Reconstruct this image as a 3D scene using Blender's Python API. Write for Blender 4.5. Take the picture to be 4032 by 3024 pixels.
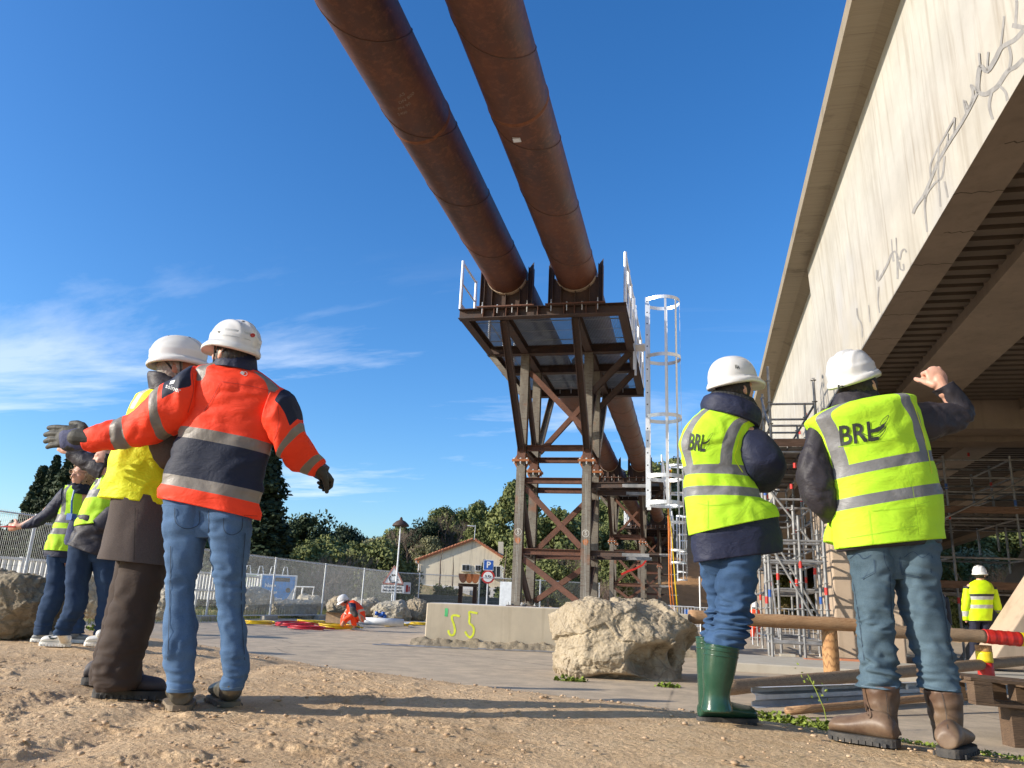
import bpy, bmesh, math, random
import numpy as np
from mathutils import Vector, Matrix
from mathutils.bvhtree import BVHTree
PI=math.pi
random.seed(7); RNG=np.random.default_rng(11)
S=bpy.context.scene
for o in list(bpy.data.objects): bpy.data.objects.remove(o)
COL=S.collection
# ------------------------------------------------------------------ camera
F0=3060.0; CX,CY=2016.0,1512.0; CAMH=0.86
_p=math.radians(15.75); _r=math.radians(2.54)
_up=np.array([math.cos(_p)*math.sin(_r),math.cos(_p)*math.cos(_r),-math.sin(_p)])
_d=np.array([2716-CX,CY-2412,-F0]); _d-=_up*(_d@_up); _d/=np.linalg.norm(_d)
_rt=np.cross(_d,_up)
R=np.array([_rt,_d,_up])                   # camera axes -> world (Y runs along the pipes)
C0=np.array([0,0,CAMH])
cam=bpy.data.cameras.new('camera'); cam.lens=F0/4032*36; cam.sensor_width=36; cam.clip_end=6000; cam.clip_start=.05
co=bpy.data.objects.new('camera',cam); COL.objects.link(co)
M4=Matrix([[R[0][0],R[0][1],R[0][2],0],[R[1][0],R[1][1],R[1][2],0],[R[2][0],R[2][1],R[2][2],CAMH],[0,0,0,1]])
co.matrix_world=M4; S.camera=co
S.render.resolution_x=1024; S.render.resolution_y=768
# ------------------------------------------------------------------ sun, sky, exposure
SUN_EL=20.5; SUN_AZ=28.0                   # from the left (-X), turned towards the viewer
sd=Vector((-math.cos(math.radians(SUN_AZ))*math.cos(math.radians(SUN_EL)),-math.sin(math.radians(SUN_AZ))*math.cos(math.radians(SUN_EL)),math.sin(math.radians(SUN_EL))))
sl=bpy.data.lights.new('sun','SUN'); sl.energy=4.8; sl.angle=math.radians(.5); sl.color=(1,.91,.78)
so=bpy.data.objects.new('sun',sl); COL.objects.link(so); so.rotation_euler=sd.to_track_quat('Z','Y').to_euler()
W=bpy.data.worlds.new('World'); S.world=W; W.use_nodes=True
nt=W.node_tree; nt.nodes.clear()
out=nt.nodes.new('ShaderNodeOutputWorld'); bg=nt.nodes.new('ShaderNodeBackground'); bg.inputs[1].default_value=.15
sky=nt.nodes.new('ShaderNodeTexSky'); sky.sky_type='NISHITA'; sky.sun_disc=False
sky.sun_elevation=math.radians(SUN_EL); sky.sun_rotation=math.atan2(sd.x,sd.y); sky.altitude=0
sky.air_density=1.0; sky.dust_density=.9; sky.ozone_density=2.2
hs=nt.nodes.new('ShaderNodeHueSaturation'); hs.inputs['Saturation'].default_value=1.30; hs.inputs['Value'].default_value=1.0
nt.links.new(sky.outputs[0],hs.inputs['Color'])
tc=nt.nodes.new('ShaderNodeTexCoord'); sep=nt.nodes.new('ShaderNodeSeparateXYZ'); nt.links.new(tc.outputs['Generated'],sep.inputs[0])
def wmath(op,a,b=None,c=None):
    n=nt.nodes.new('ShaderNodeMath'); n.operation=op
    for i,v in enumerate((a,b,c)):
        if v is None: continue
        if isinstance(v,(int,float)): n.inputs[i].default_value=v
        else: nt.links.new(v,n.inputs[i])
    return n.outputs[0]
# planar cloud coordinates: direction / (z + k), so the wisps flatten towards the horizon as real ones do
zz=wmath('ADD',wmath('MAXIMUM',sep.outputs[2],0.0),.10)
cxn=wmath('DIVIDE',sep.outputs[0],zz); cyn=wmath('DIVIDE',sep.outputs[1],zz)
cmb=nt.nodes.new('ShaderNodeCombineXYZ'); nt.links.new(cxn,cmb.inputs[0]); nt.links.new(cyn,cmb.inputs[1])
mp=nt.nodes.new('ShaderNodeMapping'); mp.inputs['Rotation'].default_value=(0,0,math.radians(20)); mp.inputs['Scale'].default_value=(.62,1.5,1); mp.inputs['Location'].default_value=(11.3,1.7,5)
nt.links.new(cmb.outputs[0],mp.inputs[0])
nz=nt.nodes.new('ShaderNodeTexNoise'); nz.inputs['Scale'].default_value=.62; nz.inputs['Detail'].default_value=9; nz.inputs['Roughness'].default_value=.62; nz.inputs['Distortion'].default_value=.55
nt.links.new(mp.outputs[0],nz.inputs['Vector'])
nz2=nt.nodes.new('ShaderNodeTexNoise'); nz2.inputs['Scale'].default_value=.33; nz2.inputs['Detail'].default_value=2
nt.links.new(mp.outputs[0],nz2.inputs['Vector'])
msk=wmath('MULTIPLY',wmath('SUBTRACT',wmath('ADD',nz.outputs[0],wmath('MULTIPLY',nz2.outputs[0],.55)),.765),3.6)
def wramp(v,a,b):
    n=nt.nodes.new('ShaderNodeMapRange'); n.interpolation_type='SMOOTHSTEP'; n.inputs['From Min'].default_value=a; n.inputs['From Max'].default_value=b
    nt.links.new(v,n.inputs[0]); return n.outputs[0]
elev=wmath('MULTIPLY',wramp(sep.outputs[2],.44,.22),wramp(sep.outputs[2],-.02,.02))
azm=wramp(sep.outputs[0],.22,-.10)
msk=wmath('MULTIPLY',wmath('MULTIPLY',msk,elev),azm)
cl=nt.nodes.new('ShaderNodeClamp'); nt.links.new(msk,cl.inputs[0]); cl.inputs['Max'].default_value=.40
gm_=nt.nodes.new('ShaderNodeMixRGB'); gm_.blend_type='MULTIPLY'; gm_.inputs[0].default_value=1; gm_.inputs[2].default_value=(.78,.96,1.17,1); nt.links.new(hs.outputs[0],gm_.inputs[1])
mx=nt.nodes.new('ShaderNodeMixRGB'); mx.inputs[2].default_value=(6.2,6.5,7.0,1)
nt.links.new(cl.outputs[0],mx.inputs[0]); nt.links.new(gm_.outputs[0],mx.inputs[1]); nt.links.new(mx.outputs[0],bg.inputs[0]); nt.links.new(bg.outputs[0],out.inputs[0])
S.view_settings.view_transform='Standard'; S.view_settings.look='None'; S.view_settings.exposure=0.42; S.view_settings.gamma=1
# ------------------------------------------------------------------ pixel -> place helpers (surveyed from the photograph)
FH=-R[:,2].copy(); FH[2]=0; FH/=np.linalg.norm(FH); RH=np.array([FH[1],-FH[0],0])
def ray(x,y):
    v=R@np.array([x-CX,CY-y,-F0]); return v/np.linalg.norm(v)
def atz(x,y,z=0.): v=ray(x,y); return C0+v*((z-CAMH)/v[2])
def atY(x,y,Y): v=ray(x,y); return C0+v*(Y/v[1])
def atd(x,y,d): v=ray(x,y); return C0+v*(d/(v@FH))
# ------------------------------------------------------------------ numpy value noise
_T=RNG.random(4096).astype(np.float64)
def _h(i,j,k): return _T[(i*73856093 ^ j*19349663 ^ k*83492791)&4095]
def vnoise(P):
    P=np.asarray(P,float); I=np.floor(P).astype(np.int64); f=P-I; f=f*f*(3-2*f); o=np.zeros(len(P))
    for a in (0,1):
        for b in (0,1):
            for c in (0,1):
                w=(f[:,0] if a else 1-f[:,0])*(f[:,1] if b else 1-f[:,1])*(f[:,2] if c else 1-f[:,2])
                o+=w*_h(I[:,0]+a,I[:,1]+b,I[:,2]+c)
    return o*2-1
def fbm(P,oct=4,g=.5):
    P=np.asarray(P,float); o=np.zeros(len(P)); a=1
    for i in range(oct): o+=a*vnoise(P*2**i+i*17.3); a*=g
    return o
# ------------------------------------------------------------------ objects
def tag(o,label=None,cat=None,group=None,kind=None):
    if label: o['label']=label
    if cat: o['category']=cat
    if group: o['group']=group
    if kind: o['kind']=kind
    return o
def thing(name,label,cat,loc=(0,0,0),rz=0,group=None):
    o=bpy.data.objects.new(name,None); COL.objects.link(o); o.location=loc; o.rotation_euler=(0,0,rz); o.empty_display_size=.1
    return tag(o,label,cat,group)
def mkobj(name,me,mat,parent=None,smooth=False):
    if mat is not None and not me.materials: me.materials.append(mat)
    if smooth:
        me.polygons.foreach_set('use_smooth',[True]*len(me.polygons))
    o=bpy.data.objects.new(name,me); COL.objects.link(o)
    if parent is not None:
        o.parent=parent
        # geometry is authored in world space unless the thing sits at its own origin
        if parent.get('_local') is None:
            o.matrix_parent_inverse=WM(parent).inverted()
    return o
def WM(o):
    m=Matrix.LocRotScale(o.location,o.rotation_euler,o.scale)
    return m if o.parent is None else WM(o.parent)@o.matrix_parent_inverse@m
class MB:
    """collects vertices and faces of one mesh"""
    def __init__(s): s.v=[]; s.f=[]; s.m=[]
    def add(s,v,f,mi=0):
        n=len(s.v); s.v.extend([tuple(p) for p in v]); s.f.extend([tuple(i+n for i in q) for q in f]); s.m.extend([mi]*len(f)); return s
    def box(s,a,b,mi=0):
        x0,y0,z0=a; x1,y1,z1=b
        return s.add([(x0,y0,z0),(x1,y0,z0),(x1,y1,z0),(x0,y1,z0),(x0,y0,z1),(x1,y0,z1),(x1,y1,z1),(x0,y1,z1)],
              [(0,3,2,1),(4,5,6,7),(0,1,5,4),(1,2,6,5),(2,3,7,6),(3,0,4,7)],mi)
    def frame(s,p,q,side):
        p=Vector(p); q=Vector(q); d=(q-p).normalized(); sd_=Vector(side); sd_=(sd_-d*sd_.dot(d)).normalized(); return p,q,d,sd_,d.cross(sd_)
    def prism(s,p,q,prof,side,mi=0):
        """profile (list of (a,b)) swept from p to q; a along side, b along d x side"""
        p,q,d,u,w=s.frame(p,q,side); n=len(prof)
        v=[p+u*a+w*b for a,b in prof]+[q+u*a+w*b for a,b in prof]
        f=[(i,(i+1)%n,n+(i+1)%n,n+i) for i in range(n)]
        return s.add(v,f+[tuple(range(n-1,-1,-1)),tuple(range(n,2*n))],mi)
    def bar(s,p,q,a,b=None,side=(0,0,1),mi=0):
        b=b or a; h,k=a/2,b/2
        return s.prism(p,q,[(-h,-k),(h,-k),(h,k),(-h,k)],side,mi)
    def hbeam(s,p,q,side,h=.2,b=.2,tw=.012,tf=.017,mi=0):
        """H section: depth h along side (flange normals), width b across"""
        H,B=h/2,b/2
        s.prism(p,q,[(H-tf,-B),(H,-B),(H,B),(H-tf,B)],side,mi)
        s.prism(p,q,[(-H,-B),(-H+tf,-B),(-H+tf,B),(-H,B)],side,mi)
        return s.prism(p,q,[(-H+tf,-tw/2),(H-tf,-tw/2),(H-tf,tw/2),(-H+tf,tw/2)],side,mi)
    def tube(s,pts,r,n=10,mi=0,cap=True):
        P=[Vector(p) for p in pts]; m=len(P); rs=r if isinstance(r,(list,tuple)) else [r]*m
        vs=[]; u=None
        for i in range(m):
            d=((P[i+1]-P[i]) if i<m-1 else Vector((0,0,0)))+((P[i]-P[i-1]) if i>0 else Vector((0,0,0)))
            d=d.normalized() if d.length>1e-9 else Vector((0,0,1))
            if u is None:
                u=Vector((0,0,1)) if abs(d.z)<.9 else Vector((1,0,0))
            u=(u-d*u.dot(d)).normalized(); w=d.cross(u)
            vs+=[P[i]+(u*math.cos(2*PI*k/n)+w*math.sin(2*PI*k/n))*rs[i] for k in range(n)]
        f=[(i*n+k,i*n+(k+1)%n,(i+1)*n+(k+1)%n,(i+1)*n+k) for i in range(m-1) for k in range(n)]
        if cap: f+=[tuple(range(n-1,-1,-1)),tuple((m-1)*n+k for k in range(n))]
        return s.add(vs,f,mi)
    def disc(s,c,nrm,r,t=.002,n=24,mi=0):
        c=Vector(c); nn=Vector(nrm).normalized(); return s.tube([c-nn*t/2,c+nn*t/2],r,n,mi)
    def mesh(s,name):
        me=bpy.data.meshes.new(name); me.from_pydata(s.v,[],s.f); 
        if any(s.m): me.polygons.foreach_set('material_index',s.m)
        me.update(); return me
    def build(s,name,mat,parent=None,smooth=False,bevel=0):
        me=s.mesh(name)
        mats=mat if isinstance(mat,(list,tuple)) else [mat]
        for m in mats: me.materials.append(m)
        o=mkobj(name,me,None,parent,smooth)
        if bevel:
            b=o.modifiers.new('b','BEVEL'); b.width=bevel; b.segments=2; b.limit_method='ANGLE'
        return o
def np_mesh(name,V,Fc,mat=None,smooth=True,attrs=None):
    me=bpy.data.meshes.new(name); V=np.asarray(V,np.float32); Fc=np.asarray(Fc,np.int32)
    me.vertices.add(len(V)); me.vertices.foreach_set('co',V.ravel())
    k=Fc.shape[1]; me.loops.add(Fc.size); me.loops.foreach_set('vertex_index',Fc.ravel())
    me.polygons.add(len(Fc)); me.polygons.foreach_set('loop_start',np.arange(0,Fc.size,k,dtype=np.int32))
    me.polygons.foreach_set('loop_total',np.full(len(Fc),k,np.int32))
    if smooth: me.polygons.foreach_set('use_smooth',np.ones(len(Fc),bool))
    me.update(calc_edges=True); me.validate()
    if attrs:
        for a,vals in attrs.items():
            at=me.attributes.new(a,'FLOAT','POINT'); at.data.foreach_set('value',np.asarray(vals,np.float32))
    if mat: me.materials.append(mat)
    return me
def copy_tree(o,parent=None,depth=0):
    c=o.copy(); COL.objects.link(c)
    if parent is not None:
        c.parent=parent; c.matrix_parent_inverse=o.matrix_parent_inverse.copy()
    for ch in [x for x in ALLCH(o)]: copy_tree(ch,c,depth+1)
    return c
def ALLCH(o): return list(o.children)
def offset_copy(root,dx,dy,dz=0):
    """copy of a whole thing moved by an offset"""
    c=copy_tree(root); c.location=Vector(root.location)+Vector((dx,dy,dz)); return c
# ------------------------------------------------------------------ materials
class NG:
    def __init__(s,name):
        s.m=bpy.data.materials.new(name); s.m.use_nodes=True; s.t=s.m.node_tree; s.b=s.t.nodes['Principled BSDF']; s.out=s.t.nodes['Material Output']
    def n(s,t,**k):
        n=s.t.nodes.new(t)
        for a,v in k.items(): setattr(n,a,v)
        return n
    def l(s,a,b): s.t.links.new(a,b)
    def setin(s,sock,v):
        if isinstance(v,bpy.types.NodeSocket): s.l(v,sock)
        elif v is not None:
            if sock.type=='RGBA': v=(v,v,v,1) if isinstance(v,(int,float)) else (*v[:3],1)
            sock.default_value=v
    def coord(s,kind='Object'):
        return s.n('ShaderNodeTexCoord').outputs[kind]
    def mapping(s,v,scale=(1,1,1),rot=(0,0,0),loc=(0,0,0)):
        m=s.n('ShaderNodeMapping'); s.l(v,m.inputs[0]); m.inputs['Scale'].default_value=scale; m.inputs['Rotation'].default_value=rot; m.inputs['Location'].default_value=loc; return m.outputs[0]
    def noise(s,v,scale,detail=5,rough=.55,dist=0):
        n=s.n('ShaderNodeTexNoise'); s.l(v,n.inputs['Vector']); n.inputs['Scale'].default_value=scale; n.inputs['Detail'].default_value=detail; n.inputs['Roughness'].default_value=rough; n.inputs['Distortion'].default_value=dist; return n.outputs[0]
    def wave(s,v,scale,dist=0,det=2,dirn='X',dscale=1):
        n=s.n('ShaderNodeTexWave'); n.bands_direction=dirn; s.l(v,n.inputs['Vector']); n.inputs['Scale'].default_value=scale; n.inputs['Distortion'].default_value=dist; n.inputs['Detail'].default_value=det; n.inputs['Detail Scale'].default_value=dscale; return n.outputs['Fac']
    def vor(s,v,scale,feat='F1',rnd=1):
        n=s.n('ShaderNodeTexVoronoi'); n.feature=feat; s.l(v,n.inputs['Vector']); n.inputs['Scale'].default_value=scale; n.inputs['Randomness'].default_value=rnd; return n.outputs['Distance']
    def ramp(s,v,stops,interp='LINEAR'):
        n=s.n('ShaderNodeValToRGB'); s.l(v,n.inputs[0]); e=n.color_ramp.elements; n.color_ramp.interpolation=interp
        while len(e)<len(stops): e.new(.5)
        for i,(p,c) in enumerate(stops): e[i].position=p; e[i].color=(*c,1) if len(c)==3 else c
        return n.outputs[0]
    def rng(s,v,a,b,c=0,d=1):
        n=s.n('ShaderNodeMapRange'); s.l(v,n.inputs[0]); 
        for i,x in enumerate((a,b,c,d)): n.inputs[i+1].default_value=x
        return n.outputs[0]
    def math(s,op,a,b=None):
        n=s.n('ShaderNodeMath',operation=op); s.setin(n.inputs[0],a)
        if b is not None: s.setin(n.inputs[1],b)
        return n.outputs[0]
    def mix(s,f,a,b,mode='MIX'):
        n=s.n('ShaderNodeMixRGB',blend_type=mode); s.setin(n.inputs[0],f); s.setin(n.inputs[1],a); s.setin(n.inputs[2],b); return n.outputs[0]
    def attr(s,name):
        n=s.n('ShaderNodeAttribute'); n.attribute_name=name; return n.outputs['Fac']
    def attrv(s,name):
        n=s.n('ShaderNodeAttribute'); n.attribute_name=name; return n.outputs['Vector']
    def bump(s,h,strength=.3,dist=.01,normal=None):
        n=s.n('ShaderNodeBump'); s.l(h,n.inputs['Height']); n.inputs['Strength'].default_value=strength; n.inputs['Distance'].default_value=dist
        if normal is not None: s.l(normal,n.inputs['Normal'])
        return n.outputs[0]
    def fin(s,col=None,rough=None,normal=None,metal=None,**k):
        if col is not None: s.setin(s.b.inputs['Base Color'],col)
        if rough is not None: s.setin(s.b.inputs['Roughness'],rough)
        if normal is not None: s.l(normal,s.b.inputs['Normal'])
        if metal is not None: s.setin(s.b.inputs['Metallic'],metal)
        for a,v in k.items(): s.setin(s.b.inputs[a.replace('_',' ')],v)
        return s.m
def sc(c,k): return tuple(min(1,x*k) for x in c)
def m_noise(name,c1,c2,scale=6,rough=.7,metal=0,bumps=.2,bscale=None,bdist=.01,stretch=(1,1,1),detail=6,lo=.35,hi=.65,coord='Object',spec=None):
    g=NG(name); v=g.mapping(g.coord(coord),stretch); n=g.noise(v,scale,detail)
    c=g.mix(g.rng(n,lo,hi),c1,c2); b=g.bump(g.noise(v,bscale or scale*4,4),bumps,bdist)
    m=g.fin(c,rough,b,metal)
    if spec is not None: g.b.inputs['Specular IOR Level'].default_value=spec
    return m
MT={}
def plain(name,c,rough=.6,metal=0):
    return m_noise(name,sc(c,.82),sc(c,1.12),9,rough,metal,.08)
# ------------------------------------------------------------------ shared materials
def mat_rust(name,c1,c2,c3,scale=2.2,rough=.75,metal=.0):
    g=NG(name); v=g.coord('Object'); n1=g.noise(g.mapping(v,(1,.45,1)),scale,8,.65,.4); n2=g.noise(v,scale*7,6,.7); n3=g.noise(v,.6,3)
    c=g.mix(g.rng(n1,.38,.62),c1,c2); c=g.mix(g.rng(n2,.5,.78),c,c3); c=g.mix(g.rng(n3,.4,.7,0,.35),c,sc(c1,.6))
    return g.fin(c,g.rng(n1,.3,.7,rough-.12,rough+.1),g.bump(n2,.25,.004),metal)
MT['pipe']=mat_rust('pipe_rust',(.058,.019,.011),(.135,.044,.020),(.22,.080,.034),1.5,.58)
MT['rust']=mat_rust('beam_rust',(.135,.055,.032),(.085,.038,.026),(.25,.095,.04),5)
MT['rustdark']=mat_rust('dark_steel',(.045,.030,.024),(.075,.042,.030),(.13,.055,.028),4)
MT['orange_rust']=mat_rust('fresh_rust',(.36,.12,.035),(.24,.08,.03),(.47,.17,.05),8)
def mat_leg():
    g=NG('mill_scale_steel'); v=g.coord('Object'); n=g.noise(g.mapping(v,(1,1,.35)),5,7,.65); st=g.noise(g.mapping(v,(2.5,2.5,22)),3.0,4,.6)
    c=g.mix(g.rng(n,.35,.65),(.205,.182,.145),(.12,.10,.078)); c=g.mix(g.rng(st,.56,.62,0,.75),c,(.085,.045,.026)); c=g.mix(g.rng(g.noise(v,1.1,4),.58,.68,0,.8),c,(.24,.085,.03))
    return g.fin(c,.55,g.bump(n,.15,.004))
MT['leg']=mat_leg()
MT['zinc']=m_noise('galvanised_steel',(.62,.64,.66),(.78,.80,.82),7,.42,.35,.05)
MT['alu']=m_noise('aluminium',(.74,.75,.76),(.86,.87,.88),5,.38,.35,.04)
MT['grate']=m_noise('galvanised_grating',(.17,.19,.20),(.24,.26,.27),3,.55,.3,.05)
MT['white_paint']=m_noise('white_painted_metal',(.70,.70,.68),(.82,.82,.80),6,.45,0,.05)
MT['bolt']=plain('zinc_bolt',(.62,.61,.58),.4,.5)
MT['scaf']=m_noise('scaffold_tube',(.20,.20,.20),(.36,.35,.34),6,.55,.45,.1)
MT['red']=m_noise('red_paint',(.42,.018,.012),(.56,.03,.02),9,.45,0,.1)
MT['yellow']=m_noise('yellow_paint',(.72,.52,.01),(.82,.64,.02),9,.45,0,.1)
MT['blue']=plain('blue_paint',(.02,.10,.40),.4)
MT['black']=plain('black_plastic',(.018,.018,.02),.5)
MT['ply']=m_noise('weathered_plywood',(.16,.09,.055),(.24,.14,.09),5,.8,0,.2,stretch=(1,1,6))
def mat_wood(name,c1,c2,axis_scale,scale=1.0,dark=(.2,.1,.04)):
    g=NG(name); v=g.mapping(g.coord('Object'),axis_scale); n=g.noise(v,6*scale,6,.6,.6); w=g.wave(v,9*scale,7,4,'Z',1.4); k=g.vor(g.mapping(g.coord('Object'),tuple(.35*a for a in axis_scale)),5*scale)
    c=g.mix(g.rng(n,.3,.7),c1,c2); c=g.mix(g.rng(w,.62,.95,0,.65),c,dark); c=g.mix(g.rng(k,.0,.09,.9,0),c,(.03,.015,.008))
    return g.fin(c,.72,g.bump(w,.25,.004))
MT['pine']=mat_wood('pine_log',(.36,.20,.095),(.47,.29,.15),(.35,2.2,2.2),1.0,(.20,.085,.03))
MT['pinepost']=mat_wood('pine_post',(.40,.20,.075),(.55,.31,.13),(2.2,2.2,.35),1.0,(.20,.085,.03))
MT['greywood']=mat_wood('weathered_log',(.36,.25,.15),(.26,.17,.10),(.3,2.5,2.5),1.2,(.12,.07,.04))
MT['palwood']=mat_wood('pallet_wood',(.17,.105,.06),(.10,.06,.035),(.6,3,3),1.2,(.03,.02,.012))
def mat_conc(name,c1,c2,stain,vs=1.0,streak=.5,lines=None,bump=.25,patch=None):
    g=NG(name); v=g.coord('Object'); n=g.noise(v,1.2*vs,8,.62); n2=g.noise(v,9*vs,6,.7); s=g.noise(g.mapping(v,(2.2,2.2,.16)),2.4,6,.62,.3)
    c=g.mix(g.rng(n,.35,.65),c1,c2); c=g.mix(g.rng(s,.50,.70,0,streak),c,stain); c=g.mix(g.rng(n2,.60,.75,0,.25),c,sc(c1,.62))
    pits=g.vor(v,16*vs); c=g.mix(g.rng(pits,.03,.07,.55,0),c,sc(c1,.35))
    b=g.bump(n2,bump,.006)
    if patch: c=g.mix(g.rng(g.noise(v,.45,3),.6,.66,0,.5),c,patch)
    return g.fin(c,.85,b)
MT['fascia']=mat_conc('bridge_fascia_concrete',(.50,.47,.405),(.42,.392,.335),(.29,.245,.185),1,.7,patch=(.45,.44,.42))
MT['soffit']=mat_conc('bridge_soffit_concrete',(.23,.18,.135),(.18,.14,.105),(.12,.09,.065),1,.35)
def mat_board(name,c1,c2,dark):
    g=NG(name); v=g.coord('Object'); w=g.noise(g.mapping(v,(.25,11,.25)),2.2,6,.7,.2); n=g.noise(v,1.4,5); 
    c=g.mix(g.rng(w,.3,.7),c1,c2); c=g.mix(g.rng(w,.60,.72,0,.8),c,dark); c=g.mix(g.rng(n,.58,.72,0,.6),c,dark)
    return g.fin(c,.9,g.bump(w,.5,.012))
MT['board']=mat_board('board_marked_concrete',(.30,.25,.175),(.235,.19,.13),(.09,.07,.045))
MT['block']=mat_conc('cast_concrete',(.60,.51,.37),(.52,.44,.32),(.36,.29,.20),1.6,.45)
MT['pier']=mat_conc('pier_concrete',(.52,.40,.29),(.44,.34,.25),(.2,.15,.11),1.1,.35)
def mat_rock(name,c1,c2,dark,sc_=3.0):
    g=NG(name); v=g.coord('Object'); n=g.noise(v,sc_,10,.65,.3); cr=g.vor(g.mix(.12,v,g.n('ShaderNodeTexNoise').outputs[1]),sc_*1.6,'DISTANCE_TO_EDGE'); n2=g.noise(v,sc_*7,8,.75)
    c=g.mix(g.rng(n,.3,.7),c1,c2); c=g.mix(g.rng(n2,.52,.72,0,.55),c,dark); c=g.mix(g.rng(cr,.0,.035,.35,0),c,sc(dark,.6))
    b1=g.bump(n,.9,.05); b2=g.bump(n2,.8,.02,b1); 
    return g.fin(c,.9,b2)
MT['rock']=mat_rock('limestone',(.52,.43,.30),(.33,.265,.18),(.15,.11,.07),2.6)
MT['rock2']=mat_rock('brown_rock',(.33,.27,.185),(.25,.20,.13),(.13,.10,.06),2.2)
MT['rock3']=mat_rock('pale_boulder',(.52,.47,.37),(.36,.31,.23),(.20,.16,.11),1.5)
def mat_dirt():
    g=NG('dirt_and_gravel'); v=g.coord('Object')
    n=g.noise(v,.9,9,.62,.3); n2=g.noise(v,7,8,.72); n3=g.noise(v,38,5,.7); vo=g.vor(v,46); 
    c=g.mix(g.rng(n,.36,.62),(.74,.52,.31),(.54,.36,.20)); c=g.mix(g.rng(n2,.40,.68,0,.6),c,(.74,.56,.36)); c=g.mix(g.rng(n3,.52,.72,0,.55),c,(.20,.12,.06)); c=g.mix(g.rng(vo,.05,.22,.5,0),c,(.66,.55,.40))
    z=g.attr('grass'); gn=g.noise(v,5,6,.7); gm=g.math('MULTIPLY',z,g.rng(gn,.42,.56)); c=g.mix(gm,c,g.mix(g.rng(n3,.4,.6),(.10,.13,.025),(.20,.19,.06)))
    e=g.attr('earth'); c=g.mix(g.math('MULTIPLY',e,g.rng(n2,.3,.6,.75,1)),c,g.mix(g.rng(n,.35,.6),(.46,.25,.11),(.34,.19,.09)))
    b1=g.bump(n2,.8,.05); b2=g.bump(n3,.9,.016,b1); b3=g.bump(vo,.5,.008,b2)
    return g.fin(c,.95,b3,Specular_IOR_Level=.15)
MT['dirt']=mat_dirt()
def mat_asph():
    g=NG('dusty_asphalt'); v=g.coord('Object'); n=g.noise(v,.5,6,.6); n2=g.noise(v,60,3,.7); n3=g.noise(g.mapping(v,(.15,1,1)),1.3,6,.6)
    c=g.mix(g.rng(n,.35,.65),(.49,.395,.28),(.41,.33,.235)); c=g.mix(g.rng(n2,.4,.7,0,.5),c,(.22,.19,.16)); c=g.mix(g.rng(n3,.55,.7,0,.6),c,(.50,.41,.30))
    cr=g.vor(g.mix(.10,g.mapping(v,(1,1,0)),g.noise(v,1.5,5)),.32,'DISTANCE_TO_EDGE'); c=g.mix(g.rng(cr,.0,.006,.75,0),c,(.10,.085,.07)); c=g.mix(g.rng(g.noise(v,2.6,8,.7),.44,.62,0,.8),c,(.58,.46,.32))
    return g.fin(c,.9,g.bump(n2,.6,.008),Specular_IOR_Level=.25)
MT['asph']=mat_asph()
MT['kerb']=mat_conc('kerb_concrete',(.50,.46,.38),(.42,.38,.31),(.3,.26,.2),2,.3)
def mat_leaf(name,c1,c2,tr=.15):
    g=NG(name); oi=g.n('ShaderNodeObjectInfo'); n=g.noise(g.coord('Object'),.9,4,.6); c=g.mix(g.rng(n,.38,.62),c1,c2)
    c=g.mix(g.rng(oi.outputs['Random'],0,1,0,.45),c,sc(c2,1.5))
    a=g.attr('tint'); c=g.mix(g.rng(a,0,1,0,1),c,sc(c1,.45))
    return g.fin(c,.75,None,Specular_IOR_Level=.25)
MT['leafpine']=mat_leaf('pine_foliage',(.10,.125,.035),(.19,.205,.07))
MT['leafdark']=mat_leaf('cypress_foliage',(.020,.036,.016),(.045,.062,.025))
MT['leafolive']=mat_leaf('grey_green_foliage',(.17,.17,.085),(.25,.235,.12))
MT['leafbrown']=mat_leaf('bare_twigs',(.16,.115,.09),(.21,.155,.12))
MT['bush']=mat_leaf('bush_leaves',(.075,.10,.022),(.13,.15,.035))
MT['bark']=m_noise('bark',(.12,.085,.06),(.20,.15,.11),7,.9,0,.5)
MT['weed']=mat_leaf('weed_leaves',(.16,.22,.03),(.28,.34,.06))
MT['grassm']=mat_leaf('grass_blades',(.15,.19,.035),(.26,.26,.08))
MT['glass']=plain('dark_glass',(.03,.035,.045),.12)
MT['stucco']=mat_conc('stained_render',(.76,.66,.49),(.70,.60,.45),(.40,.33,.24),.7,.6)
MT['whitewall']=mat_conc('white_cladding',(.74,.71,.68),(.70,.67,.64),(.55,.5,.45),.7,.25)
MT['tile']=m_noise('roof_tile',(.50,.20,.10),(.38,.14,.075),5,.8,0,.2)
MT['card']=plain('cardboard',(.40,.27,.16),.8)
MT['gutter']=plain('white_gutter',(.66,.62,.58),.5)
MT['greenmesh']=m_noise('green_windbreak_mesh',(.045,.062,.055),(.065,.08,.07),4,.8,0,.1)

MT['stain']=plain('dark_stain',(.06,.045,.03),.9)
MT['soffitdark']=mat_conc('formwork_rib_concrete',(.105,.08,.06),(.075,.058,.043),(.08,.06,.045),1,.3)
MT['chalkdim']=plain('faint_chalk',(.26,.20,.16),.9)
MT['redpaint']=MT['red']; MT['yellowpaint']=MT['yellow']; MT['redfade']=plain('faded_red_border',(.45,.22,.18),.6)
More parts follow.
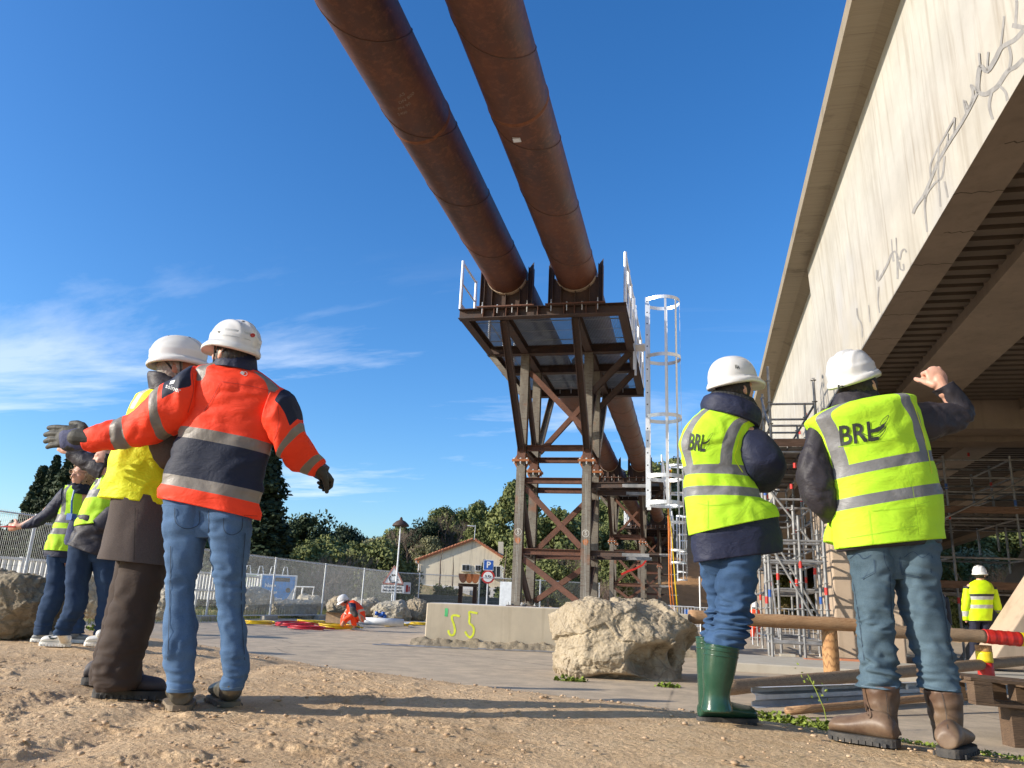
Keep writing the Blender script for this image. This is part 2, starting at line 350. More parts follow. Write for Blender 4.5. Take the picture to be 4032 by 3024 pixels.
# ------------------------------------------------------------------ ground
def sstep(x,a,b):
    t=np.clip((x-a)/(b-a),0,1); return t*t*(3-2*t)
HX=np.array([-300,-120,-75,-58,-46,-38,-31,-26,-21,-17,-12,-6,0,12,30,60,120,300.])
HZ=np.array([9,6,5,3.6,3.2,4.4,7.0,7.8,5.0,2.5,7.8,11.0,11.5,11,12,15,20,20.])
def bank(x,y):
    # raised dirt bank the viewer and the group stand on
    e=np.interp(x,[-16,-9,-6,-4,-1.5,.5,2,3.5,8],[15.5,12.5,11.2,9.6,8.4,7.6,6.4,5.6,5.2])
    return .36*(1-sstep(y,e-3.6,e+.35))
def hillh(x,y):
    p=np.interp(x,HX,HZ); s=sstep(y,58+6*np.sin(x*.07),118)
    h=p*s*1.0
    # grassy embankment to the right, beyond the viaduct
    h=h+9.5*sstep(x-.18*y,3.2,22)*sstep(y,31,62)
    h=h+3.2*sstep(y,68,92)*sstep(x,-14,-6)*(1-sstep(x,6,16))
    return h
def gheight(x,y): return bank(x,y)+hillh(x,y)
def ground():
    af=np.concatenate([np.linspace(-180,-63,26)[:-1],np.linspace(-63,33,820),np.linspace(33,180,30)[1:]])
    af=np.radians(af)                                     # azimuth from +Y, positive to the right
    rr=np.concatenate([[.25,.8],np.geomspace(1.6,13,430),np.geomspace(13,160,110)[1:],np.geomspace(160,5000,16)[1:]])
    A,Rr=np.meshgrid(af,rr,indexing='ij'); x=(np.sin(A)*Rr).ravel(); y=(np.cos(A)*Rr).ravel()
    z=gheight(x,y)-.035
    P=np.stack([x,y,np.zeros_like(x)],1)
    near=(1-sstep(y,7,15))*sstep(bank(x,y),.005,.08)
    rough=.35+.9*sstep(fbm(P*.9+55,3),-.1,.7); lump=fbm(P*1.5,3)*.010+rough*(np.maximum(fbm(P*9+9,3),0)*.004+fbm(P*32+3,3)*.0030+fbm(P*75,2)*.0038)-.018*np.exp(-((x+.35*y+1.2)/.10)**2)-.018*np.exp(-((x+.35*y+1.75)/.10)**2)
    # tyre tracks and heaps of loose dirt on the left
    left=sstep(-x,.2,1.6)*(1-sstep(y,3.5,9)); lump+=left*(np.maximum(fbm(P*8+40,4,.65)-.25,0)**1.0)*.020
    z=z+lump*near+fbm(P*.35,3)*.25*sstep(np.abs(hillh(x,y)),.3,2)
    n,m=len(af),len(rr); idx=np.arange(n*m).reshape(n,m)
    Fq=np.stack([idx[:-1,:-1],idx[1:,:-1],idx[1:,1:],idx[:-1,1:]],-1).reshape(-1,4)[:,::-1]
    g=.25*sstep(hillh(x,y),.2,1.2)+.75*(sstep(-x,14,15.5)*sstep(y,10,22)+sstep(hillh(x,y),.3,1.5)*sstep(x,3,9))
    g=g+1.0*np.exp(-((x-1.35)**2/.9+(y-5.4)**2/1.1))
    e=sstep(hillh(x,y),.25,1.2)*sstep(x,-12,-7)*(1-sstep(x,4,9))*(1-sstep(y,96,112))
    me=np_mesh('ground',np.stack([x,y,z],1),Fq,MT['dirt'],True,{'grass':np.clip(g,0,1),'earth':e})
    tag(mkobj('ground',me,None),kind='structure')
ground()
# road: one asphalt sheet at z=0; the bank runs out over it
def road():
    xs=np.linspace(-14.2,14,90); ys=np.linspace(4,66,160); X,Y=np.meshgrid(xs,ys,indexing='ij')
    z=np.where(True,fbm(np.stack([X.ravel(),Y.ravel(),0*X.ravel()],1)*.6,2)*.006,0); idx=np.arange(X.size).reshape(X.shape)
    Fq=np.stack([idx[:-1,:-1],idx[1:,:-1],idx[1:,1:],idx[:-1,1:]],-1).reshape(-1,4)
    tag(mkobj('road',np_mesh('road',np.stack([X.ravel(),Y.ravel(),z],1),Fq,MT['asph']),None),kind='structure')
road()
# kerb line across the car park entrance, right of the rock
MB().box((0.35,13.2,-.02),(13,13.42,.13)).build('kerb',MT['kerb'],None,bevel=.02)['kind']='structure'
MB().box((0.35,13.42,-.02),(13,16.9,.085)).build('pavement',MT['kerb'],None)['kind']='structure'
# ------------------------------------------------------------------ loose stones on the dirt (nobody could count them)
def pebbles():
    V=[];Fc=[];n=0
    ico=[(-1,0,1.618),(1,0,1.618),(-1,0,-1.618),(1,0,-1.618),(0,1.618,1),(0,1.618,-1),(0,-1.618,1),(0,-1.618,-1),(1.618,1,0),(-1.618,1,0),(1.618,-1,0),(-1.618,-1,0)]
    icf=[(0,1,4),(0,4,9),(9,4,5),(4,8,5),(4,1,8),(8,1,10),(8,10,3),(5,8,3),(5,3,2),(2,3,7),(7,3,10),(7,10,6),(7,6,11),(11,6,0),(0,6,1),(6,10,1),(9,11,0),(9,2,11),(9,5,2),(7,11,2)]
    ico=np.array(ico)/1.9; icf=np.array(icf)
    N=4500; d=1.9+8*RNG.random(N)**1.7; px=(RNG.random(N)-.5)*1.5
    pos=np.outer(d,FH)+np.outer(px*d,RH); r=.0025+.010*RNG.random(N)**5+ (RNG.random(N)>.985)*.012
    z=gheight(pos[:,0],pos[:,1]); ok=z>.06
    for i in np.where(ok)[0]:
        v=ico*(1+.35*(RNG.random((12,1))-.5))*r[i]*np.array([1+.5*RNG.random(),1+.5*RNG.random(),.35+.3*RNG.random()])
        a=RNG.random()*6.28; c,s=math.cos(a),math.sin(a); v=v@np.array([[c,s,0],[-s,c,0],[0,0,1]])
        V.append(v+np.array([pos[i,0],pos[i,1],z[i]-.022+r[i]*.05])); Fc.append(icf+n); n+=12
    return np.concatenate(V),np.concatenate(Fc)
_v,_f=pebbles()
MT['pebble']=m_noise('pebble_stone',(.36,.23,.13),(.58,.42,.27),2.3,.9,0,.2)
tag(mkobj('gravel',np_mesh('gravel',_v,_f,MT['pebble'],False),None),'loose tan pebbles scattered over the dirt','gravel',kind='stuff')
# ------------------------------------------------------------------ foliage
def leafquads(C,N,size,rng,tint=None,asp=1.6):
    """C centres (n,3), N outward normals; returns quads of leaf clumps"""
    n=len(C); d=N+rng.normal(0,.7,(n,3)); d/=np.linalg.norm(d,axis=1,keepdims=True)
    u=np.cross(d,rng.normal(0,1,(n,3))); u/=np.linalg.norm(u,axis=1,keepdims=True); w=np.cross(d,u)
    s=(size*(.6+.8*rng.random(n)))[:,None]
    V=np.stack([C-u*s*asp*.5,C-w*s*.5+u*s*.1,C+u*s*asp*.5,C+w*s*.5+u*s*.1],1).reshape(-1,3)
    return V,np.arange(4*n).reshape(n,4)
def crown(name,h,r,clumps,per,size,mat,rng,shape='round',base=.25):
    Cs=[];Ns=[];T=[]
    for i in range(clumps):
        t=rng.random()
        if shape=='cone':   # cypress column
            zc=base*h+(h*(1-base))*t; rad=r*(1-t)**.85*(.35+.55*rng.random())*1.1+.01*r; cr=r*.44*(1-.72*t)
        elif shape=='pine':
            zc=h*(base+(1-base)*t); rad=r*math.sin(PI*min(1,.25+.75*t))**.6*(.55+.5*rng.random()); cr=r*.30
        elif shape=='umbrella':
            zc=h*(.72+.25*t); rad=r*(1-.7*t)*(.5+.6*rng.random()); cr=r*.3
        else:
            zc=h*(base+(1-base)*t); rad=r*math.sqrt(max(0,1-(2*t-.85)**2/1.4))*(.45+.55*rng.random()); cr=r*.33
        a=rng.random()*2*PI; c=np.array([math.cos(a)*rad,math.sin(a)*rad,zc]); cr*=.7+.6*rng.random()
        d=rng.normal(0,1,(per,3)); d/=np.linalg.norm(d,axis=1,keepdims=True); d[:,2]*=.8
        rr=cr*(.45+.75*rng.random((per,1))**.7); Cs.append(c+d*rr); Ns.append(d+np.array([0,0,.2])); T.append(np.full(per,rng.random()*.5))
    C=np.concatenate(Cs);N=np.concatenate(Ns); V,Fq=leafquads(C,N,size,rng); T=np.repeat(np.concatenate(T),4)
    return np_mesh(name,V,Fq,mat,False,{'tint':T})
def trunkmesh(name,h,r,rng,limbs=5,lr=1.0,top=.75):
    m=MB(); pts=[(0,0,-.4)]; x=y=0
    for i in range(1,6):
        x+=rng.normal(0,.04*h*.2); y+=rng.normal(0,.04*h*.2); pts.append((x,y,h*top*i/5))
    m.tube(pts,[r,r*.85,r*.7,r*.55,r*.4,r*.2],8)
    for i in range(limbs):
        k=2+i%3; a=rng.random()*6.28; L=lr*(.6+.5*rng.random()); p=Vector(pts[k]); q=p+Vector((math.cos(a)*L*.6,math.sin(a)*L*.6,L*.45)); e=q+Vector((math.cos(a)*L*.4,math.sin(a)*L*.4,L*.25))
        m.tube([p,q,e],[r*.42,r*.25,r*.1],6)
    return m.mesh(name)
def baretree(name,h,rng,levels=4,mat=None,spread=.9,r0=.05,n0=5):
    m=MB()
    def grow(p,d,L,r,lv):
        q=p+d*L; mid=p+d*L*.5+Vector(rng.normal(0,.05*L,3)); m.tube([p,mid,q],[r,r*.8,r*.6],4 if lv<3 else 5,cap=False)
        if lv<=0: return
        for i in range(3 if lv>1 else 4):
            nd=(d+Vector(rng.normal(0,.42*spread,3))+Vector((0,0,.12))).normalized(); grow(p+(q-p)*(.55+.45*rng.random()),nd,L*(.62+.2*rng.random()),r*.55,lv-1)
    for i in range(n0):
        a=rng.random()*6.28; grow(Vector((rng.normal(0,.15),rng.normal(0,.15),-.1)),Vector((math.cos(a)*.45*spread,math.sin(a)*.45*spread,1)).normalized(),h*.36,r0,levels)
    return m.mesh(name)
rg=np.random.default_rng(5)
CR={'pine':[crown('crown',5.5,2.3,60,190,.17,MT['leafpine'],rg,'pine',.28) for _ in range(3)],
    'olive':[crown('crown',4.2,2.2,52,190,.15,MT['leafolive'],rg,'round',.15) for _ in range(2)],
    'dark':[crown('crown',5.5,2.6,56,190,.17,MT['leafdark'],rg,'round',.15)]}
TR=[trunkmesh('trunk',5,.16,rg,6,1.5) for _ in range(2)]
for t in TR: t.materials.append(MT['bark'])
def tree(name,kind,x,y,s,label,group,z=None,sz=1.0,rz=None,cm=None,tm=None):
    z=float(gheight(np.array([x]),np.array([y]))[0])-.1 if z is None else z
    t=thing(name,label,'tree',(x,y,z),0,group); rz=rg.random()*6.28 if rz is None else rz
    for nm,me in (('trunk',tm or TR[int(rg.integers(2))]),('crown',cm or CR[kind][int(rg.integers(len(CR[kind])))])):
        o=bpy.data.objects.new(nm,me); COL.objects.link(o); o.parent=t
    t.scale=(s,s,s*sz); t.rotation_euler=(0,0,rz); return t
# hillside wood: every tree its own
lab={'pine':'green pine in the wood covering the hill behind','olive':'grey green oak in the wood covering the hill behind','dark':'dark evergreen in the wood covering the hill behind'}
cnt=0
pts=[]
for k in range(4000):
    x=-92+rg.random()*160; y=64+rg.random()*75
    hh=float(hillh(np.array([x]),np.array([y]))[0])
    if hh<.8 and y<96: continue
    if -40<x<-14 and y<92: continue
    if x>8+.2*y-14 and y<100 and x>4 and rg.random()<.93: continue
    if -11<x<6 and y<86: continue
    # only where the photo can see it
    ang=math.degrees(math.atan2(x,y))
    if ang<-50 or ang>27: continue
    if any((x-a)**2+(y-b)**2<(2.0+.016*b)**2 for a,b in pts): continue
    pts.append((x,y))
    kd='pine' if rg.random()<.55 else ('olive' if rg.random()<.75 else 'dark')
    tree({'pine':'pine_tree','olive':'oak_tree','dark':'evergreen_tree'}[kd],kd,x,y,.75+.55*rg.random(),lab[kd],{'pine':'pines on the hillside','olive':'oaks on the hillside','dark':'dark evergreens on the hillside'}[kd],sz=.85+.3*rg.random())
    if len(pts)>=230: break
print('hill trees',len(pts))
# ------------------------------------------------------------------ steel support tower
X1,X2,Y1,Y2=-3.75,-2.22,17.5,19.05; ZB=.80; ZP=6.64; ZT=6.86; PZ=7.60; PR=.43; PXA,PXB=-3.68,-2.20
def decal_circle(c,u,w,r,t,n=20):
    c=Vector(c);u=Vector(u);w=Vector(w); return [c+u*math.cos(2*PI*k/n)*r+w*math.sin(2*PI*k/n)*r for k in range(n+1)]
def ribbon(m,pts,width,nrm,mi=0,t=.003):
    """thin painted stroke along 3D points, flat on a surface of normal nrm"""
    nrm=Vector(nrm).normalized(); P=[Vector(p)+nrm*t for p in pts]; L=[];Rr=[]
    for i in range(len(P)):
        d=(P[min(i+1,len(P)-1)]-P[max(i-1,0)]).normalized(); s=d.cross(nrm).normalized(); w=width[i] if isinstance(width,(list,tuple)) else width
        L.append(P[i]+s*w/2); Rr.append(P[i]-s*w/2)
    n=len(P); m.add(L+Rr,[(i,i+1,n+i+1,n+i) for i in range(n-1)],mi)
def textmesh(s,size=1,bold=0,align='CENTER',depth=0):
    c=bpy.data.curves.new('t','FONT'); c.body=s; c.size=size; c.align_x=align; c.align_y='CENTER'; c.extrude=depth; c.offset=bold; c.resolution_u=3
    o=bpy.data.objects.new('t',c); COL.objects.link(o); bpy.context.view_layer.update()
    dg=bpy.context.evaluated_depsgraph_get(); me=bpy.data.meshes.new_from_object(o.evaluated_get(dg)); bpy.data.objects.remove(o); return me
def place_text(m,s,org,u,w,size,mi=0,bold=0,align='CENTER'):
    """flat lettering laid in the plane u,w at org"""
    me=textmesh(s,size,bold,align); org=Vector(org);u=Vector(u).normalized();w=Vector(w).normalized()
    m.add([org+u*v.co.x+w*v.co.y for v in me.vertices],[tuple(p.vertices) for p in me.polygons],mi); bpy.data.meshes.remove(me)
def tower(dy,label,num=None):
    T=thing('support_tower',label,'steel tower',((X1+X2)/2,(Y1+Y2)/2,ZB),0,'steel towers carrying the pipelines')
    ZJ=4.05
    for x in (X1,X2):
        for y in (Y1,Y2):
            m=MB(); m.hbeam((x,y,ZB+.02),(x,y,ZJ-.03),(0,1,0)); lg=m.build('leg',MT['leg'],T)
            m=MB(); m.hbeam((x,y,ZJ+.03),(x,y,ZP),(0,1,0)); m.build('leg',MT['leg'],T)
            m=MB(); m.box((x-.1,y-.104,ZJ+.045),(x+.1,y-.100,ZJ+.36)); m.build('weld_collar',MT['rust'],T)
            # splice: two plates, gussets, bolts
            m=MB(); m.box((x-.2,y-.17,ZJ-.026),(x+.2,y+.17,ZJ-.002)); m.box((x-.2,y-.17,ZJ+.002),(x+.2,y+.17,ZJ+.026))
            for sx in (-1,1):
                for zz in (1,-1):
                    z0=ZJ+.026*zz
                    m.add([(x+sx*.10,y-.008,z0),(x+sx*.19,y-.008,z0),(x+sx*.10,y-.008,z0+zz*.17),(x+sx*.10,y+.008,z0),(x+sx*.19,y+.008,z0),(x+sx*.10,y+.008,z0+zz*.17)],[(0,1,2),(5,4,3),(0,3,4,1),(1,4,5,2),(2,5,3,0)])
            sp=m.build('splice_plate',MT['orange_rust'],T)
            m=MB()
            for bx in (-.15,0,.15):
                for by in (-.14,.14):
                    m.tube([(x+bx,y+by,ZJ-.085),(x+bx,y+by,ZJ+.06)],.016,6); m.tube([(x+bx,y+by,ZJ-.05),(x+bx,y+by,ZJ-.028)],.026,6); m.tube([(x+bx,y+by,ZJ+.028),(x+bx,y+by,ZJ+.05)],.026,6)
            m.build('bolts',MT['bolt'],sp)
            m=MB(); m.box((x-.19,y-.19,ZB),(x+.19,y+.19,ZB+.025)); bp=m.build('base_plate',MT['rustdark'],T)
            m=MB()
            for bx in (-.15,.15):
                for by in (-.15,.15): m.tube([(x+bx,y+by,ZB),(x+bx,y+by,ZB+.09)],.014,6); m.tube([(x+bx,y+by,ZB+.025),(x+bx,y+by,ZB+.05)],.026,6)
            m.build('anchor_bolt',MT['bolt'],bp)
    def cb(a,b,nm='cross_beam',h=.13,w=.13,mat='rust',side=(0,0,1)):
        m=MB(); m.hbeam(a,b,side,h,w,.008,.012); m.build(nm,MT[mat],T)
    for z in (4.36,3.60,2.0):
        for y in (Y1,Y2): cb((X1+.112,y,z),(X2-.112,y,z),side=(0,0,1))
        for x in (X1,X2): cb((x,Y1+.11,z-.0),(x,Y2-.11,z-.0),mat='rustdark')
        if z<4:   # end plates
            for x,s in ((X1,1),(X2,-1)):
                MB().box((x+s*.104-.006,Y1-.085,z-.12),(x+s*.104+.006,Y1+.085,z+.12)).build('end_plate',MT['rust'],T)
    def br(a,b,mat='rust',w=.125):
        m=MB(); m.hbeam(a,b,(0,1,0),w*.9,w,.008,.012); m.build('brace',MT[mat],T)
    def brs(a,b,mat='rustdark'):
        m=MB(); m.hbeam(a,b,(1,0,0),.11,.12,.008,.012); m.build('brace',MT[mat],T)
    for za,zb in ((3.42,2.13),(1.83,.93)):
        br((X1+.12,Y1+.01,za),(X2-.12,Y1+.01,zb)); br((X2-.12,Y2,za),(X1+.12,Y2,zb),'rust')
        brs((X1,Y1+.12,za-.05),(X1,Y2-.12,zb)); brs((X2,Y2-.12,za-.05),(X2,Y1+.12,zb))
    br((X1+.12,Y1+.01,6.2),(X2-.12,Y1+.01,4.85)); br((X2-.12,Y2,6.0),(X1+.12,Y2,4.55))
    brs((X1,Y1+.12,6.2),(X1,Y2-.12,4.7)); brs((X2,Y2-.12,6.2),(X2,Y1+.12,4.7))
    # raking struts out to the platform edges
    for x in (X1,X2):
        m=MB(); m.hbeam((x,Y1-.08,4.30),(x,15.10,ZP-.005),(1,0,0),.15,.15,.009,.013); m.build('raking_strut',MT['rustdark'],T)
        m=MB(); m.hbeam((x,Y2+.08,4.30),(x,21.35,ZP-.005),(1,0,0),.15,.15,.009,.013); m.build('raking_strut',MT['leg'],T)
    for y in (Y1,Y2):
        m=MB(); m.hbeam((X1-.09,y,5.70),(-4.60,y,ZP-.005),(0,1,0),.13,.13,.009,.012); m.build('raking_strut',MT['leg'],T)
        m=MB(); m.hbeam((X2+.09,y,5.70),(-1.26,y,ZP-.005),(0,1,0),.13,.13,.009,.012); m.build('raking_strut',MT['rustdark'],T)
    # platform frame
    XL,XR,YF,YB=-4.70,-1.15,14.97,21.43
    def fb(a,b,nm='platform_beam',mat='rustdark',h=.216,w=.20):
        m=MB(); m.hbeam(a,b,(0,0,1),h,w,.009,.015); m.build(nm,MT[mat],T)
    zc=(ZP+ZT)/2
    for y,mt in ((YF,'rustdark'),(Y1-.02,'rustdark'),(Y2+.02,'rustdark'),(YB,'rustdark')): fb((XL+.0,y,zc),(XR,y,zc),mat=mt)
    for x in (XL+.09,X1,X2,XR-.09):
        for a,b in ((YF+.11,Y1-.13),(Y1+.09,Y2-.09),(Y2+.13,YB-.11)): fb((x,a,zc),(x,b,zc),h=.19,w=.17)
    # stiffeners on the front beam
    m=MB()
    for x in (-4.16,-3.92,-3.66,-3.41,-2.98,-2.43,-2.21,-1.97,-1.76): m.box((x-.006,YF-.098,ZP+.015),(x+.006,YF-.006,ZT-.015))
    m.build('stiffeners',MT['rust'],T)
    # grating: real bars
    xs=[XL+.18,X1-.08,X1+.09,X2-.08,X2+.09,XR-.18]; ys=[YF+.1,Y1-.12,Y1+.09,Y2-.08,Y2+.12,YB-.1]
    for i in (0,2,4):
        for j in (0,2,4):
            m=MB(); x0,x1,y0,y1=xs[i],xs[i+1],ys[j],ys[j+1]
            x=x0
            while x<x1: m.box((x,y0,ZT-.030),(x+.0045,y1,ZT-.002)); x+=.034
            y=y0
            while y<y1: m.box((x0,y,ZT-.012),(x1,y+.008,ZT-.0035)); y+=.06
            y=y0
            while y<y1: m.box((x0,y,ZT-.033),(x1,y+.035,ZT-.0305)); y+=.62
            m.build('grating_panel',MT['grate'],T)
    # saddles
    for px,yy in ((PXA,YF),(PXB,YF),(PXA,YB),(PXB,YB)):
        s=MB(); s.box((px-.62,yy-.13,ZT+.002),(px+.62,yy+.13,ZT+.032)); sad=s.build('pipe_saddle',MT['rust'],T)
        m=MB(); n=22; zb=ZT+.034; zt=PZ-.12; w=.50
        # web plate with the pipe's bed cut out
        top=[(px-w,zt)]+[(px+ (PR+.012)*math.sin(a),PZ-(PR+.012)*math.cos(a)) for a in np.linspace(-math.acos(.12/(PR+.012)),math.acos(.12/(PR+.012)),n)]+[(px+w,zt)]
        vs=[];fs=[]
        for sgn in (-.008,.008):
            for (x,z) in top: vs+=[(x,yy+sgn,z),(x,yy+sgn,zb)]
        k=2*len(top)
        for i in range(len(top)-1):
            fs.append((2*i,2*i+1,2*i+3,2*i+2)); fs.append((k+2*i,k+2*i+2,k+2*i+3,k+2*i+1)); fs.append((2*i,2*i+2,k+2*i+2,k+2*i))
        m.add(vs,fs); m.build('web_plate',MT['rustdark'],sad)
        m=MB()
        for x in (-.30,0,.30): 
            zt2=PZ-math.sqrt((PR+.012)**2-x*x)-.002; m.box((px+x-.006,yy-.11,zb),(px+x+.006,yy+.11,zt2))
        m.build('stiffeners',MT['rustdark'],sad)
        m=MB(); av=np.linspace(-1.25,1.25,20)
        P=[(px+(PR+.006)*math.sin(a),PZ-(PR+.006)*math.cos(a)) for a in av]; vs=[]
        for (x,z) in P: vs+=[(x,yy-.12,z),(x,yy+.12,z)]
        for a,(x,z) in zip(av,P): vs+=[(x+.01*math.sin(a),yy-.12,z-.01*math.cos(a)),(x+.01*math.sin(a),yy+.12,z-.01*math.cos(a))]
        fs=[(2*i,2*i+2,2*i+3,2*i+1) for i in range(19)]+[(40+2*i,40+2*i+1,40+2*i+3,40+2*i+2) for i in range(19)]+[(2*i,40+2*i,40+2*i+2,2*i+2) for i in range(19)]
        m.add(vs,fs); m.build('bearing_strip',MT['pier'],sad)
        for sx in (-1,1):
            m=MB(); x=px+sx*.52; m.hbeam((x,yy,zb),(x,yy,PZ+.16),(1,0,0),.10,.18,.008,.010)
            m.add([(x-.05,yy-.006,PZ+.16),(x+.05,yy-.006,PZ+.16),(x+sx*.05,yy-.006,PZ+.30),(x-.05,yy+.006,PZ+.16),(x+.05,yy+.006,PZ+.16),(x+sx*.05,yy+.006,PZ+.30)],[(0,1,2),(5,4,3),(0,3,4,1),(1,4,5,2),(2,5,3,0)])
            m.build('side_post',MT['rustdark'],sad)
        m=MB()
        for bx in (-.50,-.17,.15,.47):
            m.tube([(px+bx,yy-.09,ZT-.13),(px+bx,yy-.09,ZT+.13 if abs(bx)>.3 else ZT+.06)],.012,6); m.tube([(px+bx,yy-.09,ZT+.033),(px+bx,yy-.09,ZT+.055)],.022,6)
        m.build('bolts',MT['bolt'],sad)
    # guard rails
    def rail(x,ysx,nm='guard_rail'):
        m=MB()
        for y in ysx: m.tube([(x,y,ZT+.0),(x,y,ZT+1.12)],.034,10)
        m.tube([(x,ysx[0],ZT+1.08),(x,ysx[-1],ZT+1.08)],.026,8); m.tube([(x,ysx[0],ZT+.60),(x,ysx[-1],ZT+.60)],.018,8); m.box((x-.006,ysx[0],ZT+.02),(x+.006,ysx[-1],ZT+.15))
        m.build(nm,MT['alu'],T)
    rail(XL+.03,[14.9,16.0]); rail(XL+.03,[17.4,18.9,20.2,21.4]); rail(XR-.02,[14.9,15.8,16.6,17.3]); rail(XR-.02,[18.25,19.3,20.4,21.4])
    # ladder with safety cage
    lx=-.855; ya,yb=17.42,17.90
    m=MB()
    for y in (ya,yb): m.bar((lx,y,3.02),(lx,y,7.98),.09,.03,(1,0,0))
    z=3.15
    while z<7.9: m.tube([(lx,ya,z),(lx,yb,z)],.014,6); z+=.28
    for y in (ya,yb): m.bar((lx-.30,y,6.2),(lx-.30,y,7.98),.05,.028,(1,0,0))
    m.box((lx-.30,ya,6.80),(lx,yb,6.83)); 
    for z in (7.9,7.6,7.3): m.tube([(lx-.3,ya,z),(lx-.3,yb,z)],.012,6)
    lad=m.build('ladder',MT['alu'],T)
    m=MB(); z=3.1
    while z<7.9: m.box((lx-.014,ya-.0165,z),(lx+.014,ya-.0145,z+.03)); z+=.28
    m.build('rung_socket',MT['black'],lad)
    m=MB(); angs=np.linspace(-112,112,25)*PI/180
    cx_,cy_,rr=lx+.36,(ya+yb)/2,.40
    def hoop(z):
        P=[(lx,ya-.02,z)]+[(cx_+rr*math.cos(a),cy_+rr*math.sin(a),z) for a in angs]+[(lx,yb+.02,z)]
        vs=[];n=len(P)
        for x,y,zq in P: vs+=[(x,y,zq-.042),(x,y,zq+.042)]
        m.add(vs,[(2*i,2*i+2,2*i+3,2*i+1) for i in range(n-1)])
        vs=[(cx_+(x-cx_)*.985,cy_+(y-cy_)*.985,zq) for x,y,zq in vs]
        m.add(vs,[(2*i,2*i+1,2*i+3,2*i+2) for i in range(n-1)])
    for z in (7.93,7.70,6.52,6.20,5.09,4.85,3.72,3.50,3.13,3.03): 
        if z in (7.93,6.52,5.09,3.72,3.13): hoop(z)
    for a in (-80,-40,0,40,80):
        a=math.radians(a); x,y=cx_+(rr-.012)*math.cos(a),cy_+(rr-.012)*math.sin(a); m.bar((x,y,3.10),(x,y,7.96),.05,.008,(-math.sin(a),math.cos(a),0))
    m.build('safety_cage',MT['alu'],lad)
    for z in (3.46,1.95):
        for yy in (Y1+.05,Y2-.3):
            m=MB(); m.hbeam((X2+.1,yy,z+.05),(-1.36,yy-.1,z+.05),(0,0,1),.12,.10,.008,.01); m.build('ladder_bracket',MT['rustdark'],T)
            m=MB(); m.box((-1.42,yy-.13,z),(lx+.02,yy-.10,z+.07)); m.box((-1.42,yy-.10,z),(lx+.02,yy-.04,z+.006)); m.build('ladder_bracket',MT['scaf'],T)
    if num:
        for x in (X1,X2):
            m=MB(); c=Vector((x,Y1-.1003,2.42)); ribbon(m,decal_circle(c,(1,0,0),(0,0,1),.075,.003),.009,(0,-1,0),t=.002)
            place_text(m,num,c+Vector((0,-.003,0)),(1,0,0),(0,0,1),.13,0); m.build('chalk_number',MT['chalk'],T)
            m=MB()
            P=[c+Vector((.062*math.cos(a)*(1+.15*math.sin(3*a)),-.002,-.19+.07*math.sin(a)*(1+.1*math.cos(5*a)))) for a in np.linspace(0,2*PI,22)[:-1]]
            m.add(P,[tuple(range(21))]); m.build('rust_patch',MT['orange_rust'],T)
            m=MB()
            for q in (-.014,.016): m.box((x+q-.002,Y1-.1035,ZB+.1),(x+q+.002,Y1-.1005,ZJ-.3)); 
            m.build('chalk_line',MT['chalk'],T)
    return T
MT['chalk']=plain('chalk_mark',(.62,.60,.54),.9)
T1=tower(0,'nearest rusty steel tower with caged ladder, standing on the concrete block marked 55','5')
T1['group']='steel towers carrying the pipelines'
tl=['second steel tower behind the nearest one, red tape on its ladder bracket','third steel tower in the row, seen between the legs beyond the second','fourth steel tower, farthest in the row under the pipelines']
for i in range(3):
    c=offset_copy(T1,0,22.3*(i+1)); c['label']=tl[i]
    for ch in list(c.children):
        if ch.name.startswith(('chalk','rust_patch')): bpy.data.objects.remove(ch)
# ------------------------------------------------------------------ pipelines
def pipe(px,label,ys,seam0):
    T=thing('steel_pipe',label,'pipeline',(px,0,PZ),0,'twin rusty pipelines')
    n=72; y0,y1=-8.,150.; m=MB(); av=np.linspace(0,2*PI,n,endpoint=False)
    Y=[y0,y1]; vs=[(px+PR*math.sin(a),y,PZ+PR*math.cos(a)) for y in Y for a in av]
    m.add(vs,[(i,(i+1)%n,n+(i+1)%n,n+i) for i in range(n)]); m.build('pipe_shell',MT['pipe'],T,True)
    # helical weld seam
    m=MB(); P=[]; N=36; y=y0; k=0
    while y<70: 
        a=seam0-2*PI*k/N; P.append((px+PR*math.sin(a),y,PZ+PR*math.cos(a))); y+=2.0/N; k+=1
    m.tube(P,.011,5); m.build('spiral_weld',MT['pipeseam'],T,True)
    for yg in ys:
        m=MB(); prof=[(-.05,PR-.002),(-.02,PR+.006),(0,PR+.011),(.02,PR+.006),(.05,PR-.002)]
        vs=[(px+r*math.sin(a),yg+q,PZ+r*math.cos(a)) for q,r in prof for a in av]
        m.add(vs,[(j*n+i,j*n+(i+1)%n,(j+1)*n+(i+1)%n,(j+1)*n+i) for j in range(4) for i in range(n)]); m.build('girth_weld',MT['weldrust'],T,True)
    for yf in (41.6,64.0):
        m=MB(); 
        for q in (-.05,.012): m.tube([(px,yf+q,PZ),(px,yf+q+.038,PZ)],PR+.10,48)
        fl=m.build('flange',MT['rustdark'],T)
        m=MB()
        for k in range(28):
            a=2*PI*k/28; m.tube([(px+(PR+.055)*math.sin(a),yf-.085,PZ+(PR+.055)*math.cos(a)),(px+(PR+.055)*math.sin(a),yf+.085,PZ+(PR+.055)*math.cos(a))],.016,6)
        m.build('bolts',MT['bolt'],fl)
    return T
MT['pipeseam']=plain('weld_seam',(.075,.034,.022),.7)
MT['weldrust']=mat_rust('weld_band_rust',(.20,.065,.022),(.12,.045,.022),(.28,.09,.03),6)
PA=pipe(PXA,'left rusty steel pipeline crossing the sky above the platform towers',[9.25,21.3,33.3],.2)
PB=pipe(PXB,'right rusty steel pipeline, the one nearer the viaduct',[9.05,21.1,33.1],1.9)
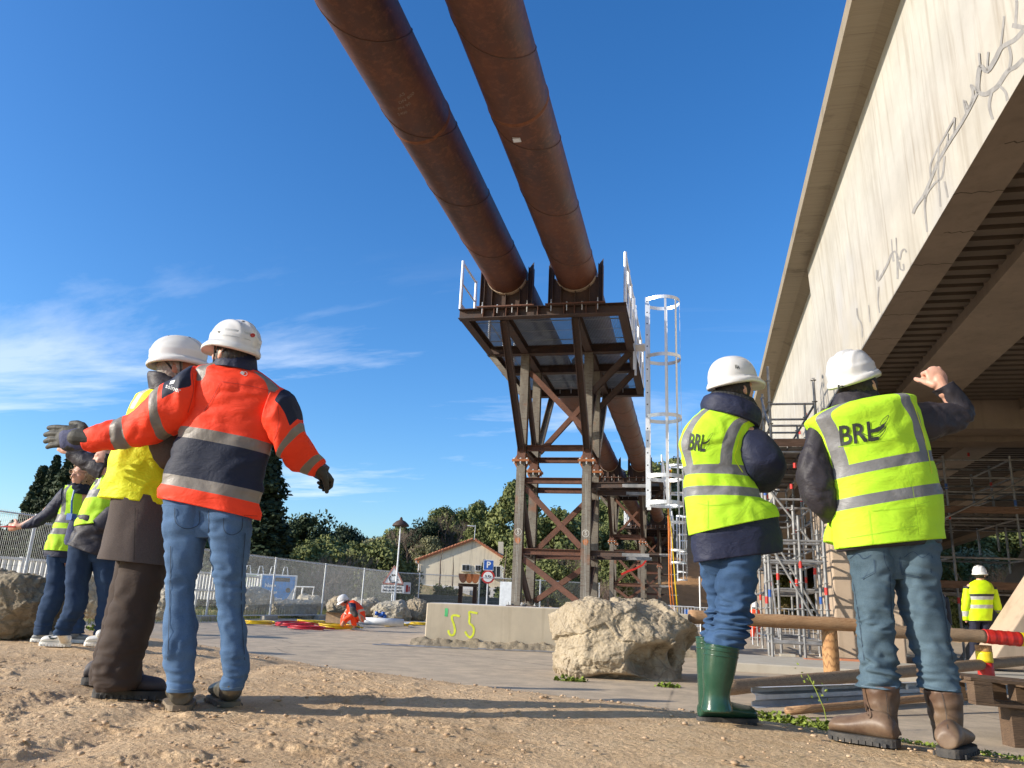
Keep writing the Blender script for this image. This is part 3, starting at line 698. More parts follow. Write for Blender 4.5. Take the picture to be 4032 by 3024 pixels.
# chalk handwriting on the underside of the left pipe and a small tag on the right one
m=MB()
def on_pipe(px,a,y,e=.004): return Vector((px+(PR+e)*math.sin(a),y,PZ+(PR+e)*math.cos(a)))
for li,s in enumerate(['2400','PN 90','DN 800','A5']):
    me=textmesh(s,.075,0,'LEFT')
    vs=[on_pipe(PXA,PI-.10-(-v.co.x*1.0)/PR*-1+.25-.12*li,8.55-li*.12-v.co.y*1.0-.25*v.co.x) for v in me.vertices]
    m.add(vs,[tuple(p.vertices)[::-1] for p in me.polygons])
m.build('chalk_writing',MT['chalkdim'] if 'chalkdim' in MT else MT['chalk'],PA)
m=MB(); m.box((PXB-.12,9.33,PZ-PR-.012),(PXB-.01,9.42,PZ-PR+.03)); m.build('clamp_tag',MT['zinc'],PB)
# ------------------------------------------------------------------ concrete block under the towers
m=MB(); A=Vector((-5.155,15.5,0)); u=Vector((RH[0],RH[1],0)); w=Vector((FH[0],FH[1],0)); 
def blk(a,b,c,d,z0,z1):
    return [A+u*a+w*c+Vector((0,0,z0)),A+u*b+w*c+Vector((0,0,z0)),A+u*b+w*d+Vector((0,0,z0)),A+u*a+w*d+Vector((0,0,z0)),A+u*a+w*c+Vector((0,0,z1)),A+u*b+w*c+Vector((0,0,z1)),A+u*b+w*d+Vector((0,0,z1)),A+u*a+w*d+Vector((0,0,z1))]
BF=[(0,3,2,1),(4,5,6,7),(0,1,5,4),(1,2,6,5),(2,3,7,6),(3,0,4,7)]
m.add(blk(0,2.78,0,4.7,-.05,.80),BF); m.add(blk(2.786,5.3,.012,4.7,-.05,.80),BF)
B=thing('concrete_block','long cast concrete foundation block with 55 sprayed in yellow, under the nearest tower','foundation block',(-3.5,17,0))
bo=m.build('block_body',MT['block'],B,bevel=.02)
m=MB(); m.add(blk(.05,5.2,.05,4.6,.80,.804),BF); m.build('grout_layer',MT['whitewall'],B)
# rubble ledge along its foot
V=[];Fq=[];nx=160
for i in range(nx):
    a=-.25+5.6*i/(nx-1)
    for j in range(10):
        c=-.62+.66*j/9; q=A+u*a+w*c; V.append((q.x,q.y,-.02+.13*sstep(np.array([c]),-.5,-.05)[0]))
V=np.array(V); V[:,2]+=np.maximum(fbm(V*np.array([7,7,0])+3,4),-.3)*.055*(V[:,2]>-.015)
idx=np.arange(len(V)).reshape(nx,10); Fq=np.stack([idx[:-1,:-1],idx[1:,:-1],idx[1:,1:],idx[:-1,1:]],-1).reshape(-1,4)
mkobj('rubble_ledge',np_mesh('rubble_ledge',V,Fq,MT['rock2']),None,B)
m=MB(); P=[A+u*a+w*(-.80-.05*math.sin(a*2.1)) for a in np.linspace(-.9,3.9,30)]
for i in range(29):
    z=.012+.02*abs(math.sin(i*1.7)); p,q=P[i],P[i+1]; m.add([p+Vector((0,0,z)),q+Vector((0,0,z)),q-w*.10+Vector((0,0,z*.3)),p-w*.10+Vector((0,0,z*.3))],[(0,1,2,3)])
m.build('membrane_strip',MT['scaf'],B)
MT['spray']=plain('yellow_green_spray',(.80,.86,.06),.7); MT['spraygreen']=plain('green_spray',(.12,.62,.22),.7)
def stroke_px(m,pts,wpx,Yfn,nrm,mi=0,t=.004):
    P=[Yfn(x,y) for x,y in pts]; ribbon(m,P,wpx,nrm,mi,t)
def onblock(x,y):
    v=Vector(ray(x,y)); o=Vector(C0); nn=-w; t=(A-o).dot(nn)/v.dot(nn); return o+v*t
def smooth_pts(p,k=6):
    o=[];n=len(p)
    for i in range(n-1):
        a,b,c,d=[np.array(p[max(0,min(n-1,j))],float) for j in (i-1,i,i+1,i+2)]
        for q in range(k):
            t=q/k; o.append(tuple(.5*((2*b)+(-a+c)*t+(2*a-5*b+4*c-d)*t*t+(-a+3*b-3*c+d)*t**3)))
    o.append(tuple(p[-1])); return o
m=MB()
cr=lambda x,y:(1550+x/2.0743,1850+y/2.0743)
S1=[cr(*p) for p in [(540,1197),(510,1188),(480,1192),(475,1215),(490,1260),(500,1310),(490,1345),(465,1350),(448,1325),(452,1310)]]
S2=[cr(*p) for p in [(685,1172),(650,1165),(618,1162),(620,1195),(618,1250),(640,1270),(655,1300),(648,1345),(625,1368),(600,1350),(583,1320)]]
for s in (S1,S2): stroke_px(m,smooth_pts(s),.042,onblock,-w)
m.build('spray_number',MT['spray'],B)
m=MB(); stroke_px(m,[cr(431,1130),cr(430,1165),cr(427,1198)],.06,onblock,-w); m.build('spray_mark',MT['spraygreen'],B)
# ------------------------------------------------------------------ viaduct
bd=Vector((.013,1,-.013))
KB=1.08
def bp_(x,y,z): return Vector(((x+.013*y)*KB,y*KB,CAMH+(z-.013*y-CAMH)*KB))
V_=thing('viaduct','large concrete road viaduct with pale fascia and dark underside on the right','bridge',(4,18,0))
AX=2.83; ZS=5.55
yN,yF=-14.0,96.0
def strip(m,prof,y0,y1,seg=1,mi=0,closed=True):
    n=len(prof); vs=[]
    for k in range(seg+1):
        y=y0+(y1-y0)*k/seg; vs+=[bp_(x,y,z) for x,z in prof]
    fs=[(k*n+i,k*n+(i+1)%n,(k+1)*n+(i+1)%n,(k+1)*n+i) for k in range(seg) for i in range(n if closed else n-1)]
    if closed: fs+=[tuple(range(n-1,-1,-1)),tuple(seg*n+i for i in range(n))]
    m.add(vs,fs,mi)
spans=[(-14,18.0),(18.03,52),(52.06,96)]
for i,(a,b) in enumerate(spans):
    # outer girder: fascia; a chamfered haunch under the slab dies out towards the far end of each span
    m=MB(); n=14
    def tp(y):
        t=min(1,max(0,(y-6)/12)) if i==0 else (y-a)/(b-a)
        return AX-.20*t, 8.92+.10*t
    for k in range(n):
        ya,yb=a+(b-a)*k/n,a+(b-a)*(k+1)/n
        (xa,ta),(xb,tb)=tp(ya),tp(yb)
        m.add([bp_(AX,ya,ZS),bp_(AX,yb,ZS),bp_(xb,yb,tb),bp_(xa,ya,ta)],[(3,2,1,0)],0)
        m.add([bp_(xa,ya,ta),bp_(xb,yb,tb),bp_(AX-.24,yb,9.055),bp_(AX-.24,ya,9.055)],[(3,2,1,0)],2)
        if k in (0,n-1):
            yy=ya if k==0 else yb; xx,tt=tp(yy); m.add([bp_(AX,yy,ZS),bp_(xx,yy,tt),bp_(AX-.24,yy,9.055),bp_(AX+.3,yy,9.055),bp_(AX+.3,yy,ZS)],[(0,1,2,3,4),(4,3,2,1,0)],2)
    strip(m,[(AX+.002,ZS-.002),(AX+.50,ZS-.002),(AX+.50,ZS+.55),(AX+.03,ZS+.56)],a,b,1,1)
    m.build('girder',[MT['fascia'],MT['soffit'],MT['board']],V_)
    m=MB(); strip(m,[(AX+1.25,ZS),(AX+2.35,ZS),(AX+2.35,ZS+.62),(AX+1.25,ZS+.62)],a,b); strip(m,[(AX+3.9,ZS-.02),(AX+4.7,ZS-.02),(AX+4.7,ZS+.62),(AX+3.9,ZS+.62)],a,b); strip(m,[(AX+6.6,ZS-.02),(AX+7.4,ZS-.02),(AX+7.4,ZS+.62),(AX+6.6,ZS+.62)],a,b)
    m.build('inner_girder',MT['soffit'],V_)
    # ribbed permanent formwork in the bays
    m=MB(); y=a+.1
    while y<min(b,50)-.3:
        for x0,x1 in ((AX+.50,AX+1.25),(AX+2.35,AX+3.9),(AX+4.7,AX+6.6),(AX+7.4,AX+10)):
            P=[bp_(x0,y,ZS+.16),bp_(x1,y,ZS+.16),bp_(x1,y+.17,ZS+.16),bp_(x0,y+.17,ZS+.16),bp_(x0,y,ZS+.22),bp_(x1,y,ZS+.22),bp_(x1,y+.17,ZS+.22),bp_(x0,y+.17,ZS+.22)]
            m.add(P,BF)
        y+=.30
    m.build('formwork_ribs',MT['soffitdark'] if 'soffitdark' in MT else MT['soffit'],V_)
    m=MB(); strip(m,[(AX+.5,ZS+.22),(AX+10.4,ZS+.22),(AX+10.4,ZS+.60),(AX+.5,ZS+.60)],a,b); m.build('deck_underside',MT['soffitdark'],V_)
m=MB(); strip(m,[(AX-.10,9.05),(AX-.62,9.05),(AX-.62,9.03),(AX-.66,9.03),(AX-.66,9.30),(AX-.58,9.32),(AX-.58,9.5),(AX+10.5,9.5),(AX+10.5,9.2),(AX-.10,9.2)],yN,yF,1); m.build('deck_edge_slab',MT['board'],V_)
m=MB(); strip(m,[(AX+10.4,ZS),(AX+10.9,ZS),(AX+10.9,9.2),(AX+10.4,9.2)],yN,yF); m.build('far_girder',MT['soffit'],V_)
# pier frame: column, raking strut, cross heads
m=MB(); m.box((3.02,18.3,-.1),(4.35,20.9,5.45)); m.build('pier',MT['pier'],V_,bevel=.03)
m=MB(); m.box((8.6,18.3,-.1),(9.9,20.9,5.45)); m.build('pier',MT['pier'],V_,bevel=.03)
for y0,y1,z0,z1 in ((19.5,20.3,5.22,5.9),(20.45,21.2,5.12,5.85)):
    m=MB(); m.box((3.35,y0,z0),(13.4,y1,z1)); m.build('cross_head',MT['soffit'],V_)
for x0_,x1_ in ((2.95,4.6),(9,10.5)): m=MB(); m.box((x0_,52.5,-.1),(x1_,55,5.0)); m.build('pier',MT['pier'],V_)
# construction joint and dark stains across the soffit
m=MB()
for k,(y,l) in enumerate([(6.3,.5),(7.6,.3),(8.55,.5),(9.5,.35),(10.4,.5),(11.3,.5),(12.2,.5),(13.3,.5),(14.1,.45)]):
    P=[bp_(AX+.50-l+l*j/8,y+.02*math.sin(j*2.1+k),ZS) for j in range(9)]; ribbon(m,P,.02,(0,0,-1),t=.003)
m.build('joint_stain',MT['stain'] if 'stain' in MT else MT['black'],V_)
# grey mortar repairs to cracks on the fascia
MT['repair']=plain('grey_mortar',(.30,.29,.275),.9)
def onfas(x,y):
    v=Vector(ray(x,y)); o=Vector(C0); nn=Vector((-1,.013,0)).normalized(); p0=bp_(AX,10,7); t=(p0-o).dot(nn)/v.dot(nn); return o+v*t
# ------------------------------------------------------------------ rocks
def rockmesh(name,size,seed,box=4.0,amp=.10,n=110,dents=(),mat=None,cut=.0):
    """boxy boulder: superellipsoid with broken faces; size = half extents"""
    u=np.linspace(-1,1,n); fs=[]; V=[]; Fq=[]; base=0
    for ax in range(3):
        for sg in (-1,1):
            A,B=np.meshgrid(u,u,indexing='ij'); P=np.zeros((n*n,3)); P[:,ax]=sg; P[:,(ax+1)%3]=A.ravel()*1.0; P[:,(ax+2)%3]=B.ravel()*sg
            V.append(P); idx=np.arange(n*n).reshape(n,n)+base; Fq.append(np.stack([idx[:-1,:-1],idx[1:,:-1],idx[1:,1:],idx[:-1,1:]],-1).reshape(-1,4)); base+=n*n
    P=np.concatenate(V); F=np.concatenate(Fq); l=(np.abs(P)**box).sum(1)**(1/box); D=P/l[:,None]
    Q=D*np.array(size); N=D/np.linalg.norm(D,axis=1,keepdims=True); rc_=np.random.default_rng(int(seed*10))
    for _ in range(130):
        nn=rc_.normal(0,1,3); nn/=np.linalg.norm(nn); q=Q@nn; h=q.max()*(.84+.14*rc_.random()); Q=Q-nn*np.maximum(q-h,0)[:,None]*.92
    s=1/max(size); a=fbm(Q*2.1*s+seed,4,.55); disp=amp*max(size)*(.5*a+.22*fbm(Q*14*s+seed,4,.65))
    for nc,am,gr in ((26,.34,.16),(150,.22,.30),(420 if n>80 else 120,.10,.35)):
        ci=Q[rc_.integers(len(Q),size=nc)]; best=np.full(len(Q),1e9); wh=np.zeros(len(Q),int); W_=Q+.06*max(size)*np.stack([vnoise(Q*7*s+k*9) for k in range(3)],1)
        for k in range(nc):
            dd=((W_-ci[k])**2).sum(1); mk_=dd<best; best[mk_]=dd[mk_]; wh[mk_]=k
        g_=rc_.normal(0,gr,(nc,3)); disp+=amp*max(size)*am*rc_.normal(0,.6,nc)[wh]+((Q-ci[wh])*g_[wh]).sum(1)*am
    Q=Q+N*disp[:,None]
    for c,r,dp in dents:
        w=1/(1+np.exp(np.clip((((Q-np.array(c))**2/np.array(r)**2).sum(1)-1)*4.5,-30,30))); w=w*(1+.25*fbm(Q*4+seed,3)); Q=Q+w[:,None]*np.array(dp)
    me=np_mesh(name,Q,F,mat,True)
    bm=bmesh.new(); bm.from_mesh(me); bmesh.ops.remove_doubles(bm,verts=bm.verts,dist=.0008); bmesh.ops.recalc_face_normals(bm,faces=bm.faces); bm.to_mesh(me); bm.free(); return me
def rock(label,c,size,seed,mat='rock',rz=0,name='boulder',group=None,**k):
    me=rockmesh(name,size,seed,mat=MT[mat],**k); o=mkobj(name,me,None); o.location=c; o.rotation_euler=(0,0,rz); return tag(o,label,'boulder',group)
yaw=math.atan2(RH[1],RH[0])
rc=atd(2462,2540,10.75); 
rock('big broken limestone block with a dark hollow, in front of the concrete foundation',(rc[0],rc[1],.43),(1.10,.68,.55),3.3,'rock',yaw,box=9,amp=.050,n=180,
     dents=[((.32,-.62,-.20),(.34,.60,.20),(-.02,.42,.03)),((.80,-.55,-.14),(.26,.60,.33),(-.08,.36,0)),((-.15,-.62,-.47),(.5,.3,.10),(0,.16,.03)),((.9,-.3,.55),(.28,.5,.2),(-.04,.04,-.14))])
bl=atd(62,2360,7.9); rock('rounded brown boulder at the left edge, in front of the white railing',(bl[0],bl[1],.60),(.66,.45,.33),8.1,'rock2',yaw,box=3.2,amp=.07,n=90)
for i,(px,py,dd,sx,sz,lb,mt) in enumerate([(365,2350,11.5,.40,.36,'pale rough boulder seen between the women and the wool coat','rock3'),(272,2380,12.5,.30,.28,'small pale boulder behind the legs of the two women','rock3'),(650,2375,16,.52,.32,'boulder behind the mesh fence, glimpsed left of the blue jeans','rock3'),
    (990,2370,28.5,.95,.55,'dark rounded boulder in front of the green recycling bin','rock3'),(1165,2400,30,1.1,.36,'long low boulder right of the blue recycling bin','rock3'),(1215,2378,33,.75,.38,'grey boulder under the white metal frame','rock3'),(1330,2388,31,.55,.42,'pale boulder just behind the crouching worker','rock'),(1445,2395,34,1.0,.34,'flat boulder right of the crouching worker','rock3'),(1545,2412,33,1.05,.42,'grey boulder at the foot of the lamp post','rock3'),(1635,2400,34,.62,.55,'tilted yellowish boulder left of the concrete foundation','rock')]):
    p=atd(px,py,dd); g0=gz_=float(gheight(np.array([p[0]]),np.array([p[1]]))[0]); rock(lb,(p[0],p[1],max(p[2],g0+sz*.3)),(sx,sx*.6,sz),20+i*3.7,mt,yaw+.3*math.sin(i*2),n=60,box=3.5,amp=.10,group=None)
# ------------------------------------------------------------------ mesh site fence: one panel built, the rest copied
def fence_panel():
    T=thing('fence_panel','x','fence panel',(0,0,0)); Lp,Hp=3.42,2.02
    for x in (0.02,Lp-.02): m=MB(); m.tube([(x,0,0),(x,0,Hp)],.021,8); m.build('upright',MT['zinc'],T)
    m=MB(); m.tube([(0,0,Hp-.05),(Lp,0,Hp-.05)],.016,6); m.tube([(0,0,.14),(Lp,0,.14)],.016,6); m.build('rail',MT['zinc'],T)
    m=MB(); x=.06
    while x<Lp-.04: m.bar((x,0,.14),(x,0,Hp),.0055,.0055,(1,0,0)); x+=.052
    for z in (.5,.9,1.3,1.7,1.93): m.bar((0,0,z),(Lp,0,z),.005,.005,(0,0,1))
    m.build('wire_mesh',MT['wire'],T)
    m=MB(); m.box((-.36,-.11,-.01),(.36,.11,.13)); m.build('concrete_foot',MT['kerb'],T,bevel=.02); return T
MT['wire']=m_noise('fence_wire',(.28,.29,.29),(.42,.43,.43),5,.5,.6,.05)
fp=fence_panel(); FG='mesh fence panels round the site'
def place_panel(src,p,q,label,first=False,z=0):
    o=src if first else copy_tree(src); a=math.atan2(q[1]-p[1],q[0]-p[0]); L0=math.hypot(q[0]-p[0],q[1]-p[1]); o.location=(p[0],p[1],z); o.rotation_euler=(0,0,a); o.scale=(L0/3.42,1,1); o['label']=label; o['category']='fence panel'; o['group']=FG; return o
fpts=[(-14.1,8.2),(-14.0,11.3),(-13.9,14.5),(-13.8,17.7),(-13.65,21.0),(-13.58,24.5),(-13.42,28.0),(-13.2,31.2),(-12.86,33.97),(-11.95,34.6),(-9.6,36.4),(-6.9,37.5),(-4.3,39.5)]
flab=['mesh fence panel behind the boulder at the left edge','mesh fence panel behind the curly haired woman','mesh fence panel behind the two women','mesh fence panel behind the man in the wool coat','mesh fence panel in front of the green recycling bin','mesh fence panel in front of the white metal frame','mesh fence panel behind the crouching worker','mesh fence panel left of the lamp post','narrow gate leaf of the fence with a red and white notice','mesh fence panel left of the house, green sheet behind','mesh fence panel in front of the house wall','mesh fence panel behind the nearest steel tower','mesh fence panel beyond the tower, towards the third tower']
flab=flab[:12]
for i in range(12):
    z=.28 if i<2 else (.14 if i==2 else 0); place_panel(fp,fpts[i],fpts[i+1],flab[i],i==0,z)
# notice on the gate leaf
c=(np.array(fpts[8])+np.array(fpts[9]))/2; n_=MB(); a=np.array([fpts[9][0]-fpts[8][0],fpts[9][1]-fpts[8][1],0]); a/=np.linalg.norm(a); nrm=np.array([a[1],-a[0],0.])
def card(m,c,a,up,w,h,t=.006,mi=0):
    c=np.array(c);a=np.array(a);up=np.array(up); nn=np.cross(a,up)
    v=[c+a*sx*w/2+up*sz*h/2+nn*q for q in (0,t) for sx,sz in ((-1,-1),(1,-1),(1,1),(-1,1))]; m.add(v,[(3,2,1,0),(4,5,6,7),(0,1,5,4),(1,2,6,5),(2,3,7,6),(3,0,4,7)],mi)
N_=thing('notice','small white and red notice on the gate leaf of the mesh fence','notice',(c[0],c[1],1.3))
m=MB(); card(m,(c[0]+nrm[0]*.03,c[1]+nrm[1]*.03,1.32),a,UPV:=np.array([0,0,1.]),.34,.50); m.build('notice_board',MT['white_paint'],N_)
m=MB(); card(m,(c[0]+nrm[0]*.04,c[1]+nrm[1]*.04,1.30),a,UPV,.10,.30); card(m,(c[0]+nrm[0]*.04+a[0]*.1,c[1]+nrm[1]*.04+a[1]*.1,1.28),a,UPV,.05,.22); m.build('red_print',MT['red'],N_)
# ------------------------------------------------------------------ white railing on the left, behind the boulders
R_=thing('white_railing','white vertical bar railing behind the left fence panels','railing',(-16.5,18,0.3))
P0=np.array([-16.6,13.5]);P1=np.array([-15.6,27.0]); Ln=np.linalg.norm(P1-P0); nb=int(Ln/.16)
m=MB(); 
for k in range(nb+1):
    p=P0+(P1-P0)*k/nb; m.box((p[0]-.02,p[1]-.045,.55),(p[0]+.02,p[1]+.045,1.38))
m.build('pickets',MT['white_paint'],R_); m=MB()
for z in (1.41,.85): m.bar((*P0,z),(*P1,z),.06,.10,(0,0,1))
m.build('rails',MT['white_paint'],R_)
for k in range(5):
    p=P0+(P1-P0)*k/4; m=MB(); m.box((p[0]-.05,p[1]-.05,-.1),(p[0]+.05,p[1]+.05,1.46)); m.build('post',MT['white_paint'],R_)
# ------------------------------------------------------------------ recycling bins
def skip(px,py0,py1,d,w,color,label,lines,circ=False):
    b=atd(px,py1,d); t=atd(px,py0,d); T=thing('recycling_bin',label,'recycling bin',(b[0],b[1],0),0,'recycling bins behind the fence')
    a=RH.copy(); nn=-FH; z0,z1=.2,t[2]; c=np.array([b[0],b[1],0]); w2=w/2; m=MB()
    rot=.25; a=RH*math.cos(rot)+FH*math.sin(rot); bk=FH*math.cos(rot)-RH*math.sin(rot)
    def P(x,y,z): return c+a*x+bk*y+np.array([0,0,z])
    v=[P(-w2,0,z0),P(w2,0,z0),P(w2,1.3,z0),P(-w2,1.3,z0),P(-w2,0,z1),P(w2,0,z1),P(w2,1.3,z1),P(-w2,1.3,z1)]; m.add(v,BF); m.build('container',MT['white_paint'],T,bevel=.03)
    m=MB(); v=[P(-w2+.08,-.012,z0+.06),P(w2-.09,-.012,z0+.06),P(w2-.09,-.012,z1-.06),P(-w2+.08,-.012,z1-.06)]; m.add(v,[(0,1,2,3)]); m.build('front_poster',color,T)
    m=MB()
    for x in (-.42,.10): m.tube([P(x,.5,z1),P(x+.05,.5,z1+.34),P(x+.17,.5,z1+.34),P(x+.24,.5,z1)],.02,6)
    m.build('lifting_eye',MT['zinc'],T)
    m=MB()
    if circ:
        for x,z in ((-.15,z1-.28),(.38,z1-.75)): m.disc(P(x,-.02,z),bk,.11,.01)
    else: m.add([P(-.15,-.02,z1-.28),P(.45,-.02,z1-.28),P(.45,-.02,z1-.12),P(-.15,-.02,z1-.12)],[(0,1,2,3)]); m.disc(P(.42,-.02,z1-.62),bk,.10,.01)
    m.build('slot',MT['black'],T)
    m=MB()
    for s,x,z,sz in lines: place_text(m,s,P(x,-.016,z),a,(0,0,1),sz,0,.012,'LEFT')
    m.build('lettering',MT['whiteprint_'] ,T)
    if not circ:
        m=MB(); m.add([P(.22,-.0145,z0+.1),P(w2-.10,-.0145,z0+.1),P(w2-.10,-.0145,z1-.5)],[(0,1,2)]); m.build('white_wedge',MT['white_paint'],T)
    else:
        m=MB(); m.add([P(-w2+.1,-.0145,z0+.1),P(.3,-.0145,z0+.1),P(.3,-.0145,z0+.62),P(-w2+.1,-.0145,z0+.62)],[(0,1,2,3)]); m.disc(P(.28,-.02,z1-.26),bk,.12,.012); m.build('white_panel',MT['white_paint'],T)
MT['whiteprint_']=plain('white_lettering',(.75,.78,.80),.6); MT['binblue']=plain('bright_blue_poster',(.01,.28,.72),.5); MT['bingreen']=plain('lime_green_poster',(.42,.66,.08),.5)
skip(1085,2262,2395,34,1.5,MT['binblue'],'recycling bin with bright blue front, behind the mesh fence',[('Nous',-.55,1.15,.20),('Trions',-.55,.88,.20),('les papiers',-.55,.62,.18)])
skip(985,2258,2395,34,1.45,MT['bingreen'],'recycling bin with lime green front, left of the blue one',[('Verre',-.5,1.1,.2)],True)
# white frame, half-buried
m=MB(); d_=33; q=[atd(1165,2310,d_),atd(1237,2312,d_),atd(1225,2372,d_),atd(1180,2372,d_),atd(1152,2365,d_),atd(1193,2311,d_),atd(1180,2385,d_)]
m.tube([q[4],q[0],q[1],q[2],q[3]],.035,8); m.tube([q[5],q[6]],.035,8); tag(m.build('metal_frame',MT['white_paint'],None),'white tubular metal frame leaning among the boulders behind the fence','metal frame')
# ------------------------------------------------------------------ lamp post and signs
b=atz(1548,2440,0.); L_=thing('street_lamp','slim grey lamp post with dark dome top behind the fence','street lamp',(b[0],b[1],0))
m=MB(); m.tube([(b[0],b[1],0),(b[0],b[1],1.6),(b[0],b[1],3.85)],[.05,.04,.028],10); m.build('pole',MT['alu'],L_)
m=MB(); prof=[(.0,.30),(.05,.29),(.10,.23),(.20,.16),(.27,.08),(.30,.02),(.34,-.0),(.30,-.015),(.0,-.02)]
P=[];n=24
pr=[(.03,4.22),(.06,4.16),(.07,4.10),(.20,4.04),(.33,3.92),(.37,3.84),(.35,3.83),(.10,3.90),(.05,3.84)]
for r_,z in pr: P+=[(b[0]+r_*math.cos(2*PI*k/n),b[1]+r_*math.sin(2*PI*k/n),z) for k in range(n)]
m.add(P,[(i*n+k,i*n+(k+1)%n,(i+1)*n+(k+1)%n,(i+1)*n+k) for i in range(len(pr)-1) for k in range(n)]); m.build('lamp_shade',MT['rustdark'],L_,True)
b=atd(1540,2400,34); Sg=thing('road_sign','triangular roundabout warning sign with text plate on a grey pole','road sign',(b[0],b[1],0)); c=np.array([b[0],b[1],0.])
m=MB(); m.tube([c,c+np.array([0,0,2.0])],.035,8); m.build('pole',MT['zinc'],Sg)
tz=atd(1540,2275,34)[2]; a=RH; up=np.array([0,0,1.])
def tri(m,c,s,off): v=[c+a*s*math.cos(t)+up*s*math.sin(t)-FH*off for t in (PI/2,PI/2+2*PI/3,PI/2+4*PI/3)]; v2=[p+FH*.01 for p in v]; m.add(v+v2,[(0,1,2),(5,4,3),(0,3,4,1),(1,4,5,2),(2,5,3,0)])
c=np.array([b[0],b[1],tz])
m=MB(); tri(m,c,.52,.05); m.build('sign_face',MT['white_paint'],Sg); m=MB()
for k in range(3):
    t=PI/2+2*PI/3*k; t2=t+2*PI/3; p=c+a*.49*math.cos(t)+up*.49*math.sin(t)-FH*.062; q=c+a*.49*math.cos(t2)+up*.49*math.sin(t2)-FH*.062; ribbon(m,[p,q],.06,-FH,t=.001)
m.build('red_border',MT['redfade'] if 'redfade' in MT else MT['red'],Sg); m=MB()
for k in range(3):
    t0=2*PI*k/3+.3; P=[c-up*.04+a*.16*math.cos(t)+up*.16*math.sin(t)-FH*.063 for t in np.linspace(t0,t0+1.35,8)]; ribbon(m,P,.045,-FH,t=.001)
    t=t0+1.5; h_=c-up*.04+a*.16*math.cos(t)+up*.16*math.sin(t)-FH*.066; m.add([h_+a*.07*math.cos(t+PI/2)+up*.07*math.sin(t+PI/2),h_+a*.06*math.cos(t)+up*.06*math.sin(t),h_-a*.06*math.cos(t)-up*.06*math.sin(t)],[(0,2,1),(0,1,2)])
m.build('arrow_ring',MT['ink_'],Sg) if 'ink_' in MT else m.build('arrow_ring',MT['black'],Sg)
m=MB(); card(m,c-up*.46-FH*.05,a,up,.95,.30); m.build('text_plate',MT['white_paint'],Sg); m=MB(); place_text(m,"VOUS N'AVEZ",c-up*.40-FH*.065,a,up,.12,0,.004); place_text(m,'PAS LA PRIORITE',c-up*.53-FH*.065,a,up,.11,0,.004); m.build('lettering',MT['black'],Sg)
# parking sign and weight limit
b=atd(1915,2400,40); c=np.array([b[0],b[1],0.]); Pk=thing('parking_sign','blue P parking sign above a round 3,5t weight limit sign','road sign',(b[0],b[1],0)); zp=atd(1918,2225,40)[2]; zd=atd(1912,2271,40)[2]
m=MB(); m.tube([c,c+up*(zp-.05)],.04,10); m.build('pole',MT['zinc'],Pk)
m=MB(); card(m,(c[0],c[1],zp)-FH*.06,a,up,.52,.52); m.build('white_plate',MT['white_paint'],Pk,bevel=.01); m=MB(); card(m,(c[0],c[1],zp)-FH*.068,a,up,.46,.46); m.build('blue_plate',MT['blue'],Pk)
m=MB(); place_text(m,'P',np.array([c[0],c[1],zp])-FH*.08,a,up,.42,0,.012); m.build('letter',MT['white_paint'],Pk)
m=MB(); m.disc(np.array([c[0],c[1],zd])-FH*.06,FH,.33,.01,36); m.build('red_disc',MT['red'],Pk); m=MB(); m.disc(np.array([c[0],c[1],zd])-FH*.068,FH,.245,.01,36); m.build('white_disc',MT['white_paint'],Pk)
m=MB(); place_text(m,'3,5t',np.array([c[0],c[1],zd])-FH*.08,a,up,.21,0,.006); m.build('lettering',MT['black'],Pk)
# rusty pipe cradle on two posts behind the block
b=atd(1838,2395,27); c=np.array([b[0],b[1],0.]); Cr=thing('pipe_cradle','rusty cradle of half round plates on two brown posts behind the block','pipe cradle',(b[0],b[1],0))
zt=atd(1838,2310,27)[2]
for s in (-1,1): m=MB(); m.hbeam(c+a*s*.24,c+a*s*.24+up*zt,a,.14,.14,.01,.012); m.build('post',MT['rustdark'],Cr)
m=MB(); m.hbeam(c-a*.33+up*(zt+.05),c+a*.33+up*(zt+.05),up,.1,.14,.01,.012); m.build('head_beam',MT['rustdark'],Cr)
for s in (-.19,.02,.22):
    m=MB(); P=[c+a*(s+.15*math.cos(t))+up*(zt+.42+.30*math.sin(t)) for t in np.linspace(PI,2*PI,12)]; P2=[p+FH*.3 for p in P]; m.add(P+P2,[tuple(range(12)),tuple(range(23,11,-1))]+[(i,12+i,13+i,i+1) for i in range(11)]+[(0,11,23,12)]); m.build('half_plate',MT['orange_rust'] if s>0 else MT['rust'],Cr)
# ------------------------------------------------------------------ house
Yh=75.; hd_=np.array([RH[0],RH[1],0]); 
def hp(x,y,dd=0): return np.array(atd(x,y,79+dd))
H_=thing('house','two storey house gable with stained beige render, white base and tiled roof','house',tuple(hp(1850,2390)))
gl_,gr_,ap=hp(1650,2207),hp(2050,2245),hp(1866,2128); base=-.5
def dz(p,z): q=np.array(p,float).copy(); q[2]=z; return q
bkv=FH*9; 
m=MB(); F_=[dz(gl_,base),dz(gr_,base),gr_,ap,gl_]; Bk=[p+bkv for p in F_]; m.add(F_+Bk,[(0,1,2,3,4),(9,8,7,6,5),(0,5,6,1),(1,6,7,2),(0,4,9,5)]); m.build('wall',MT['stucco'],H_)
m=MB(); wl0=hp(1638,2365)[2]*0; zt=hp(1700,2303)[2]; a0=dz(gl_,base)-hd_*.1-FH*.12; a1=dz(gr_,base)-FH*.12; m.add([a0,a1,dz(a1,zt),dz(a0,zt),a0+FH*1,a1+FH*1,dz(a1+FH*1,zt),dz(a0+FH*1,zt)],BF); m.build('white_base',MT['whitewall'],H_)
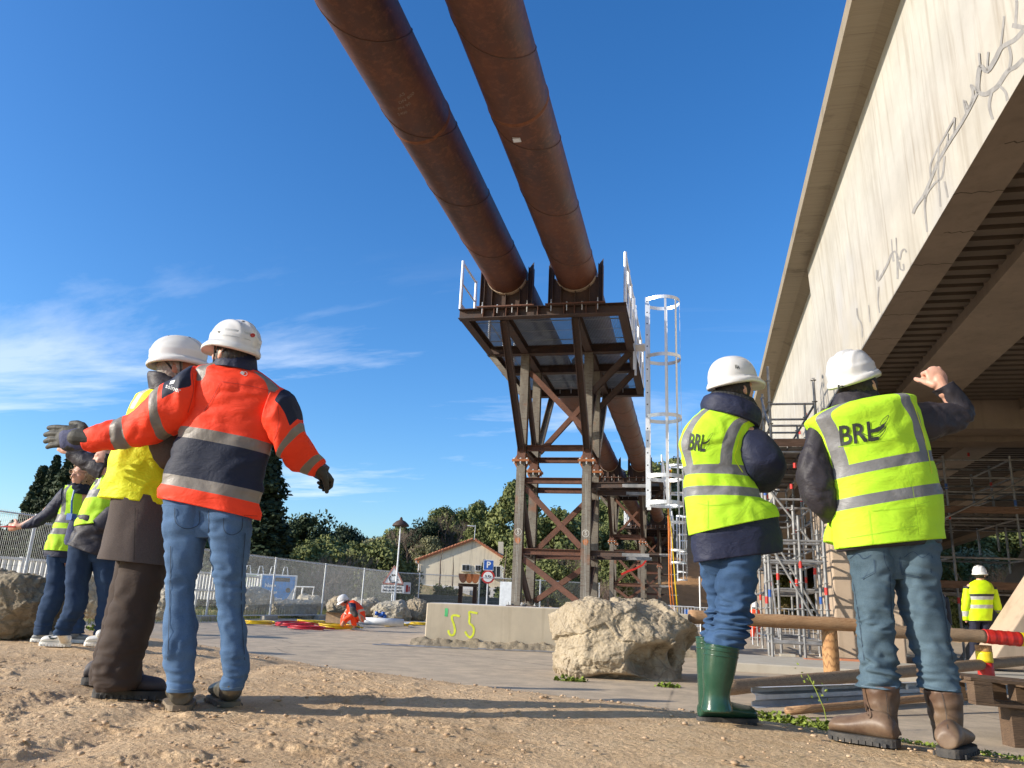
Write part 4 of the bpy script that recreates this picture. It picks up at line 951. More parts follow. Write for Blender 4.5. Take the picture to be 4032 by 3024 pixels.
for p,q_,nm in ((gl_,ap,'roof'),(ap,gr_,'roof')):
    e=(q_-p)/np.linalg.norm(q_-p); p2=p-e*(.35 if p is gl_ else 0); q2=q_+e*(.35 if q_ is gr_ else 0); m=MB(); nrm=np.cross(e,FH); nrm=nrm if nrm[2]>0 else -nrm
    m.add([p2-FH*.25,q2-FH*.25,q2+bkv,p2+bkv,p2-FH*.25+nrm*.16,q2-FH*.25+nrm*.16,q2+bkv+nrm*.16,p2+bkv+nrm*.16],BF)
    L0=np.linalg.norm(q2-p2); k=0
    while k<L0: m.tube([p2+e*k-FH*.25+nrm*.17,p2+e*(k+.28)-FH*.25+nrm*.20],.085,6); k+=.34
    m.build('roof',MT['tile'],H_)
def win(x0,y0,x1,y1,bars=False,sill=True):
    A_,B_,C_,D_=[hp(x,y)-FH*.04 for x,y in ((x0,y1),(x1,y1),(x1,y0),(x0,y0))]; w_=MB(); w_.add([A_,B_,C_,D_,A_-FH*.02,B_-FH*.02,C_-FH*.02,D_-FH*.02],BF); o=w_.build('window',MT['glass'],H_)
    m=MB(); t=.05
    for p,q in ((A_,B_),(B_,C_),(C_,D_),(D_,A_),((A_+B_)/2,(C_+D_)/2)): m.bar(p-FH*.05,q-FH*.05,t,t,FH)
    m.build('window_frame',MT['white_paint'],o)
    if bars:
        m=MB()
        for k in range(1,7): p=A_+(B_-A_)*k/7; q=D_+(C_-D_)*k/7; m.bar(p-FH*.12,q-FH*.12,.02,.02,FH)
        m.build('window_bars',MT['rustdark'],o)
    if sill: m=MB(); m.bar(A_-FH*.1-hd_*.1-up*.06,B_-FH*.1+hd_*.1-up*.06,.08,.2,up); m.build('sill',MT['kerb'],o)
win(1820,2224,1850,2247,True); win(1872,2226,1893,2247,True); win(1937,2230,1971,2273)
m=MB(); A_,B_,C_,D_=[hp(x,y)-FH*.1 for x,y in ((1974,2278),(1997,2279),(1997,2231),(1974,2230))]; m.add([A_,B_,C_,D_,A_-FH*.05,B_-FH*.05,C_-FH*.05,D_-FH*.05],BF); m.build('shutter',MT['white_paint'],H_)
m=MB(); c=hp(1971,2160,3); 
c0=hp(1972,2185,4); c1=hp(1972,2133,4); m.add([c0-hd_*.28,c0+hd_*.28,c0+hd_*.28+FH*.5,c0-hd_*.28+FH*.5,c1-hd_*.28,c1+hd_*.28,c1+hd_*.28+FH*.5,c1-hd_*.28+FH*.5],BF); m.build('chimney',MT['stucco'],H_)
m=MB(); m.tube([hp(1640,2208)-FH*.3,hp(1641,2216)-FH*.25,hp(1650,2222)-FH*.12,hp(1641,2365)-FH*.14],.07,8); m.build('downpipe',MT['gutter'],H_)
m=MB(); m.tube([hp(1867,2130,2),hp(1872,2068,2)],.03,6); m.tube([hp(1840,2070,2),hp(1868,2072,2)],.05,6); m.build('antenna',MT['zinc'],H_)
m=MB(); card(m,hp(1835,2335)-FH*.2,hd_,up,.75,.75,.25); m.disc(hp(1828,2332)-FH*.25,FH,.3,.3); m.build('air_conditioner',MT['gutter'],H_)
tag(MB().box(tuple(atd(1960,2405,26)-np.array([.24,.1,0])*1)  if False else (atd(1998,2350,27)[0]-.25,atd(1998,2350,27)[1]-.1,.55),(atd(1998,2350,27)[0]+.25,atd(1998,2350,27)[1]+.1,1.55)).build('cabinet',MT['zinc'],None),'grey metal cabinet standing left of the nearest tower leg','cabinet')
# low wall with green windbreak mesh in front of the house
p,q=atd(1480,2420,47),atd(2030,2440,50); Wl=thing('garden_wall','low block wall and green windbreak mesh in front of the house','wall',(p[0],p[1],0))
m=MB(); m.add([dz(p,-.1),dz(q,-.1),dz(q,-.1)+FH*.25,dz(p,-.1)+FH*.25,dz(p,.75),dz(q,.75),dz(q,.75)+FH*.25,dz(p,.75)+FH*.25],BF); m.build('block_wall',MT['stucco'],Wl)
p2=p+(q-p)*.27; m=MB(); m.add([dz(p2,-.0)-FH*1.2,dz(q,0)-FH*1.2,dz(q,0)-FH*1.17,dz(p2,0)-FH*1.17,dz(p2,1.15)-FH*1.2,dz(q,1.15)-FH*1.2,dz(q,1.15)-FH*1.17,dz(p2,1.15)-FH*1.17],BF); m.build('windbreak_mesh',MT['greenmesh'],Wl)
# ------------------------------------------------------------------ trees, shrubs near the fence
rg=np.random.default_rng(21)
cyc=[crown('crown',8.0,1.05,260,130,.11,MT['leafdark'],rg,'cone',.02),crown('crown',8.0,1.3,260,130,.12,MT['leafdark'],rg,'cone',.02)]
ct=trunkmesh('trunk',6,.12,rg,0,.3,.9); ct.materials.append(MT['bark'])
def cyp(px,ytop,d,r,label,group=None,k=0,base=None):
    t=atd(px,ytop,d); h=t[2]+.3; tree('cypress_tree','cyp',t[0],t[1],1,label,group,z=-.3 if base is None else base,cm=cyc[k],tm=ct); o=bpy.context.scene.objects[-1] if False else None; T=[x for x in COL.objects if x.name.startswith('cypress_tree')][-1]; return h,r
def cypress(px,ytop,d,r,label,group=None,k=0):
    t=atd(px,ytop,d); z0=float(gheight(np.array([t[0]]),np.array([t[1]]))[0])-.2; T=tree('cypress_tree','cyp',t[0],t[1],1,label,group,z=z0,cm=cyc[k],tm=ct); T.scale=(r,r,(t[2]-z0)/8.0); return T
cypress(1062,1690,40,2.0,'tall dark cypress right beside the man in orange',None,0)
for i,(px,yt,d_,r_,lb) in enumerate([(4,2085,46,.9,'short dark cypress at the left edge, behind the pointing hand'),(58,2050,46,1.0,'dark cypress left of the taller ones, behind the boulder'),(118,1990,45,.95,'dark cypress of middle height, third from the left edge'),(176,1842,44,1.15,'slim dark cypress left of the gloved hand'),(226,1800,43,1.05,'tall dark cypress below the gloved hand'),(300,1760,42,1.3,'broad dark cypress behind the curly haired woman'),(392,1752,41,1.3,'tallest dark cypress behind the raised arm of the second woman'),(455,1800,42,1.2,'dark cypress hidden mostly by the lemon vest'),(560,1990,46,1.3,'dark cypress behind the wool coat')]):
    cypress(px,yt,d_,r_*.92,lb,'cypresses on the left',i%2)
def shrub(name,kind,px,py,d,s,label,sz=1.,group=None):
    p=atd(px,py,d); z0=float(gheight(np.array([p[0]]),np.array([p[1]]))[0]); return tree(name,kind,p[0],p[1],s,label,group,z=z0-.2,sz=sz)
t_=shrub('pine_tree','dark',1185,2400,52,.88,'dark round pine right of the tall cypress',1.18)
upn=[crown('crown',8,2.1,70,200,.16,MT['leafpine'],rg,'pine',.30)]
p=atd(2040,1915,92); T=tree('pine_tree','pine',p[0],p[1],1,'tall pale green pine rising behind the left leg of the nearest tower',None,z=-.2,cm=upn[0]); T.scale=(1.5,1.5,(p[2]+.2)/8)
midl='green tree in the belt just behind the mesh fence'; mido='grey green tree in the belt just behind the mesh fence'
k=0
for i in range(56):
    px=1130+ (i*137)%500; d_=46+((i*53)%17); kd='pine' if i%3 else 'olive'
    if px>1530: continue
    p=atd(px,2400,d_); T=tree('pine_tree' if kd=='pine' else 'oak_tree',kd,p[0],p[1],.62+.30*((i*31)%10)/10,midl if kd=='pine' else mido,'pines behind the fence' if kd=='pine' else 'oaks behind the fence',z=-.8)
for i in range(16):
    px=-60+i*46; d_=38+((i*7)%9); p=atd(px,2400,d_); tree('evergreen_tree','dark',p[0],p[1],.30+.06*((i*3)%4),'dark evergreen in the hedge behind the left fence panels','dark evergreens in the left hedge',z=-.6)
# wood round and behind the towers
for i in range(30):
    px=2060+ (i*61)%430; d_=74+((i*37)%22); p=atd(px,2400,d_); z0=float(gheight(np.array([p[0]]),np.array([p[1]]))[0]); kd='pine' if i%4 else 'olive'
    tree('pine_tree' if kd=='pine' else 'oak_tree',kd,p[0],p[1],.85+.35*((i*13)%7)/7,'green pine seen between the legs of the steel towers' if kd=='pine' else 'grey green oak seen between the legs of the steel towers','pines behind the towers' if kd=='pine' else 'oaks behind the towers',z=z0-.2,sz=1.1)
for i,(px,d_,s_) in enumerate([(2400,66,.8),(2395,58,.62),(2300,60,.7),(2160,58,.72),(2215,62,.8)]): shrub('bush','pine',px,2400,d_,s_,['bushy pine right of the nearest tower','low bush between the first two towers','low bush behind the nearest tower legs','bush left inside the nearest tower','bush seen through the nearest tower'][i])
# bare shrubs
bt=[baretree('branches',3.2,rg,4,None,1.0,.035,7) for _ in range(2)]
for b_ in bt: b_.materials.append(MT['leafbrown'])
for i,(px,py,d_,s_,lb) in enumerate([(1310,2400,40,1.05,'bare brown shrub behind the mesh fence above the crouching worker'),(1385,2400,42,1.15,'bare twiggy tree behind the fence, right of the crouching worker'),(1260,2400,44,.9,'bare shrub left of the crouching worker, behind the fence'),(2190,2400,60,1.9,'leafless purple grey tree framed by the nearest tower'),(2270,2400,62,1.5,'leafless tree behind the right legs of the nearest tower'),(2405,2400,52,1.0,'bare bush between the first and second tower'),(2360,2400,50,.9,'bare bush at the foot of the second tower'),(3920,2400,36,1.3,'bare dark shrub on the slope beyond the viaduct'),(4010,2400,34,1.2,'bare shrub at the right edge on the slope'),(1745,2400,100,2.3,'bare tree on the hill above the house'),(1590,2400,98,2.1,'bare tree on the hill above the lamp post')]):
    p=atd(px,py,d_); z0=float(gheight(np.array([p[0]]),np.array([p[1]]))[0]); o=bpy.data.objects.new('bare_tree',bt[i%2]); COL.objects.link(o); o.location=(p[0],p[1],z0); o.scale=(s_,s_,s_); o.rotation_euler=(0,0,i*1.3); tag(o,lb,'bare tree')
# small planted shrubs by the house
bc=[crown('crown',2.2,1.0,26,80,.13,MT['bush'],rg,'round',.05)]
for px,d_,s_,lb in ((1728,60,.85,'round green bush against the white base of the house'),(1770,62,.8,'small green bush right of the round one by the house'),(1985,60,.9,'small bush at the foot of the house beside the cabinet')):
    p=atd(px,2400,d_); tree('bush','b',p[0],p[1],s_,lb,None,z=-.05,cm=bc[0],tm=ct)
cypress(2019,2275,58,.42,'thin young cypress at the right corner of the house'); cypress(1908,2205,60,.55,'thin cypress behind the parking sign')
# right slope shrubs
for i,(px,py,d_,s_) in enumerate([(3720,2100,52,.8),(3820,2050,56,.9),(3900,2010,58,1.0),(3990,1990,60,1.1),(3760,2020,62,1.0),(3700,1960,66,1.1),(3860,2180,44,.45),(3950,2200,42,.5),(3790,2210,42,.45),(4030,2150,46,.6),(3650,2150,50,.6)]): shrub('slope_tree' if False else 'oak_tree','olive' if i%2 else 'pine',px,py,d_,s_,['pine on the grassy slope under the viaduct','oak on the grassy slope under the viaduct'][i%2],1,['pines on the right slope','oaks on the right slope'][i%2])
# ------------------------------------------------------------------ grass and weeds
def blades(name,regions,label,mat,seed):
    r_=np.random.default_rng(seed); V=[];F=[];n=0
    for (x0,x1,y0,y1,N,h) in regions:
        for k in range(N):
            x=x0+(x1-x0)*r_.random(); y=y0+(y1-y0)*r_.random(); z=float(gheight(np.array([x]),np.array([y]))[0])-.05 if N<1500 else bank(x,y)*1.0-.04; z=float(z); a=r_.random()*6.28; hh=h*(.5+r_.random()); w=.006+.01*h; dx,dy=math.cos(a)*w,math.sin(a)*w; lx,ly=r_.normal(0,.25*hh,2)
            V+=[(x-dx,y-dy,z),(x+dx,y+dy,z),(x+lx,y+ly,z+hh)]; F.append((n,n+1,n+2)); n+=3
    me=bpy.data.meshes.new(name); me.from_pydata(V,[],F); me.materials.append(mat); return tag(mkobj(name,me,None),label,'grass',kind='stuff')
blades('verge_grass',[(-17,-13.9,20,34,6000,.28),(-15.5,-13.0,14,22,1500,.2),(-15,-10,34.5,37,1500,.2)],'green grass growing among the boulders behind the fence',MT['grassm'],4)
def leafpatch(name,items,label,mat,seed,size=.03):
    r_=np.random.default_rng(seed); C=[];N=[]
    for (x,y,rx,ry,h,n) in items:
        for k in range(n):
            a=r_.random()*6.28; q=math.sqrt(r_.random()); px=x+rx*q*math.cos(a); py=y+ry*q*math.sin(a); C.append((px,py,float(gheight(np.array([px]),np.array([py]))[0])-.02+h*r_.random()*(1-q*.6))); N.append((0,0,1))
    V,F=leafquads(np.array(C),np.array(N,float),size,r_,asp=1.2); me=np_mesh(name,V,F,mat,False,{'tint':np.repeat(r_.random(len(C))*.7,4)}); return tag(mkobj(name,me,None),label,'weeds',kind='stuff')
w1=[]
for px,py in ((3130,2760),(3200,2770),(3280,2785),(3350,2800),(3060,2745),(2980,2740),(3420,2810)):
    p=atd(px,py,6.7-.4*(px-3130)/300); w1.append((p[0],p[1],.22,.12,.11,150))
leafpatch('weeds',w1,'green leafy weeds along the edge of the bank behind the boots',MT['weed'],6,.035)
w2=[]
for px,py,dd in ((3600,2830,4.9),(3850,2850,4.9),(3950,2880,4.7),(3700,2800,5.4),(3980,2940,4.3),(3480,2830,5.3),(3900,2990,4.0),(3560,2870,4.7)):
    p=atd(px,py,dd); w2.append((p[0],p[1],.34,.16,.018,170))
leafpatch('moss',w2,'low green moss and weeds on the gravel at the right',MT['weed'],7,.016)
w3=[]
for px,py,dd in ((2225,2680,9.9),(2270,2690,9.9),(2620,2690,9.6),(2640,2695,9.6),(390,2430,11),(240,2420,12),(420,2445,10.5)):
    p=atd(px,py,dd); w3.append((p[0],p[1],.14,.10,.10,90))
leafpatch('tufts',w3,'small green tufts at the foot of the boulders',MT['weed'],8,.04)
# one taller weed
m=MB(); p=atd(3260,2790,6.6); zb=float(bank(p[0],p[1])); st=[(p[0],p[1],zb-.05),(p[0]-.03,p[1],zb+.15),(p[0]-.09,p[1],zb+.30),(p[0]-.14,p[1],zb+.40)]; m.tube(st,.004,5)
for k in range(26):
    q=Vector(st[1]).lerp(Vector(st[3]),rg.random()); v=Vector(rg.normal(0,.045,3)); c=q+v; s=.012; w=Vector(rg.normal(0,1,3)).normalized()*s; u_=Vector(rg.normal(0,1,3)).normalized()*s; m.add([c-w,c-u_,c+w,c+u_],[(0,1,2,3)])
tag(m.build('weed_plant',MT['weed'],None),'thin tall weed standing in front of the fallen log','weed')
# ------------------------------------------------------------------ log fence on the right
LF=thing('log_fence','round timber rail fence, right end painted red and yellow','log fence',tuple(atd(3400,2660,11)))
d_=11.0
def log(a,b,r,mat,nm,seed,par=LF,n=20,k=30,taper=1):
    a=np.array(a);b=np.array(b); m=MB(); P=[a+(b-a)*i/k for i in range(k+1)]; m.tube(P,[r*(1+.03*math.sin(i*.8+seed)+.02*math.sin(i*2.1)) for i in range(k+1)],n); return m.build(nm,MT[mat],par,True)
log(atd(2715,2428,10.9),atd(3385,2462,d_),.088,'pine','rail',1)
log(atd(3370,2480,d_-.05),atd(3878,2506,d_-.05),.085,'greywood','rail',2)
rr=log(atd(3874,2505,d_-.05),atd(4012,2517,d_-.05),.094,'redpaint','painted_rail',3); log(atd(4012,2517,d_-.05),atd(4300,2530,d_-.05),.092,'yellowpaint','painted_rail',4)
def post(px,d,z0,z1,r,mat,nm='post',cap=True): p=atd(px,2500,d); return log((p[0],p[1],z0),(p[0],p[1],z1),r,mat,nm,5,k=8)
post(3266,d_+.05,.06,.74,.105,'pinepost'); post(2790,d_+.05,.0,.74,.1,'pinepost')
p=atd(3866,2500,d_+.05); zq=lambda y: atd(3866,y,d_+.05)[2]
log((p[0],p[1],-.05),(p[0],p[1],zq(2607)),.098,'redpaint','post',6,k=5); log((p[0],p[1],zq(2607)),(p[0],p[1],zq(2565)),.101,'yellowpaint','post_band',6,k=4); log((p[0],p[1],zq(2565)),(p[0],p[1],zq(2540)),.099,'pinepost','post_band',6,k=3)
# fallen timber and crash barrier lying on the road edge
fa,fb=atd(2850,2762,8.0),atd(4300,2590,13.2); fa[2]=.16; T=thing('fallen_log','long weathered timber lying behind the boots','log',tuple(fa)); log(fa,fb+np.array([0,0,.05]),.07,'greywood','timber',7,T,k=60)
a_,b_=atd(2960,2778,7.6),atd(4300,2620,11.8); T=thing('crash_barrier','galvanised crash barrier rail lying on the ground in front of the fallen timber','crash barrier',tuple(a_))
m=MB(); ax=(b_-a_); ax[2]=0; Ln=np.linalg.norm(ax); ax/=Ln; sd_=np.array([ax[1],-ax[0],0]); a_[2]=.10;
prof=[(.06,.02),(.0,.03),(.0,.07),(.05,.09),(.05,.13),(0,.15),(0,.19),(.05,.20),(.14,.205)]
vs=[]
for q in (a_,a_+ax*Ln):
    vs+=[q+sd_*o+np.array([0,0,z-.08]) for o,z in prof]
n=len(prof); m.add(vs,[(i,i+1,n+i+1,n+i) for i in range(n-1)]+[(n+i,n+i+1,i+1,i) for i in range(n-1)][::1]); bo=m.build('barrier_rail',MT['zinc'],T); sm=bo.modifiers.new('s','SOLIDIFY'); sm.thickness=.004
m=MB()
for k in range(7): q=a_+ax*(1.0+k*.75)+sd_*.03+np.array([0,0,.07+.01*(k%2)]); m.tube([q-sd_*.03,q+sd_*.03],.028,10)
m.build('bolts',MT['bolt'],T)
log(atd(3100,2800,7.3),atd(3900,2725,8.6),.035,'pine','pole',8,T,k=10)
# pallet at the right edge
T=thing('pallet','dark weathered wooden pallet propped up at the right edge','pallet',tuple(atd(3960,2820,6.0)))
o_=atd(3843,2775,6.1); ax=RH; m=MB()
def obox(nm,x0,x1,y0,y1,z0,z1,mat='palwood'):
    m=MB(); c=np.array(o_); sl=-.05
    v=[c+RH*x+FH*y+up*(z+sl*x) for z in (z0,z1) for x,y in ((x0,y0),(x1,y0),(x1,y1),(x0,y1))]; m.add(v,BF); return m.build(nm,MT[mat],T,bevel=.004)
for y in (0,.13,.33,.52,.70): obox('deck_board',-.02,1.2,y,y+.09,.165,.19)
for y in (0,.36,.7):
    obox('bottom_board',0,1.2,y,y+.10,0,.022)
    for x in (0,.53,1.06): obox('block',x,x+.14,y,y+.10,.022,.14)
for x in (0,.53,1.06): obox('stringer',x,x+.14,0,.8,.14,.165)
obox('prop',.28,.42,.05,.2,-.34,0,'palwood')
# ------------------------------------------------------------------ hoses, box, roll of pipe near the worker
def hose(px,py,rx,ry,turns,mat,label,seed,d=None):
    p=atz(px,py,.02); r_=np.random.default_rng(seed); P=[]; N=turns*26
    for i in range(N+1):
        t=2*PI*i/26; q=1+.10*math.sin(t*.37+seed)+r_.normal(0,.01); P.append(tuple(p+RH*rx*q*math.cos(t)+FH*ry*q*math.sin(t)+up*(.018+.012*(i/26)+.02*math.sin(t*1.3+seed))))
    P.append(tuple(p+RH*(rx*1.6)+FH*.2+up*.03)); m=MB(); m.tube(P,.017,6); return tag(m.build('hose_coil',MT[mat],None,True),label,'hose','coiled hoses on the asphalt')
MT['yhose']=plain('yellow_hose',(.75,.50,.01),.45); MT['rhose']=plain('red_hose',(.50,.02,.03),.45)

hose(1010,2458,.42,.5,5,'yhose','yellow hose coil partly hidden by the blue jeans',1); hose(1160,2466,.45,.6,6,'rhose','red hose coil left of the crouching worker',2); hose(1205,2477,.42,.4,4,'rhose','second red hose coil, nearer and longer',3); hose(1222,2452,.40,.5,4,'yhose','yellow hose coil by the fence foot behind the red coils',4); hose(1325,2474,.42,.55,7,'yhose','yellow hose coil under the hands of the crouching worker',5); hose(1562,2465,.35,.4,4,'yhose','yellow hose coil left of the concrete foundation',6); hose(1655,2460,.35,.4,4,'yhose','yellow hose coil at the corner of the concrete foundation',9)
p=atd(1320,2436,24); T=thing('cardboard_box','open cardboard box beside the crouching worker','box',(p[0],p[1],0)); m=MB(); v=[p+RH*x+FH*y+up*z for z in (-.16,.16) for x,y in ((-.25,-.15),(.2,-.2),(.25,.2),(-.2,.25))]; 
for q in v: q[2]=max(q[2],.0)
m.add(v,BF[:1]+BF[2:]); o=m.build('carton',MT['card'],T); o.modifiers.new('s','SOLIDIFY').thickness=.01
m=MB(); m.add([v[4],v[5],v[5]-FH*.16+up*.02,v[4]-FH*.16+up*.02],[(0,1,2,3),(3,2,1,0)]); m.build('flap',MT['card'],T)
p0,p1=atd(1400,2436,24.5),atd(1590,2445,24.5); p0[2]=p1[2]=.16; m=MB(); m.tube([p0,p1],.11,20); pb=m.build('roll_core',MT['white_paint'],None,True); pb.name='geotextile_roll'; tag(pb,'long white roll lying on the asphalt behind the crouching worker','roll')
m=MB(); v=[atz(1400,2462,.008),atz(1680,2455,.008),atz(1690,2448,.008),atz(1420,2452,.008)]; m.add(v,[(0,1,2,3)]); tag(m.build('plastic_sheet',MT['white_paint'],None),'thin pale plastic sheet spread on the asphalt beside the roll','sheet')
m=MB(); p=atd(1503,2424,26); 
for k in range(10): q=p+rg.normal(0,.07,3); m.tube([q-up*.06,q+up*.06],.06,6)
tag(m.build('blue_sack',MT['bluecloth'] if 'bluecloth' in MT else MT['blue'],None,True),'small crumpled bright blue plastic bag by the lamp post','bag')
# ------------------------------------------------------------------ tube and coupler scaffold at the pier
def scaffold(label,name,xs,ys,ztops,levels,deckz,z0=0.,diag=(),boards=None,lab2=None):
    T=thing(name,label,'scaffold',(xs[0],ys[0],z0))
    rgs=np.random.default_rng(int(xs[0]*10)+3)
    for i,x in enumerate(xs):
        for j,y in enumerate(ys):
            m=MB(); m.tube([(x,y,z0+.08),(x,y,ztops(i,j))],.030,8); st=m.build('standard',MT['scaf'],T)
            m=MB(); z=z0+.5
            while z<ztops(i,j): m.tube([(x,y,z-.006),(x,y,z+.006)],.062,10); z+=.5
            m.build('rosette',MT['scaf'],st)
            m=MB(); zr=z0+.8+rgs.random(); m.tube([(x,y,zr),(x,y,zr+.14)],.0315,8); m.tube([(x,y,zr+2.0),(x,y,zr+2.1)],.0315,8); m.build('colour_band',MT['redtape'] if rgs.random()<.7 else MT['blue'],st)
            if z0<.1: m=MB(); m.box((x-.09,y-.09,z0-.0),(x+.09,y+.09,z0+.012)); m.tube([(x,y,z0),(x,y,z0+.3)],.019,8); m.build('base_jack',MT['bolt'],st)
    for z in levels:
        for j,y in enumerate(ys):
            for i in range(len(xs)-1):
                m=MB(); m.tube([(xs[i],y,z),(xs[i+1],y,z)],.026,8); m.build('ledger',MT['scaf'],T)
        for x in xs:
            for j in range(len(ys)-1):
                m=MB(); m.tube([(x,ys[j],z+.0),(x,ys[j+1],z)],.026,8); m.build('ledger',MT['scaf'],T)
    for a,b in diag: m=MB(); m.tube([a,b],.026,8); m.build('brace',MT['scaf'],T)
    for z in deckz:
        x0,x1,y0,y1=min(xs),max(xs),min(ys),max(ys); y=y0
        x=x0+.03
        while x<x1-.1:
            m=MB(); w=min(.31,x1-x); m.box((x,y0,z),(x+w-.012,y1,z+.05)); 
            yy=y0+.3
            while yy<y1: m.box((x+.01,yy,z-.035),(x+w-.03,yy+.05,z)); yy+=.75
            m.build('deck_plank',MT['plank'],T); x+=.32
        m=MB(); m.box((x0+.06,y0-.045,z+.05),(x1-.02,y0-.015,z+.22)); m.build('toe_board',MT['ply'],T)
    return T
MT['plank']=m_noise('steel_plank',(.09,.075,.06),(.14,.12,.10),8,.7,.3,.2); MT['redtape']=plain('red_band',(.62,.03,.02),.5)
sx=[1.85,2.82]; sy=[17.9,19.4,20.9,22.4,23.9]
scaffold('steel tube scaffold tower beside the viaduct pier with a planked deck','scaffold',sx,sy,lambda i,j:6.25-(.0 if i==0 else .3)-.15*j+(.1 if j==0 else 0),(.35,1.4,2.0,2.35,3.3,4.35,4.95,5.45),(4.42,),0.,
  [((1.85,17.87,2.35),(2.82,17.87,.5)),((1.2,17.87,4.3),(2.82,17.87,2.0)),((1.82,17.9,4.95),(1.82,19.4,6.0)),((1.82,19.4,4.45),(1.82,20.9,5.5)),((1.82,17.9,.4),(1.82,19.4,2.3))])
scaffold('second scaffold bay standing in front of the pier, between the two men in yellow','scaffold',[1.55,2.15,2.6],[16.6,17.3],lambda i,j:3.3-.5*i+.3*j,(.35,1.9,2.3),(),0.,[((1.6,16.57,2.2),(2.6,16.57,.35))])
scaffold('scaffold platform hung under the viaduct beyond the pier, right','hanging_scaffold',[3.3,4.8,6.3,7.8,9.3,10.8],[21.2,22.6,24.0],lambda i,j:4.9,(3.35,4.0,4.35,4.8),(3.42,),2.6,[((3.6,21.1,2.0),(8.6,21.1,4.6))])
scaffold('dark scaffold legs on the ground under the viaduct, behind the yellow coated worker','scaffold',[4.4,5.35,6.3,8.0],[21.2,22.6],lambda i,j:3.3,(.6,1.55,1.75,2.4),(1.62,),0.,[])
# bricks and timber packs around the scaffold feet
for i,(x,y,l,w,h,lb) in enumerate([(2.1,16.3,.55,.22,.10,'reddish timber pack left of the log post'),(2.75,16.5,.6,.25,.12,'reddish timber pack under the scaffold foot by the log post'),(3.3,16.9,.5,.25,.1,'brown block lying in front of the pier'),(4.55,16.8,.6,.25,.13,'terracotta block between the jeans of the raised-arm man'),(4.9,17.0,.5,.3,.12,'terracotta block right of the other between the jeans'),(1.75,17.2,.3,.3,.12,'grey base block under the left scaffold tube')]):
    tag(MB().box((x,y,.0),(x+l,y+w,h)).build('timber_pack',MT['tile'] if i<5 else MT['kerb'],None,bevel=.01),lb,'block')
# inclined concrete struts at the right edge
def strut(label,base,top,w,d,th,mat='pier'):
    T=thing('concrete_strut',label,'concrete strut',tuple(atd(base[0],base[1],d))); m=MB(); A0=atd(*base,d); B0=atd(*top,d); v=[A0,A0+RH*w,B0+RH*w,B0]; v2=[q+FH*th for q in v]; m.add(v+v2,[(0,1,2,3),(7,6,5,4),(0,4,5,1),(1,5,6,2),(2,6,7,3),(3,7,4,0)]); m.build('strut_body',MT[mat],T,bevel=.02)
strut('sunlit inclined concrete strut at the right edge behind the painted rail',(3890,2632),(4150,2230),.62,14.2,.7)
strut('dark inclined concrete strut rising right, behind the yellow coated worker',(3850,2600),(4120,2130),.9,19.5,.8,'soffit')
# orange and yellow cables hanging from the second tower
MT['cable']=plain('orange_cable',(.70,.20,.03),.5)
for i,(dx,lb) in enumerate([(0,'orange cable hanging down beside the ladder cage'),(14,'second orange cable hanging beside the first'),(-10,'thin orange cable left of the others')]):
    P=[atd(2640+dx*.3,1850,38),atd(2630,2000,38),atd(2638+dx*.5,2100,38),atd(2645+dx,2300,38),atd(2655+dx,2410,38)]; m=MB(); m.tube(P,.03,6); tag(m.build('cable',MT['cable'] if i!=1 else MT['yhose'],None,True),lb,'cable','cables hanging from the second tower')
# barrier tape on the second tower's bracket
m=MB(); P=[atd(x,y,36.5) for x,y in ((2525,2200),(2545,2205),(2530,2225),(2500,2240),(2470,2250),(2446,2262))]; ribbon(m,P,.09,-FH); tag(m.build('barrier_tape',MT['redtape'],None),'red and white barrier tape tied to the ladder bracket','barrier tape')
# crowd barriers beyond the rock
def barrier():
    T=thing('crowd_barrier','x','crowd barrier',(0,0,0)); m=MB(); m.tube([(0,0,0),(0,0,1.05),(2.2,0,1.05),(2.2,0,0)],.02,8); m.tube([(0,0,.2),(2.2,0,.2)],.016,6); m.build('tube_frame',MT['zinc'],T); m=MB()
    for k in range(1,16): m.tube([(k*2.2/16,0,.2),(k*2.2/16,0,1.05)],.008,5)
    m.build('bars',MT['zinc'],T); return T
cb_=barrier()
for i,(px,d_,rz_,lb) in enumerate([(2350,31,.1,'crowd barrier right of the nearest tower, left one'),(2440,33,.15,'crowd barrier at the foot of the second tower'),(2530,35,.1,'crowd barrier right of the second tower foot'),(2640,38,.1,'crowd barrier behind the hanging cables'),(2740,40,.2,'crowd barrier left of the green booted man'),(2960,24,.2,'low barrier behind the rail beside the green booted man')]):
    p=atd(px,2420,d_); o=cb_ if i==0 else copy_tree(cb_); o.location=(p[0],p[1],.0 if i!=5 else 0); o.rotation_euler=(0,0,rz_); o['label']=lb; o['category']='crowd barrier'; o['group']='crowd barriers beyond the rock'
# white posts, blue crate and stone blocks far beyond
for i,(px,y0,d_,mt,nm,lb,s) in enumerate([(2758,2390,34,'white_paint','post','slim white post left of the green booted man',0),(2712,2385,44,'blue','crate','small blue crate far beyond the rock',1),(2620,2395,46,'pier','stone_block','pale stone block far beyond the rock',2),(2560,2395,48,'pier','stone_block','second pale stone block beyond the rock, left of the first',2)]):
    p=atd(px,2420,d_)
    if s==0: m=MB(); m.tube([(p[0],p[1],0),(p[0],p[1],2.3)],.035,8)
    elif s==1: m=MB(); m.box((p[0]-.25,p[1]-.2,0),(p[0]+.25,p[1]+.2,.95)); m.box((p[0]-.2,p[1]-.21,.3),(p[0]+.2,p[1]-.2,.6))
    else: m=MB(); m.box((p[0]-.7,p[1]-.4,0),(p[0]+.6,p[1]+.4,1.0)); m.box((p[0]-.55,p[1]-.3,1.0),(p[0]+.45,p[1]+.3,1.1))
    tag(m.build(nm,MT[mt],None,bevel=.02),lb,nm.replace('_',' '))
m=MB(); V=[]; 
